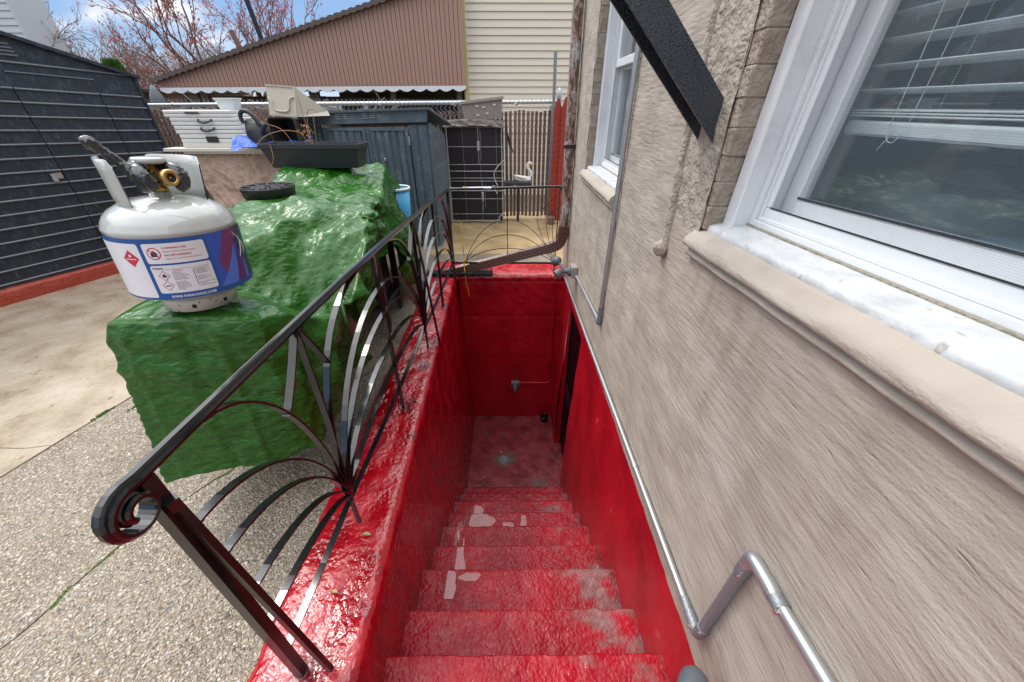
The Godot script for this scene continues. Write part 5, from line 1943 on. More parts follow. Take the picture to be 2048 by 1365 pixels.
	for q in [v3(-0.93, 0.03, -2.50), v3(-0.945, 0.03, -2.92)]:
		st = begin(true)
		lathe(st, [Vector2(0.0, -0.012), Vector2(0.024, -0.012), Vector2(0.03, -0.008), Vector2(0.03, 0.008), Vector2(0.024, 0.012), Vector2(0.0, 0.012)], 16, q, Basis(v3(0, 0, 1), PI / 2))
		obj("caster", st, M.rubber, g)

func on_the_tarp() -> void:
	# round slotted plant stand
	var t := thing("plant_stand", "round black slotted plastic plant stand lying on the green tarp", "plant stand", v3(-1.49, 1.015, -2.47))
	var st := begin(true)
	lathe(st, [Vector2(0.135, 0.0), Vector2(0.142, 0.003), Vector2(0.152, 0.06), Vector2(0.151, 0.064), Vector2(0.147, 0.064), Vector2(0.144, 0.058), Vector2(0.136, 0.006), Vector2(0.0, 0.004)], 40)
	obj("rim", st, M.rubber, t)
	for k in 12:
		var a := TAU * k / 12.0
		var d := v3(cos(a), 0, sin(a))
		st = begin()
		bx(st, d * 0.083 + Vector3.UP * 0.054, v3(0.118, 0.014, 0.011), 0.002, Basis(Vector3.UP, -a))
		obj("spoke", st, M.rubber, t)
	for r in [0.028, 0.085]:
		st = begin(true)
		lathe(st, [Vector2(r - 0.005, 0.046), Vector2(r + 0.005, 0.046), Vector2(r + 0.005, 0.0605), Vector2(r - 0.005, 0.0605)], 32, Vector3.ZERO, Basis.IDENTITY, 0, TAU, true)
		obj("ring", st, M.rubber, t)
	# long window box on the rear hump
	var b := thing("window_box", "long empty charcoal plastic window box planter on the rear tarp hump", "planter")
	var A := v3(-1.865, 1.085, -3.20)
	var hx := 0.72
	st = begin()
	var sec := [[0.0, 0.0], [-0.035, 0.135], [-0.035, 0.138], [-0.044, 0.138], [-0.044, 0.168], [-0.036, 0.168], [-0.030, 0.140], [0.004, 0.010]]
	# four tapered walls with a rolled rim
	var ringpts := func(o: float, y: float) -> Array:
		return [A + v3(0.03 + o, y, -0.0 - o), A + v3(hx - 0.03 - o, y, -o), A + v3(hx - 0.03 - o, y, -0.16 + o), A + v3(0.03 + o, y, -0.16 + o)]
	for k in sec.size() - 1:
		var r0: Array = ringpts.call(sec[k][0], sec[k][1])
		var r1: Array = ringpts.call(sec[k + 1][0], sec[k + 1][1])
		for j in 4:
			var nrm: Vector3 = [v3(0, 0.2, 1), v3(1, 0.2, 0), v3(0, 0.2, -1), v3(-1, 0.2, 0)][j]
			if k >= 5:
				nrm = -nrm
			if k == 4:
				nrm = Vector3.UP
			q4(st, r0[j], r0[(j + 1) % 4], r1[(j + 1) % 4], r1[j], nrm)
	var fl: Array = ringpts.call(0.004, 0.012)
	q4(st, fl[0], fl[1], fl[2], fl[3], Vector3.UP)
	fl = ringpts.call(0.0, 0.0)
	q4(st, fl[0], fl[1], fl[2], fl[3], Vector3.DOWN)
	obj("trough", st, M.charcoal, b)

# ---------------------------------------------------------------- black shed on the left
var S0 := v3(-4.504, 0, -2.99)
var SD := v3(0.2427, -0.0484, -0.97)
var SN := v3(0.970, 0, 0.2427)

func sp(s: float, h: float, o := 0.0) -> Vector3:
	return S0 + SD * s + Vector3.UP * h + SN * o

func sbox(st: SurfaceTool, s0: float, s1: float, h0: float, h1: float, o0: float, o1: float) -> void:
	var P := []
	for o in [o0, o1]:
		for q in [[s0, h0], [s1, h0], [s1, h1], [s0, h1]]:
			P.append(sp(q[0], q[1], o))
	q4(st, P[4], P[5], P[6], P[7], SN)
	q4(st, P[0], P[1], P[2], P[3], -SN)
	q4(st, P[3], P[2], P[6], P[7], Vector3.UP)
	q4(st, P[0], P[1], P[5], P[4], Vector3.DOWN)
	q4(st, P[0], P[3], P[7], P[4], -SD)
	q4(st, P[1], P[2], P[6], P[5], SD)

func black_shed() -> void:
	var t := thing("black_shed", "black ribbed shed with a wide door standing on a red kerb", "shed")
	var ribs := [1.865, 1.674, 1.571, 1.462, 1.355, 1.247, 1.137, 1.028, 0.922, 0.814, 0.706, 0.598, 0.489, 0.380, 0.267, 0.160]
	var SL := -2.2
	var SR := 1.985
	for k in ribs.size():
		var top: float = ribs[k]
		var bot: float = ribs[k + 1] if k + 1 < ribs.size() else 0.128
		# boards between the seams of the door
		var cuts := [SL, 0.955, 1.595, SR] if top < 1.8 and top > 0.2 else [SL, SR]
		for c in cuts.size() - 1:
			var st := begin()
			var a: float = cuts[c] + (0.004 if c > 0 else 0.0)
			var b: float = cuts[c + 1] - (0.004 if c + 2 < cuts.size() else 0.0)
			var P := [sp(a, bot + 0.002, 0.002), sp(b, bot + 0.002, 0.002), sp(b, top - 0.014, -0.004), sp(a, top - 0.014, -0.004)]
			q4(st, P[0], P[1], P[2], P[3], SN)
			q4(st, sp(a, bot, -0.02), sp(a, top, -0.02), P[3], P[0], -SD)
			q4(st, sp(b, bot, -0.02), sp(b, top, -0.02), P[2], P[1], SD)
			obj("board", st, M.shed_black, t)
			st = begin(true)
			var arc := []
			for j in 9:
				var an := lerpf(-1.1, 1.9, j / 8.0)
				arc.append([top - 0.004 + sin(an) * 0.009, 0.001 + cos(an) * 0.010])
			for j in 8:
				q4(st, sp(a, arc[j][0], arc[j][1]), sp(b, arc[j][0], arc[j][1]), sp(b, arc[j + 1][0], arc[j + 1][1]), sp(a, arc[j + 1][0], arc[j + 1][1]), SN + Vector3.UP * 0.6)
			obj("rib", st, M.shed_ridge, t)
	# upper gable board
	var st := begin()
	var gl := 1.985 - SL
	q4(st, sp(SL, 1.869, 0.0), sp(SR, 1.869, 0.0), sp(SR, 1.872, 0.0), sp(SL, 1.85 + gl * 0.222, 0.0), SN)
	obj("gable_board", st, M.shed_black, t)
	st = begin()
	sbox(st, 0.962, 1.60, 1.788, 1.797, 0.001, 0.010)
	obj("door_head", st, M.shed_ridge, t)
	for j in 4:
		st = begin()
		sbox(st, 0.90, 1.085 + j * 0.008, 1.985 - j * 0.026, 1.998 - j * 0.026, 0.001, 0.014)
		obj("vent_louvre", st, M.grey_plastic, t)
	st = begin()
	sbox(st, 0.885, 0.93, 0.955, 1.005, 0.003, 0.022)
	obj("door_handle", st, M.steel, t)
	st = begin()
	sbox(st, 0.85, 0.885, 0.93, 1.0, 0.003, 0.018)
	obj("door_latch", st, M.galv, t)
	# corner trim, roof and body
	st = begin()
	sbox(st, SR, SR + 0.03, 0.128, 1.872, -0.05, 0.010)
	obj("corner_trim", st, M.shed_black, t)
	st = begin()
	var e0 := sp(SR + 0.05, 1.865, 0.04)
	var e1 := sp(SL, 1.865 + gl * 0.222, 0.04)
	var bk := -SN * 2.4
	q4(st, e0, e1, e1 + bk, e0 + bk, Vector3.UP)
	q4(st, e0, e1, e1 + Vector3.UP * -0.03, e0 + Vector3.UP * -0.03, SN)
	q4(st, e0 + Vector3.UP * -0.03, e1 + Vector3.UP * -0.03, e1 + bk + Vector3.UP * -0.03, e0 + bk + Vector3.UP * -0.03, Vector3.DOWN)
	q4(st, e0, e0 + bk, e0 + bk + Vector3.UP * -0.03, e0 + Vector3.UP * -0.03, SD)
	obj("roof", st, M.shed_black, t)
	st = begin()
	sbox(st, SL, SR, 0.128, 1.862, -2.3, -0.021)
	obj("body", st, M.shed_black, t)
	var k := thing("red_kerb", "low brick red painted kerb under the black shed", "kerb")
	st = begin(true)
	var n1 := ns(6.0, 3, 601)
	var rows := []
	for i in 90:
		var s := lerpf(SL, 2.05, i / 89.0)
		var row := []
		for q in [[-0.06, 0.09], [0.05, 0.088], [0.10, 0.085], [0.117, 0.08], [0.126, 0.06], [0.128, 0.03], [0.126, -0.1]]:
			row.append(sp(s, q[0], q[1] + 0.005 * n1.get_noise_2d(s, q[0])) if false else sp(s, q[0] + 0.004 * n1.get_noise_2d(s, q[1] * 4.0), q[1] + 0.006 * n1.get_noise_2d(s, q[0] * 3.0) - 0.04))
		rows.append(row)
	grid(st, rows, SN)
	obj("kerb_body", st, M.kerb, k)

func rough_box(st: SurfaceTool, a: Vector3, b: Vector3, taper: float, bev := 0.004) -> void:
	bxx(st, a, b, bev)

# an open-topped tapered tub
func tub(called: String, c: Vector3, top: Vector2, bot: Vector2, h: float, m: Material, parent: Node, rim := 0.008, B := Basis.IDENTITY) -> void:
	var st := begin()
	var rings := []
	for q in [[bot, 0.0], [top, h - 0.012], [top + Vector2(rim, rim), h - 0.012], [top + Vector2(rim, rim), h], [top - Vector2(0.004, 0.004), h], [bot - Vector2(0.004, 0.004), 0.006]]:
		var r := []
		var rad: float = minf(q[0].x, q[0].y) * 0.3
		for k in 4:
			for j in 4:
				var a := PI / 2 * (k + j / 3.0)
				var cx: float = (q[0].x - rad) * (1 if k == 0 or k == 3 else -1)
				var cz: float = (q[0].y - rad) * (1 if k < 2 else -1)
				r.append(c + B * v3(cx + cos(a) * rad, q[1], cz + sin(a) * rad))
		rings.append(r)
	for i in rings.size() - 1:
		for j in 16:
			var mid: Vector3 = (rings[i][j] + rings[i][(j + 1) % 16]) * 0.5 - c
			var o := B * v3((B.inverse() * mid).x, 0.0, (B.inverse() * mid).z)
			if i >= 4:
				o = -o
			if i == 3:
				o = B.y
			if i == 1:
				o = -B.y
			q4(st, rings[i][j], rings[i][(j + 1) % 16], rings[i + 1][(j + 1) % 16], rings[i + 1][j], o)
	for e in [[0, -1.0], [5, 1.0]]:
		for j in range(1, 15):
			t3(st, rings[e[0]][0], rings[e[0]][j], rings[e[0]][j + 1], B.y * e[1])
	obj(called, st, m, parent)

func yard_things() -> void:
	var rng := RandomNumberGenerator.new()
	rng.seed = 31
	# --- grey metal garden shed
	var t := thing("grey_shed", "small dark grey metal garden shed with louvred front behind the tarp", "shed")
	var zf := -4.55
	var xl := -2.10
	var xr := -0.84
	for q in [[-2.10, -1.97], [-1.055, -0.84]]:
		corrugated(t, "panel", q[0], q[1], 0.02, 1.325, zf)
	for q in [[-1.962, -1.516], [-1.508, -1.064]]:
		var d := Node3D.new()
		d.name = numbered("door", t)
		t.add_child(d, true)
		corrugated(d, "door_panel", q[0] + 0.03, q[1] - 0.03, 0.08, 1.27, zf + 0.012)
		var st := begin()
		for r in [[q[0], q[0] + 0.03, 0.05, 1.302], [q[1] - 0.03, q[1], 0.05, 1.302], [q[0] + 0.0305, q[1] - 0.0305, 1.27, 1.3015], [q[0] + 0.0305, q[1] - 0.0305, 0.05, 0.08]]:
			bxx(st, v3(r[0], r[2], zf + 0.008), v3(r[1], r[3], zf + 0.022), 0.002)
		obj("door_frame", st, M.grey_metal, d)
	one_box("hinge", v3(-1.066, 1.14, zf + 0.0225), v3(-1.052, 1.22, zf + 0.030), M.galv, t)
	one_box("hinge", v3(-1.066, 0.30, zf + 0.0225), v3(-1.052, 0.38, zf + 0.030), M.galv, t)
	one_box("door_knob", v3(-1.36, 0.98, zf + 0.0225), v3(-1.34, 1.01, zf + 0.036), M.steel, t, 0.003)
	var st := begin()
	q4(st, v3(xl - 0.08, 1.325, zf + 0.030), v3(xr - 0.005, 1.352, zf + 0.030), v3(xr + 0.005, 1.475, zf + 0.03), v3(xl - 0.08, 1.440, zf + 0.03), v3(0, 0, 1))
	q4(st, v3(xl - 0.08, 1.325, zf + 0.030), v3(xr - 0.005, 1.352, zf + 0.030), v3(xr - 0.005, 1.352, zf - 0.0), v3(xl - 0.08, 1.325, zf - 0.0), v3(0, -1, 0))
	obj("fascia", st, M.grey_metal, t)
	st = begin()
	var rp4 := [v3(xl - 0.20, 1.438, zf + 0.06), v3(xr + 0.03, 1.484, zf + 0.06), v3(xr + 0.10, 1.30, zf - 1.05), v3(xl - 0.20, 1.27, zf - 1.05)]
	q4(st, rp4[0], rp4[1], rp4[2], rp4[3], Vector3.UP)
	for k in 4:
		var a: Vector3 = rp4[k]
		var b: Vector3 = rp4[(k + 1) % 4]
		q4(st, a, b, b - Vector3.UP * 0.02, a - Vector3.UP * 0.02, (a + b) * 0.5 - (rp4[0] + rp4[2]) * 0.5)
	q4(st, rp4[0] - Vector3.UP * 0.02, rp4[1] - Vector3.UP * 0.02, rp4[2] - Vector3.UP * 0.02, rp4[3] - Vector3.UP * 0.02, Vector3.DOWN)
	obj("roof", st, M.grey_metal, t)
	for gx in [-1.80, -1.72, -1.52, -1.44]:
		for j in 4:
			st = begin()
			bx(st, v3(gx + 0.035, 1.378 + j * 0.019 + (gx + 1.8) * 0.03, zf + 0.035), v3(0.055, 0.010, 0.012), 0.003, Basis(v3(1, 0, 0), 0.5))
			obj("louvre", st, M.galv_dark, t)
	# side wall, ridged
	st = begin()
	for k in 12:
		var z0 := zf - k * 0.085
		var zm := z0 - 0.05
		var z1 := z0 - 0.085
		q4(st, v3(xr, 0.02, z0), v3(xr, 0.02, zm), v3(xr, 1.34 - k * 0.014, zm), v3(xr, 1.35 - k * 0.014, z0), Vector3.RIGHT)
		q4(st, v3(xr, 0.02, zm), v3(xr + 0.012, 0.02, zm - 0.012), v3(xr + 0.012, 1.34 - k * 0.014, zm - 0.012), v3(xr, 1.34 - k * 0.014, zm), Vector3.RIGHT)
		q4(st, v3(xr + 0.012, 0.02, zm - 0.012), v3(xr, 0.02, z1), v3(xr, 1.34 - k * 0.014, z1), v3(xr + 0.012, 1.34 - k * 0.014, zm - 0.012), Vector3.RIGHT)
	obj("side_wall", st, M.grey_metal, t)
	one_box("base_strip", v3(xl, 0.001, zf - 1.0), v3(xr + 0.015, 0.02, zf + 0.03), M.galv, t)
	one_box("side_wall", v3(xl - 0.006, 0.02, zf - 1.0), v3(xl, 1.27, zf), M.grey_metal, t)
	one_box("back_wall", v3(xl, 0.02, zf - 1.02), v3(xr, 1.20, zf - 1.0), M.grey_metal, t)
	# --- bench or box under the tan sheet
	var bn := thing("tan_sheet", "creased tan plastic sheet hanging over a storage crate by the fence", "sheet")
	var n1 := ns(2.0, 4, 701, true)
	var n2 := ns(6.0, 3, 702)
	var rows := []
	for i in 60:
		var v := i / 59.0
		var row := []
		for j in 70:
			var u := j / 69.0
			var y := lerpf(1.075, 0.25, v)
			var x := lerpf(-3.36, -2.02, u) + 0.35 * v * (1.0 - u) * 0.9
			var zz := -4.35 + 0.18 * v + 0.035 * n1.get_noise_2d(x * 1.3 + y * 0.8, y * 0.8 - x * 0.4) * smoothstep(0, 0.25, v) + 0.01 * n2.get_noise_2d(x, y)
			row.append(v3(x, y + 0.015 * sin(u * 5.0) * v, zz))
		rows.append(row)
	st = begin(true)
	grid(st, rows, v3(0, 0, 1))
	obj("sheet_front", st, M.tan_cloth, bn)
	st = begin()
	q4(st, v3(-3.36, 1.075, -4.352), v3(-2.02, 1.075, -4.352), v3(-2.02, 1.075, -4.9), v3(-3.36, 1.075, -4.9), Vector3.UP)
	q4(st, v3(-3.36, 1.075, -4.36), v3(-3.36, 1.075, -4.9), v3(-3.36, 0.2, -4.9), v3(-3.10, 0.25, -4.25), Vector3.LEFT)
	obj("sheet_top", st, M.tan_cloth, bn)
	var cr := thing("storage_crate", "wooden storage crate hidden under the tan plastic sheet", "crate")
	one_box("crate_body", v3(-3.28, 0.0, -4.9), v3(-2.1, 1.05, -4.44), M.wood, cr, 0.005)
	for j in 3:
		one_box("plank", v3(-3.05, 0.38 + j * 0.05, -4.20), v3(-2.75, 0.415 + j * 0.05, -4.15), M.wood, cr, 0.003)
	# --- long boards on top
	var lb := thing("white_board", "long off white boards laid on the tan covered crate", "board")
	one_box("board", v3(-3.52, 1.098, -4.44), v3(-2.10, 1.128, -4.28), M.off_white, lb, 0.003)
	one_box("board", v3(-3.34, 1.0765, -4.46), v3(-2.05, 1.0965, -4.30), M.off_white, lb, 0.003)
	one_box("riser", v3(-3.36, 1.129, -4.74), v3(-2.5, 1.165, -4.36), M.off_white, lb, 0.003)
	# --- stack of white plastic cases
	var wy := 1.166
	var cases := [["leaning white plastic case with a dark latch, lowest of the stack", 0.085], ["white plastic case with black handle, second from the bottom", 0.072], ["white plastic case with black handle, third from the bottom", 0.070], ["white plastic case with a flat dark handle, top of the stack", 0.062]]
	for k in 4:
		var c := thing("plastic_case", cases[k][0], "case", Vector3.ZERO, "white plastic cases stacked by the fence")
		var h: float = cases[k][1]
		var ox: float = [0.02, 0.0, -0.01, -0.05][k]
		one_box("lower_shell", v3(-3.41 + ox, wy, -4.72), v3(-2.73 + ox, wy + h * 0.48, -4.40), M.case_white, c, 0.006)
		one_box("upper_shell", v3(-3.41 + ox, wy + h * 0.52, -4.72), v3(-2.73 + ox, wy + h * 0.97, -4.40), M.case_white, c, 0.006)
		one_box("seam", v3(-3.40 + ox, wy + h * 0.47, -4.71), v3(-2.74 + ox, wy + h * 0.53, -4.405), M.gasket, c)
		if k == 0:
			one_box("latch", v3(-3.12, wy + 0.008, -4.399), v3(-3.0, wy + 0.062, -4.389), M.charcoal, c, 0.004)
		elif k == 3:
			one_box("handle", v3(-3.24, wy + 0.030, -4.399), v3(-3.1, wy + 0.046, -4.388), M.charcoal, c, 0.004)
		else:
			one_tube("handle", catmull([v3(-3.13, wy + 0.05, -4.40), v3(-3.12, wy + 0.034, -4.372), v3(-3.065, wy + 0.022, -4.365), v3(-3.01, wy + 0.034, -4.372), v3(-3.0, wy + 0.05, -4.40)], 4), 0.009, M.charcoal, c, 8)
		wy += h + 0.002
	var tb := thing("clear_tub", "translucent white plastic food tub on the stacked cases", "tub")
	tub("tub_wall", v3(-2.86, wy, -4.55), Vector2(0.10, 0.08), Vector2(0.075, 0.06), 0.10, M.tub, tb, 0.006)
	# --- watering can
	var wc := thing("watering_can", "charcoal plastic watering can on the blue tarp beside the cases", "watering can")
	st = begin(true)
	var prof := []
	var P := [v3(-2.47, 1.15, -4.30), v3(-2.49, 1.22, -4.30), v3(-2.52, 1.29, -4.30), v3(-2.545, 1.345, -4.30), v3(-2.56, 1.39, -4.30)]
	sweep(st, catmull(P, 5), ring(0.105, 18), v3(0, 0, 1), true, [0.95, 1, 1.03, 1.05, 1.06, 1.06, 1.06, 1.05, 1.04, 1.02, 1.0, 0.96, 0.9, 0.83, 0.76, 0.68, 0.6, 0.52, 0.45, 0.38, 0.3])
	obj("body", st, M.charcoal, wc)
	one_tube("handle", catmull([v3(-2.595, 1.35, -4.25), v3(-2.605, 1.41, -4.25), v3(-2.575, 1.452, -4.25), v3(-2.52, 1.445, -4.25), v3(-2.475, 1.40, -4.25), v3(-2.44, 1.33, -4.25)], 5), 0.019, M.charcoal, wc, 10)
	st = begin(true)
	sweep(st, [v3(-2.46, 1.22, -4.24), v3(-2.40, 1.31, -4.22), v3(-2.33, 1.36, -4.20)], ring(0.022, 10), v3(0, 0, 1), true, [1.2, 0.9, 0.8])
	obj("spout", st, M.charcoal, wc)
	# --- blue sheet
	var bt := thing("blue_sheet", "crumpled bright blue plastic sheet under the watering can", "sheet")
	rows = []
	for i in 26:
		var row := []
		for j in 50:
			var u := j / 49.0
			var v := i / 25.0
			var x := lerpf(-2.72, -2.02, u)
			var zz := lerpf(-4.52, -4.10, v)
			var y := 1.175 + 0.11 * crumple(x * 1.0, zz * 1.0, n2) + 0.03 * (1.0 - u) - 0.05 * smoothstep(0.6, 1.0, v)
			row.append(v3(x, y, zz))
		rows.append(row)
	st = begin(true)
	grid(st, rows, Vector3.UP)
	obj("sheet_body", st, M.blue_tarp, bt)
	# --- dark flower pot lying on its side, facing us
	var fp := thing("square_pot", "square dark plastic pot lying on its side with its open mouth forward", "pot")
	tub("pot_wall", v3(-2.16, 1.285, -4.40), Vector2(0.125, 0.115), Vector2(0.09, 0.085), 0.28, M.pot_inside, fp, 0.006, Basis(v3(1, 0, 0), PI / 2))
	# --- beige bin tipped over on top
	var bb := thing("beige_bin", "beige plastic bin tipped on its side on top of the pile", "bin")
	st = begin()
	var f := [v3(-2.285, 1.425, -4.20), v3(-2.035, 1.405, -4.20), v3(-2.005, 1.645, -4.24), v3(-2.27, 1.66, -4.24)]
	var bk := [v3(-2.27, 1.425, -4.50), v3(-1.82, 1.41, -4.46), v3(-1.84, 1.45, -4.48), v3(-2.22, 1.62, -4.55)]
	q4(st, f[0], f[1], f[2], f[3], v3(0, 0, 1))
	for k in 4:
		q4(st, f[k], f[(k + 1) % 4], bk[(k + 1) % 4], bk[k], (f[k] + f[(k + 1) % 4]) * 0.5 - (f[0] + f[2]) * 0.5)
	q4(st, bk[0], bk[1], bk[2], bk[3], v3(0, 0, -1))
	var shell := obj("bin_shell", st, M.beige, bb)
	one_tube("moulding", catmull([v3(-2.27, 1.56, -4.215), v3(-2.245, 1.54, -4.208), v3(-2.225, 1.475, -4.20), v3(-2.20, 1.455, -4.195), v3(-2.12, 1.45, -4.193), v3(-2.09, 1.47, -4.195), v3(-2.075, 1.53, -4.205), v3(-2.05, 1.56, -4.212), v3(-2.02, 1.565, -4.215)], 4), 0.008, M.beige, bb, 8)
	bar("rim", [f[3], f[2]], 0.02, 0.012, v3(0, 0, 1), M.beige, bb)
	bar("rim", [f[0], f[1]], 0.02, 0.012, v3(0, 0, 1), M.beige, bb)
	bar("rim", [f[1], f[2]], 0.02, 0.012, v3(0, 0, 1), M.beige, bb)
	# --- dead vine in the window box
	var dv := thing("dead_vine", "leafless dry vine trailing out of the window box", "plant")
	var vines := [[v3(-1.55, 1.10, -3.27), v3(-1.56, 1.28, -3.26), v3(-1.60, 1.33, -3.24), v3(-1.72, 1.335, -3.21), v3(-1.84, 1.285, -3.16), v3(-1.93, 1.17, -3.14), v3(-2.0, 1.04, -3.12)],
		[v3(-1.55, 1.12, -3.28), v3(-1.53, 1.33, -3.28), v3(-1.50, 1.46, -3.28), v3(-1.44, 1.47, -3.27), v3(-1.42, 1.45, -3.26)],
		[v3(-1.53, 1.33, -3.28), v3(-1.54, 1.45, -3.28), v3(-1.545, 1.56, -3.29)],
		[v3(-1.50, 1.12, -3.28), v3(-1.47, 1.36, -3.27), v3(-1.46, 1.44, -3.27)],
		[v3(-1.62, 1.12, -3.27), v3(-1.70, 1.33, -3.25), v3(-1.83, 1.39, -3.24), v3(-1.88, 1.46, -3.22)],
		[v3(-1.78, 1.255, -3.15), v3(-1.775, 1.16, -3.13), v3(-1.81, 1.10, -3.12)]]
	for q in vines:
		one_tube("stem", catmull(q, 5), 0.0026, M.twig, dv, 6)
	for k in 26:
		var c := v3(-1.52 + rng.randfn() * 0.035, 1.285 + rng.randf_range(-0.05, 0.09), -3.25 + rng.randfn() * 0.025)
		st = begin()
		var B := Basis.from_euler(v3(rng.randf() * 6.0, rng.randf() * 6.0, rng.randf() * 6.0))
		var L := rng.randf_range(0.018, 0.032)
		t3(st, c, c + B * v3(L * 0.4, L * 0.15, L * 0.5), c + B * v3(0, -0.004, L), B.y)
		t3(st, c, c + B * v3(0, -0.004, L), c + B * v3(-L * 0.4, L * 0.15, L * 0.5), B.y)
		obj("dead_leaf", st, M.leaf_dead, dv)
	# --- blue bucket
	var bu := thing("blue_bucket", "light blue plastic bucket with a pale rim beside the grey shed", "bucket", v3(-1.065, 0.46, -3.75))
	st = begin(true)
	lathe(st, [Vector2(0.0, 0.0), Vector2(0.085, 0.0), Vector2(0.095, 0.01), Vector2(0.125, 0.37), Vector2(0.120, 0.37), Vector2(0.09, 0.02), Vector2(0.0, 0.015)], 28)
	obj("bucket_wall", st, M.bucket, bu)
	st = begin(true)
	lathe(st, [Vector2(0.120, 0.368), Vector2(0.133, 0.368), Vector2(0.134, 0.383), Vector2(0.126, 0.39), Vector2(0.119, 0.384)], 28, Vector3.ZERO, Basis.IDENTITY, 0, TAU, true)
	obj("rim", st, M.bucket_rim, bu)
	var bs := thing("bucket_stool", "low dark stool under the blue bucket, hidden by the tarp", "stool")
	one_box("seat", v3(-1.19, 0.43, -3.88), v3(-0.96, 0.459, -3.62), M.rubber, bs, 0.004)
	for q in [[-1.17, -3.86], [-0.98, -3.86], [-1.17, -3.64], [-0.98, -3.64]]:
		bar("leg", [v3(q[0], 0.0, q[1]), v3(q[0], 0.43, q[1])], 0.03, 0.03, v3(1, 0, 0), M.rubber, bs)
	# --- folding wire crate in front of the fence
	var wc2 := thing("wire_crate", "tall folding wire crate with a dark tray standing before the fence", "crate")
	var zc := -5.72
	for x in [-0.845, -0.085]:
		one_tube("frame_post", [v3(x, 0.01, zc), v3(x - 0.01 * signf(x + 0.4), 1.32, zc)], 0.011, M.galv, wc2, 8)
	for y in [1.255, 1.02, 0.80, 0.715, 0.625, 0.585, 0.50, 0.455, 0.345, 0.13, 0.035]:
		one_tube("wire", [v3(-0.87, y, zc + 0.008), v3(-0.06, y, zc + 0.008)], 0.0055 if y in [0.715, 0.455, 0.035] else 0.0038, M.galv, wc2, 6)
	for x in [-0.62, -0.39, -0.165]:
		one_tube("wire", [v3(x, 0.03, zc + 0.004), v3(x, 1.27, zc + 0.004)], 0.003, M.galv_dark, wc2, 6)
	for q in [[-0.41, 1.03], [-0.375, 0.38]]:
		one_box("latch", v3(q[0] - 0.018, q[1] - 0.06, zc + 0.013), v3(q[0] + 0.018, q[1] + 0.06, zc + 0.028), M.galv, wc2, 0.006)
		one_tube("latch_rod", [v3(q[0], q[1] - 0.22, zc + 0.02), v3(q[0], q[1] + 0.22, zc + 0.02)], 0.0045, M.galv, wc2, 6)
		one_tube("latch_rod", [v3(q[0] + 0.035, q[1] - 0.16, zc + 0.02), v3(q[0] + 0.035, q[1] + 0.18, zc + 0.02)], 0.004, M.galv_dark, wc2, 6)
	var tray := one_box("dark_tray", v3(-0.84, 0.02, zc - 0.07), v3(-0.09, 1.28, zc - 0.02), mat(lin(0.014, 0.013, 0.02), 0.5), wc2, 0.004)
	var cl := thing("grey_cloth", "stiff grey cloth draped over the top of the wire crate", "cloth")
	rows = []
	for i in 36:
		var v := i / 35.0
		var row := []
		for j in 52:
			var u := j / 51.0
			var a := u * 1.9 - 0.45
			var x: float
			var y: float
			if a < 0.0:
				x = -0.885 - 0.02 * n2.get_noise_2d(v * 2.0, a) + 0.03 * a; y = 1.315 + a * 0.9 * (0.8 + 0.2 * v)
			elif a <= 1.0:
				x = lerpf(-0.885, -0.05, a); y = 1.315 + 0.02 * sin(a * PI) + 0.018 * n1.get_noise_2d(a * 2.0, v)
			else:
				x = -0.05 + (a - 1.0) * 0.30 * (0.4 + 0.6 * v); y = 1.315 - (a - 1.0) * 0.88 * (0.75 + 0.25 * v)
			var zz := lerpf(-5.93, -5.66, v) + 0.03 * n2.get_noise_2d(x * 1.5, y * 1.5 + v)
			y -= 0.07 * smoothstep(0.8, 1.0, v) * (1.0 if a >= 0.0 and a <= 1.0 else 0.0)
			row.append(v3(x, y, zz))
		rows.append(row)
	st = begin(true)
	grid(st, rows, v3(0, 0.3, 1))
	obj("cloth_body", st, M.grey_cloth, cl)
	var rope := thing("white_rope", "thin white rope looped down the right side of the wire crate", "rope")
	one_tube("rope_body", catmull([v3(-0.06, 0.86, -5.68), v3(-0.13, 0.80, -5.68), v3(-0.20, 0.70, -5.68), v3(-0.19, 0.60, -5.68), v3(-0.155, 0.52, -5.68), v3(-0.19, 0.48, -5.68), v3(-0.16, 0.42, -5.68)], 5), 0.006, M.off_white, rope, 6)
	one_tube("rope_end", catmull([v3(-0.06, 0.16, -5.68), v3(-0.13, 0.10, -5.67), v3(-0.15, 0.05, -5.67), v3(-0.18, 0.005, -5.66)], 5), 0.006, M.off_white, rope, 6)
	# --- grey lidded crate on the fence line
	var gl := thing("grey_tote", "faded grey ribbed plastic tote sitting above the wire crate", "tote")
	var tz := -5.86
	st = begin()
	var lo := [v3(-0.585, 1.335, tz + 0.05), v3(-0.085, 1.345, tz + 0.05), v3(-0.085, 1.345, tz - 0.10), v3(-0.585, 1.335, tz - 0.10)]
	var hi := [v3(-0.62, 1.525, tz + 0.06), v3(-0.075, 1.585, tz + 0.06), v3(-0.075, 1.585, tz - 0.11), v3(-0.62, 1.525, tz - 0.11)]
	for k in 4:
		q4(st, lo[k], lo[(k + 1) % 4], hi[(k + 1) % 4], hi[k], (lo[k] + lo[(k + 1) % 4]) * 0.5 - (lo[0] + lo[2]) * 0.5)
	q4(st, lo[0], lo[1], lo[2], lo[3], Vector3.DOWN)
	q4(st, hi[0], hi[1], hi[2], hi[3], Vector3.UP)
	obj("tote_body", st, M.grey_lid, gl)
	for k in 6:
		var u := (k + 0.5) / 6.0
		bar("rib", [lo[0].lerp(lo[1], u) + v3(0, 0, 0.006), hi[0].lerp(hi[1], u) + v3(0, -0.02, 0.006)], 0.012, 0.012, v3(1, 0, 0), M.grey_lid, gl)
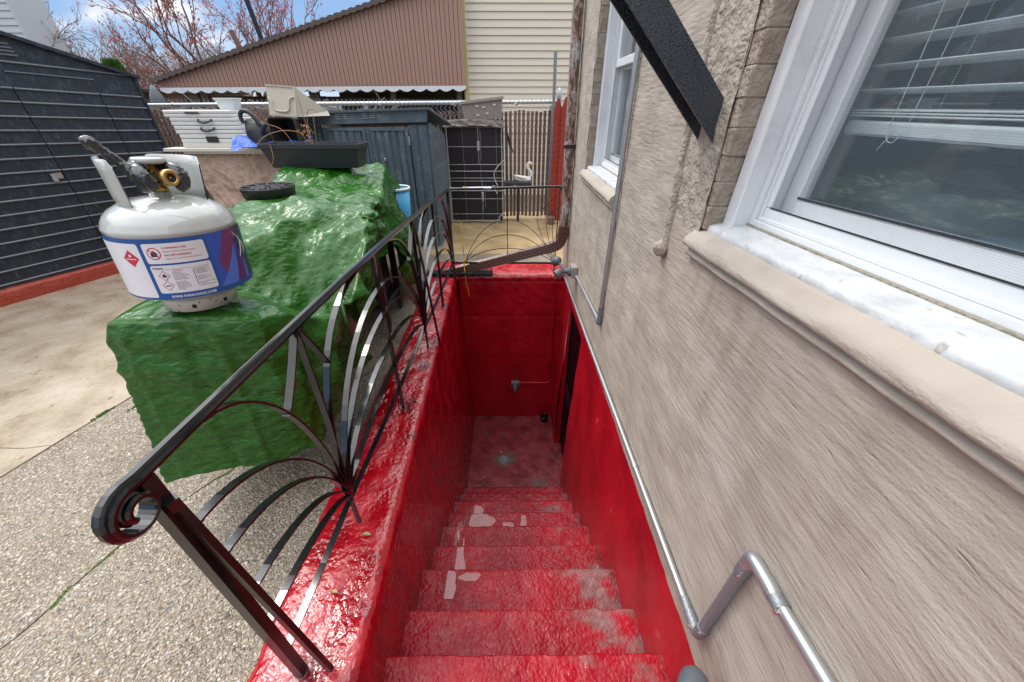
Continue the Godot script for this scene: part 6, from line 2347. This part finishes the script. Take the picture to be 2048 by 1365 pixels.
	bar("lid_edge", [hi[0] + v3(-0.015, 0.0, 0.012), hi[1] + v3(0.015, 0.0, 0.012)], 0.03, 0.03, v3(0, 0, 1), M.grey_lid, gl)
	for q in [[-0.43, 1.50], [-0.34, 1.49], [-0.30, 1.42], [-0.42, 1.40], [-0.20, 1.515]]:
		one_box("paint_mark", v3(q[0], q[1] - 0.02, tz + 0.068), v3(q[0] + 0.035, q[1], tz + 0.0705), M.off_white, gl)
	# --- swan on a black shelf box
	var sf := thing("black_shelf", "small black planter box on a post by the fence under the swan", "planter")
	one_box("box", v3(-0.06, 0.50, -5.90), v3(0.335, 0.565, -5.72), M.charcoal, sf, 0.006)
	one_box("post", v3(0.12, 0.0, -5.84), v3(0.16, 0.50, -5.80), M.charcoal, sf, 0.004)
	var sw := thing("swan_ornament", "white swan ornament with a yellow beak on the black box", "ornament")
	st = begin(true)
	sweep(st, catmull([v3(0.085, 0.62, -5.80), v3(0.13, 0.605, -5.80), v3(0.20, 0.60, -5.80), v3(0.28, 0.595, -5.80), v3(0.325, 0.605, -5.80)], 4), ring(0.045, 14), v3(0, 0, 1), true, [0.15, 0.35, 0.5, 0.65, 0.78, 0.88, 0.96, 1.0, 1.02, 1.0, 0.98, 0.93, 0.87, 0.8, 0.7, 0.55, 0.35])
	obj("body", st, M.swan, sw)
	st = begin(true)
	sweep(st, catmull([v3(0.29, 0.605, -5.80), v3(0.325, 0.65, -5.80), v3(0.318, 0.70, -5.80), v3(0.275, 0.745, -5.80), v3(0.268, 0.785, -5.80), v3(0.295, 0.812, -5.80), v3(0.325, 0.80, -5.80)], 5), ring(0.017, 10), v3(0, 0, 1), true)
	obj("neck", st, M.swan, sw)
	st = begin(true)
	sweep(st, [v3(0.318, 0.803, -5.80), v3(0.34, 0.785, -5.80), v3(0.358, 0.752, -5.80)], ring(0.014, 8), v3(0, 0, 1), true, [1.0, 0.8, 0.15])
	obj("beak", st, M.yellow, sw)
	st = begin(true)
	sweep(st, [v3(0.07, 0.655, -5.78), v3(0.13, 0.64, -5.765), v3(0.21, 0.622, -5.76), v3(0.27, 0.61, -5.77)], ring(0.025, 8), v3(0, 0, 1), true, [0.1, 0.8, 1.0, 0.2])
	obj("wing", st, M.swan, sw)

func corrugated(parent: Node, called: String, x0: float, x1: float, y0: float, y1: float, zz: float) -> void:
	var st := begin()
	var n := maxi(2, int((x1 - x0) / 0.075))
	for k in n:
		var a := lerpf(x0, x1, float(k) / n)
		var b := lerpf(x0, x1, (k + 1.0) / n)
		var r := minf(0.016, (b - a) * 0.2)
		var pts := [[a, 0.0], [b - r * 2.0, 0.0], [b - r * 1.2, -0.014], [b - r * 0.6, -0.014], [b, 0.0]]
		for j in 4:
			var p: Array = pts[j]
			var q: Array = pts[j + 1]
			q4(st, v3(p[0], y0, zz + p[1]), v3(q[0], y0, zz + q[1]), v3(q[0], y1, zz + q[1]), v3(p[0], y1, zz + p[1]), v3(0, 0, 1))
	obj(called, st, M.grey_metal, parent)

func fence() -> void:
	var t := thing("chain_link_fence", "chain link fence with brown privacy slats along the back of the yard", "fence")
	var zz := -5.99
	var xl := -5.3
	var xr := 0.66
	var n := 100
	var st := begin()
	bx(st, Vector3.ZERO, v3(0.040, 1.40, 0.006), 0.001)
	st.generate_normals()
	var mesh := st.commit()
	var rng := RandomNumberGenerator.new()
	rng.seed = 41
	for k in n:
		var x := lerpf(xl + 0.03, xr - 0.03, k / (n - 1.0))
		inst("slat", mesh, M.slat if rng.randf() < 0.6 else M.slat2, t, Transform3D(Basis.from_euler(v3(0, rng.randf_range(-0.25, 0.25), rng.randf_range(-0.008, 0.008))), v3(x, 0.735 + rng.randf_range(-0.012, 0.012), zz)))
	# woven wire: zig-zag strands
	st = begin()
	var pitch := 0.0595
	var m := int((xr - xl) / pitch)
	var w := 0.0042
	for k in m:
		var x := xl + pitch * k
		var p := []
		for j in 27:
			p.append(v3(x + (pitch if j % 2 == 0 else 0.0) - pitch * 0.5, 0.03 + j * 0.0575, zz + (0.010 if j % 2 == 0 else 0.004)))
		for j in p.size() - 1:
			var d: Vector3 = (p[j + 1] - p[j]).normalized()
			var s := d.cross(v3(0, 0, 1)) * w * 0.5
			q4(st, p[j] - s, p[j] + s, p[j + 1] + s, p[j + 1] - s, v3(0, 0, 1))
			q4(st, p[j] + s, p[j] + v3(0, 0, -0.002), p[j + 1] + v3(0, 0, -0.002), p[j + 1] + s, s)
		var tip: Vector3 = p[p.size() - 1]
		q4(st, tip + v3(-0.003, 0, 0), tip + v3(0.003, 0, 0), tip + v3(-0.009, 0.045, 0), tip + v3(-0.013, 0.045, 0), v3(0, 0, 1))
		q4(st, tip + v3(-0.003, 0, 0), tip + v3(0.003, 0, 0), tip + v3(0.013, 0.045, 0), tip + v3(0.009, 0.045, 0), v3(0, 0, 1))
	var ws := obj("woven_wire", st, M.wire, t)
	ws.set_meta("kind", "stuff")
	one_tube("top_rail", [v3(xl, 1.495, zz - 0.03), v3(-2.5, 1.515, zz - 0.03), v3(xr, 1.54, zz - 0.03)], 0.024, M.galv, t, 12)
	for x in [-4.55, -1.95, 0.60]:
		one_tube("post", [v3(x, -0.1, zz - 0.045), v3(x, 1.50, zz - 0.045)], 0.030, M.galv, t, 12)
	for x in [-4.55, -3.3, -1.95, -1.75, -0.75, 0.1]:
		one_tube("rail_tie", [v3(x, 1.50, zz - 0.03), v3(x + 0.02, 1.505 + (x + 5.3) * 0.006, zz - 0.03)], 0.029, M.steel, t, 10)
	# brace post near the left corner, in front of the mesh
	one_tube("brace_post", [v3(-4.42, 0.0, zz + 0.05), v3(-4.42, 1.46, zz + 0.05)], 0.026, M.galv, t, 12)
	var p := thing("steel_pole", "tall thin grey steel pole rising above the fence corner", "pole")
	one_tube("pole_shaft", [v3(0.635, 0.0, -5.90), v3(0.60, 2.08, -5.90)], 0.021, M.galv_dark, p, 10)
	one_tube("clip", [v3(0.61, 1.26, -5.90), v3(0.61, 1.28, -5.90)], 0.026, M.galv, p, 10)
	var cap := thing("post_cap", "grey domed cap on the fence post behind the red pickets", "post cap")
	st = begin(true)
	lathe(st, [Vector2(0.0, 0.10), Vector2(0.012, 0.09), Vector2(0.022, 0.06), Vector2(0.030, 0.03), Vector2(0.034, 0.0), Vector2(0.034, -0.25), Vector2(0.0, -0.25)], 16, v3(0.685, 1.60, -5.97))
	obj("cap_body", st, M.galv, cap)
	# red pickets at the corner
	var k := 0
	for q in [[0.655, -5.74, 1.575, "weathered red wooden picket nearest the steel pole"], [0.752, -5.70, 1.59, "red wooden picket half hidden behind the downspout"]]:
		var pk := thing("red_picket", q[3], "picket", Vector3.ZERO, "red pickets at the fence corner")
		st = begin()
		var x: float = q[0]
		var z0: float = q[1]
		var top: float = q[2]
		var poly := [[x - 0.05, 0.03], [x + 0.05, 0.03], [x + 0.05, top - 0.11], [x + 0.012, top], [x - 0.012, top], [x - 0.05, top - 0.11]]
		for j in 6:
			var a: Array = poly[j]
			var b: Array = poly[(j + 1) % 6]
			q4(st, v3(a[0], a[1], z0), v3(b[0], b[1], z0), v3(b[0], b[1], z0 - 0.03), v3(a[0], a[1], z0 - 0.03), v3((a[0] + b[0]) * 0.5 - x, (a[1] + b[1]) * 0.5 - 0.8, 0))
		for j in range(1, 5):
			t3(st, v3(poly[0][0], poly[0][1], z0), v3(poly[j][0], poly[j][1], z0), v3(poly[j + 1][0], poly[j + 1][1], z0), v3(0, 0, 1))
			t3(st, v3(poly[0][0], poly[0][1], z0 - 0.03), v3(poly[j][0], poly[j][1], z0 - 0.03), v3(poly[j + 1][0], poly[j + 1][1], z0 - 0.03), v3(0, 0, -1))
		obj("picket_board", st, M.red_wood, pk)
		k += 1
	var ft := thing("picket_foot", "dark brown wooden block at the foot of the red picket", "block")
	one_box("block_body", v3(0.58, 0.0, -5.72), v3(0.68, 0.10, -5.60), M.bark, ft, 0.006)

func neighbours() -> void:
	# --- carport with a tan ribbed gable
	var t := thing("neighbour_carport", "neighbour's carport with a tan ribbed gable and white scalloped edge", "carport")
	var zz := -9.0
	var x0 := -6.90
	var x1 := -0.84
	var top := func(x: float) -> float: return 1.93 + (x + 6.9) * 0.253
	var bot := func(x: float) -> float: return 1.79 + (x + 6.9) * 0.006
	var n := 74
	for k in n:
		var a := lerpf(x0, x1, float(k) / n)
		var b := lerpf(x0, x1, (k + 1.0) / n)
		var g := 0.010
		var st := begin()
		var d := 0.012
		q4(st, v3(a + g, bot.call(a + g), zz), v3(b, bot.call(b), zz), v3(b, top.call(b), zz), v3(a + g, top.call(a + g), zz), v3(0, 0, 1))
		q4(st, v3(a + g, bot.call(a + g), zz), v3(a + g, top.call(a + g), zz), v3(a + g, top.call(a + g), zz - d), v3(a + g, bot.call(a + g), zz - d), v3(-1, 0, 0))
		q4(st, v3(b, bot.call(b), zz), v3(b, top.call(b), zz), v3(b, top.call(b), zz - d), v3(b, bot.call(b), zz - d), v3(1, 0, 0))
		obj("panel", st, M.tan_panel, t)
	var st := begin()
	q4(st, v3(x0, bot.call(x0), zz - 0.0125), v3(x1, bot.call(x1), zz - 0.0125), v3(x1, top.call(x1), zz - 0.0125), v3(x0, top.call(x0), zz - 0.0125), v3(0, 0, 1))
	obj("backing", st, M.roof_edge, t)
	# corrugated roof with a ridged edge
	st = begin()
	var m := 90
	for k in m:
		var a := lerpf(x0 - 0.10, x1 + 0.02, float(k) / m)
		var b := lerpf(x0 - 0.10, x1 + 0.02, (k + 1.0) / m)
		var up := 0.030 if k % 2 == 0 else 0.016
		var ya: float = top.call(a) + up
		var yb: float = top.call(b) + up
		q4(st, v3(a, ya - 0.07, zz + 0.10), v3(b, yb - 0.07, zz + 0.10), v3(b, yb, zz + 0.10), v3(a, ya, zz + 0.10), v3(0, 0, 1))
		q4(st, v3(a, ya, zz + 0.10), v3(b, yb, zz + 0.10), v3(b, yb, zz - 3.5), v3(a, ya, zz - 3.5), Vector3.UP)
		q4(st, v3(a, ya - 0.07, zz + 0.10), v3(b, yb - 0.07, zz + 0.10), v3(b, yb - 0.07, zz - 3.5), v3(a, ya - 0.07, zz - 3.5), Vector3.DOWN)
	obj("roof", st, M.roof_edge, t)
	# white scalloped edge of the awning below the gable
	st = begin()
	var sc := 23
	for k in sc * 10:
		var a := lerpf(x0, x1, float(k) / (sc * 10))
		var b := lerpf(x0, x1, (k + 1.0) / (sc * 10))
		var pa := float(k) / 10.0
		var pb := (k + 1.0) / 10.0
		var ya: float = bot.call(a) - 0.045 - 0.048 * absf(sin(pa * PI))
		var yb: float = bot.call(b) - 0.045 - 0.048 * absf(sin(pb * PI))
		q4(st, v3(a, ya, zz + 0.03), v3(b, yb, zz + 0.03), v3(b, bot.call(b) + 0.002, zz + 0.03), v3(a, bot.call(a) + 0.002, zz + 0.03), v3(0, 0, 1))
		q4(st, v3(a, ya, zz + 0.03), v3(b, yb, zz + 0.03), v3(b, yb + 0.25, zz - 2.8), v3(a, ya + 0.25, zz - 2.8), Vector3.DOWN)
	obj("scalloped_edge", st, M.white, t)
	for x in [-6.6, -6.35, -6.15, -4.0, -3.9, -2.35, -1.0]:
		bar("post", [v3(x, -0.3, zz - 0.15), v3(x, 1.75, zz - 0.15)], 0.09, 0.09, v3(1, 0, 0), M.roof_edge, t)
	for k in 5:
		bar("rafter", [v3(x0 + 1.0 + k * 1.2, 1.60 - k * 0.02, zz - 0.1), v3(x0 + 1.9 + k * 1.2, 1.66 - k * 0.02, zz - 3.2)], 0.06, 0.10, v3(1, 0, 0), M.under, t)
	one_box("back_wall", v3(-4.6, -0.3, zz - 3.3), v3(x1, 2.2, zz - 3.2), M.under, t)
	one_box("side_beam", v3(-6.4, 1.58, zz - 3.2), v3(-2.0, 1.70, zz - 3.1), M.under, t)
	# --- cream clapboard house
	var h := thing("cream_house", "cream clapboard house wall with a yellow corner beyond the fence", "house")
	var hz := -9.3
	var y := 1.0
	var k2 := 0
	while y < 4.2:
		st = begin()
		var bh := 0.118
		q4(st, v3(-0.80, y, hz + 0.022), v3(2.6, y, hz + 0.022), v3(2.6, y + bh, hz + 0.002), v3(-0.80, y + bh, hz + 0.002), v3(0, 0, 1))
		q4(st, v3(-0.80, y, hz + 0.022), v3(2.6, y, hz + 0.022), v3(2.6, y - 0.002, hz), v3(-0.80, y - 0.002, hz), Vector3.DOWN)
		obj("clapboard", st, M.cream, h)
		y += bh
		k2 += 1
	one_box("corner_trim", v3(-0.90, -0.3, hz - 0.05), v3(-0.80, 4.3, hz + 0.04), M.yellow_trim, h, 0.004)
	one_box("wall_body", v3(-0.88, -0.3, hz - 5.0), v3(2.6, 4.3, hz - 0.001), M.cream, h)
	# --- white house at the far left
	var HX := -12.0
	var w := thing("white_house", "white sided house corner beyond the bare trees at far left", "house")
	for j in 34:
		st = begin()
		var yy := 0.5 + j * 0.14
		q4(st, v3(-16.0, yy, -11.98), v3(HX, yy, -11.98), v3(HX, yy + 0.14, -12.0), v3(-16.0, yy + 0.14, -12.0), v3(0, 0, 1))
		q4(st, v3(-16.0, yy, -11.98), v3(HX, yy, -11.98), v3(HX, yy - 0.001, -12.0), v3(-16.0, yy - 0.001, -12.0), Vector3.DOWN)
		obj("clapboard", st, M.far_white, w)
	one_box("corner_trim", v3(HX, -0.3, -12.1), v3(HX + 0.06, 5.4, -11.96), M.far_white, w, 0.004)
	one_box("wall_body", v3(-16.0, -0.3, -12.9), v3(HX + 0.05, 5.3, -12.001), M.far_white, w)
	one_box("roof", v3(-16.2, 5.3, -13.1), v3(HX + 0.3, 5.5, -11.7), M.roof_edge, w)
	# brick-red outbuilding and junk beyond the left part of the fence
	var g := thing("brown_garage", "low brown outbuilding just beyond the fence beside the black shed", "garage")
	one_box("wall", v3(-9.5, -0.3, -12.2), v3(-7.2, 1.75, -10.8), mat(lin(0.30, 0.17, 0.12), 0.8), g)
	one_box("roof", v3(-9.7, 1.75, -12.3), v3(-7.1, 1.84, -10.6), M.roof_edge, g, 0.01)
	var bell := thing("grey_cone", "grey bell shaped cover standing above the left end of the fence", "cover")
	st = begin(true)
	lathe(st, [Vector2(0.0, 0.14), Vector2(0.02, 0.135), Vector2(0.045, 0.08), Vector2(0.075, 0.02), Vector2(0.09, -0.06), Vector2(0.09, -0.10), Vector2(0.0, -0.10)], 18, v3(-5.02, 1.60, -6.4))
	obj("cone_body", st, M.grey_plastic, bell)
	one_tube("stake", [v3(-5.02, -0.3, -6.4), v3(-5.02, 1.52, -6.4)], 0.02, M.galv_dark, bell, 8)
	var bp := thing("brush_pile", "tangle of dry brush and stacked sticks beyond the fence", "brush pile")
	st = begin()
	var rng := RandomNumberGenerator.new()
	rng.seed = 88
	for k in 420:
		var c := v3(rng.randf_range(-6.6, -2.2), 0, rng.randf_range(-8.5, -7.6))
		c.y = rng.randf_range(0.6, 1.52 - (c.x + 6.6) * 0.02)
		var d := v3(rng.randfn(), clampf(rng.randfn() * 0.2, -0.25, 0.25), rng.randfn() * 0.4).normalized() * rng.randf_range(0.12, 0.4)
		sweep(st, [c - d, c + d], rect(0.018, 0.018), Vector3.ZERO, false)
	var sticks := obj("sticks", st, M.bark_grey, bp)
	sticks.set_meta("kind", "stuff")

func grow(st: SurfaceTool, rng: RandomNumberGenerator, p: Vector3, d: Vector3, L: float, r: float, depth: int, tips: Array, spread: float, up: float) -> void:
	var n := 5
	var pts := [p]
	var q := p
	var dd := d
	for k in n:
		dd = (dd + v3(rng.randfn(), rng.randfn(), rng.randfn()) * 0.10 + Vector3.UP * up * 0.08).normalized()
		q += dd * L / n
		pts.append(q)
		if depth <= 2:
			tips.append([q, dd])
	var sc := []
	for k in n + 1:
		sc.append(lerpf(1.0, 0.55, float(k) / n))
	sweep(st, pts, ring(r, 5 if r > 0.02 else 3), Vector3.ZERO, false, sc)
	if depth == 0:
		return
	var kids := 3 if depth > 1 else 4
	for k in kids:
		var a := rng.randf() * TAU
		var x := dd.cross(v3(0.31, 0.7, 0.64)).normalized()
		var o := (x * cos(a) + dd.cross(x) * sin(a))
		var nd := (dd * 0.85 + o * spread + Vector3.UP * up * 0.2).normalized()
		grow(st, rng, pts[rng.randi_range(2, n)], nd, L * rng.randf_range(0.6, 0.82), r * 0.56, depth - 1, tips, spread, up)

func make_tree(called: String, label: String, at: Vector3, h: float, sd: int, depth: int, lean: Vector3, m: Material, group: String, buds: int, spread := 0.62) -> void:
	var t := thing(called, label, "tree", Vector3.ZERO, group)
	var rng := RandomNumberGenerator.new()
	rng.seed = sd
	var st := begin()
	var tips := []
	var top := at + Vector3.UP * h * 0.25 + lean * 0.2
	sweep(st, [at, at.lerp(top, 0.5), top], ring(h * 0.022, 8), Vector3.ZERO, false, [1.2, 1.0, 0.85])
	obj("trunk", st, m, t)
	st = begin()
	for k in 5:
		var a := TAU * k / 5.0 + rng.randf() * 0.8
		var d := (v3(cos(a) * 0.75, 1.0, sin(a) * 0.75) + lean).normalized()
		grow(st, rng, top - Vector3.UP * h * 0.04 * (k % 3), d, h * 0.30, h * 0.011, depth, tips, spread, 0.5)
	obj("branches", st, m, t)
	if buds > 0:
		for pass_no in (2 if group == "" else 1):
			var mm := MultiMesh.new()
			mm.transform_format = MultiMesh.TRANSFORM_3D
			var bs := begin()
			var r := 0.5
			var ax := [v3(0, 1.6, 0), v3(0, -1.0, 0), v3(r, 0, 0), v3(-r, 0, 0), v3(0, 0, r), v3(0, 0, -r)]
			for e in [[0, 2, 4], [0, 4, 3], [0, 3, 5], [0, 5, 2], [1, 2, 4], [1, 4, 3], [1, 3, 5], [1, 5, 2]]:
				t3(bs, ax[e[0]], ax[e[1]], ax[e[2]], ax[e[0]] + ax[e[1]] + ax[e[2]])
			bs.generate_normals()
			mm.mesh = bs.commit()
			mm.instance_count = buds / 2
			for k in buds / 2:
				var e: Array = tips[rng.randi_range(0, tips.size() - 1)]
				var B := Basis(Quaternion(Vector3.UP, (e[1] + v3(rng.randfn(), rng.randfn(), rng.randfn()) * 0.4).normalized())).scaled(Vector3.ONE * rng.randf_range(0.018, 0.038))
				mm.set_instance_transform(k, Transform3D(B, e[0] + v3(rng.randfn(), rng.randfn(), rng.randfn()) * 0.03))
			var mi := MultiMeshInstance3D.new()
			mi.multimesh = mm
			mi.material_override = M.bud if pass_no == 0 and group == "" else M.bud2
			mi.name = numbered("buds", t)
			mi.set_meta("kind", "stuff")
			t.add_child(mi, true)

func trees() -> void:
	var g := "bare spring trees beyond the fence"
	make_tree("redbud_tree", "tree with pink buds spreading above the tan carport roof", v3(-7.6, -0.3, -13.0), 5.6, 901, 4, v3(0.12, 0.0, 0), M.bark, "", 3000, 0.5)
	make_tree("bare_tree", "bare grey tree standing nearest the black shed roof", v3(-14.6, -0.3, -14.5), 4.6, 911, 4, v3(0.1, 0, 0), M.bark_grey, g, 900)
	make_tree("bare_tree", "bare tree in front of the white house corner", v3(-13.4, -0.3, -12.2), 5.0, 912, 4, v3(-0.1, 0, 0), M.bark_grey, g, 900)
	make_tree("bare_tree", "small bare tree directly left of the pink budding tree", v3(-12.6, -0.3, -17.0), 4.4, 913, 4, v3(0.0, 0, 0), M.bark_grey, g, 900)
	make_tree("bare_tree", "low bare tree between the black shed and the carport", v3(-10.2, -0.3, -15.0), 3.6, 914, 4, v3(-0.1, 0, 0), M.bark_grey, g, 700)
	make_tree("bare_tree", "tall bare tree at the left edge above the black shed", v3(-15.6, -0.3, -12.0), 5.6, 915, 4, v3(0.1, 0, 0), M.bark_grey, g, 900)
	make_tree("bare_tree", "dense bare tree behind the evergreen top over the shed", v3(-11.4, -0.3, -13.2), 4.0, 916, 4, v3(0.15, 0, 0), M.bark_grey, g, 900)
	make_tree("bare_tree", "twiggy bare tree rising at the right end of the shed roof", v3(-9.2, -0.3, -12.0), 3.5, 917, 4, v3(0.0, 0, 0), M.bark, g, 700)
	make_tree("bare_tree", "far bare tree half hidden behind the left shed gable", v3(-14.0, -0.3, -16.0), 4.6, 918, 4, v3(0.2, 0, 0), M.bark_grey, g, 900)
	make_tree("bare_tree", "slender bare tree crossing the lower pink branches", v3(-9.9, -0.3, -16.5), 4.2, 919, 4, v3(-0.1, 0, 0), M.bark_grey, g, 700)
	# clipped evergreen just over the black shed roof
	var e := thing("evergreen_shrub", "bright green evergreen top peeping over the black shed roof", "shrub")
	var rng := RandomNumberGenerator.new()
	rng.seed = 61
	one_tube("trunk", [v3(-8.78, -0.3, -10.3), v3(-8.75, 1.9, -10.3)], 0.05, M.bark, e, 6)
	var mm := MultiMesh.new()
	mm.transform_format = MultiMesh.TRANSFORM_3D
	var st := begin()
	t3(st, v3(-0.4, 0, 0), v3(0.4, 0, 0), v3(0, 2.2, 0.2), v3(0, 0, 1))
	t3(st, v3(0, 0, -0.4), v3(0, 0, 0.4), v3(0.2, 2.2, 0), v3(1, 0, 0))
	st.generate_normals()
	mm.mesh = st.commit()
	mm.instance_count = 3000
	for k in 3000:
		var y := rng.randf()
		var a := rng.randf() * TAU
		var r := 0.42 * (1.0 - y * 0.75) * sqrt(rng.randf())
		var d := (v3(cos(a), 1.3, sin(a)) + v3(rng.randfn(), rng.randfn(), rng.randfn()) * 0.3).normalized()
		mm.set_instance_transform(k, Transform3D(Basis(Quaternion(Vector3.UP, d)).scaled(Vector3.ONE * rng.randf_range(0.03, 0.06)), v3(-8.75 + cos(a) * r, 0.9 + y * 1.4, -10.3 + sin(a) * r)))
	var mi := MultiMeshInstance3D.new()
	mi.multimesh = mm
	mi.material_override = M.evergreen
	mi.name = "foliage"
	mi.set_meta("kind", "stuff")
	e.add_child(mi, true)
	# pruned brown trunk rising behind the carport roof
	var p := thing("pruned_trunk", "straight red brown pruned trunk rising behind the carport roof", "tree trunk")
	st = begin(true)
	tube(st, [v3(-5.35, -0.3, -11.0), v3(-5.62, 2.4, -11.0), v3(-5.78, 3.7, -11.0)], 0.055, 8)
	obj("trunk", st, M.rust, p)
	var p2 := thing("pruned_trunk", "short dark pruned stub among the pink buds", "tree trunk")
	st = begin(true)
	tube(st, [v3(-6.0, -0.3, -11.1), v3(-6.22, 2.4, -11.1), v3(-6.36, 2.95, -11.1)], 0.06, 8)
	obj("trunk", st, M.bark, p2)

func litter() -> void:
	var rng := RandomNumberGenerator.new()
	rng.seed = 71
	var where := [[v3(-0.535, 0.092, -1.60), "small yellow leaf fallen on the kerb beside the second fan"], [v3(-0.60, 0.094, -0.62), "pale leaf on the red kerb nearest the front post"], [v3(-0.555, 0.094, -0.82), "pale leaf on the kerb just below the first fan hub"],
		[v3(-0.33, -1.79, -2.42), "dead brown leaf in the left corner of the landing"], [v3(-0.27, -1.79, -2.45), "dead leaf on the landing beside the corner leaf"], [v3(-0.34, -1.615, -2.22), "yellow leaf on the lowest step"], [v3(-0.10, -1.788, -2.86), "scrap of leaf beside the floor drain"]]
	for q in where:
		var st := begin(true)
		var B := Basis.from_euler(v3(rng.randf_range(-0.2, 0.2), rng.randf() * TAU, rng.randf_range(-0.2, 0.2)))
		var L := rng.randf_range(0.018, 0.03)
		var rows := []
		for i in 7:
			var u := i / 6.0
			var w := sin(u * PI) * 0.34 + 0.03
			var row := []
			for j in 5:
				var v := (j - 2) / 2.0
				row.append(q[0] + Vector3.UP * 0.004 + B * v3(v * w * L, absf(v) * 0.004 + 0.003 * sin(u * 5.0), (u - 0.5) * L * 1.5))
			rows.append(row)
		grid(st, rows, Vector3.UP)
		var mm: Material = mat(lin(0.42, 0.36, 0.14), 0.6) if rng.randf() < 0.55 else mat(lin(0.14, 0.085, 0.04), 0.7)
		tag(obj("fallen_leaf", st, mm), q[1], "leaf", "fallen leaves around the stairwell")
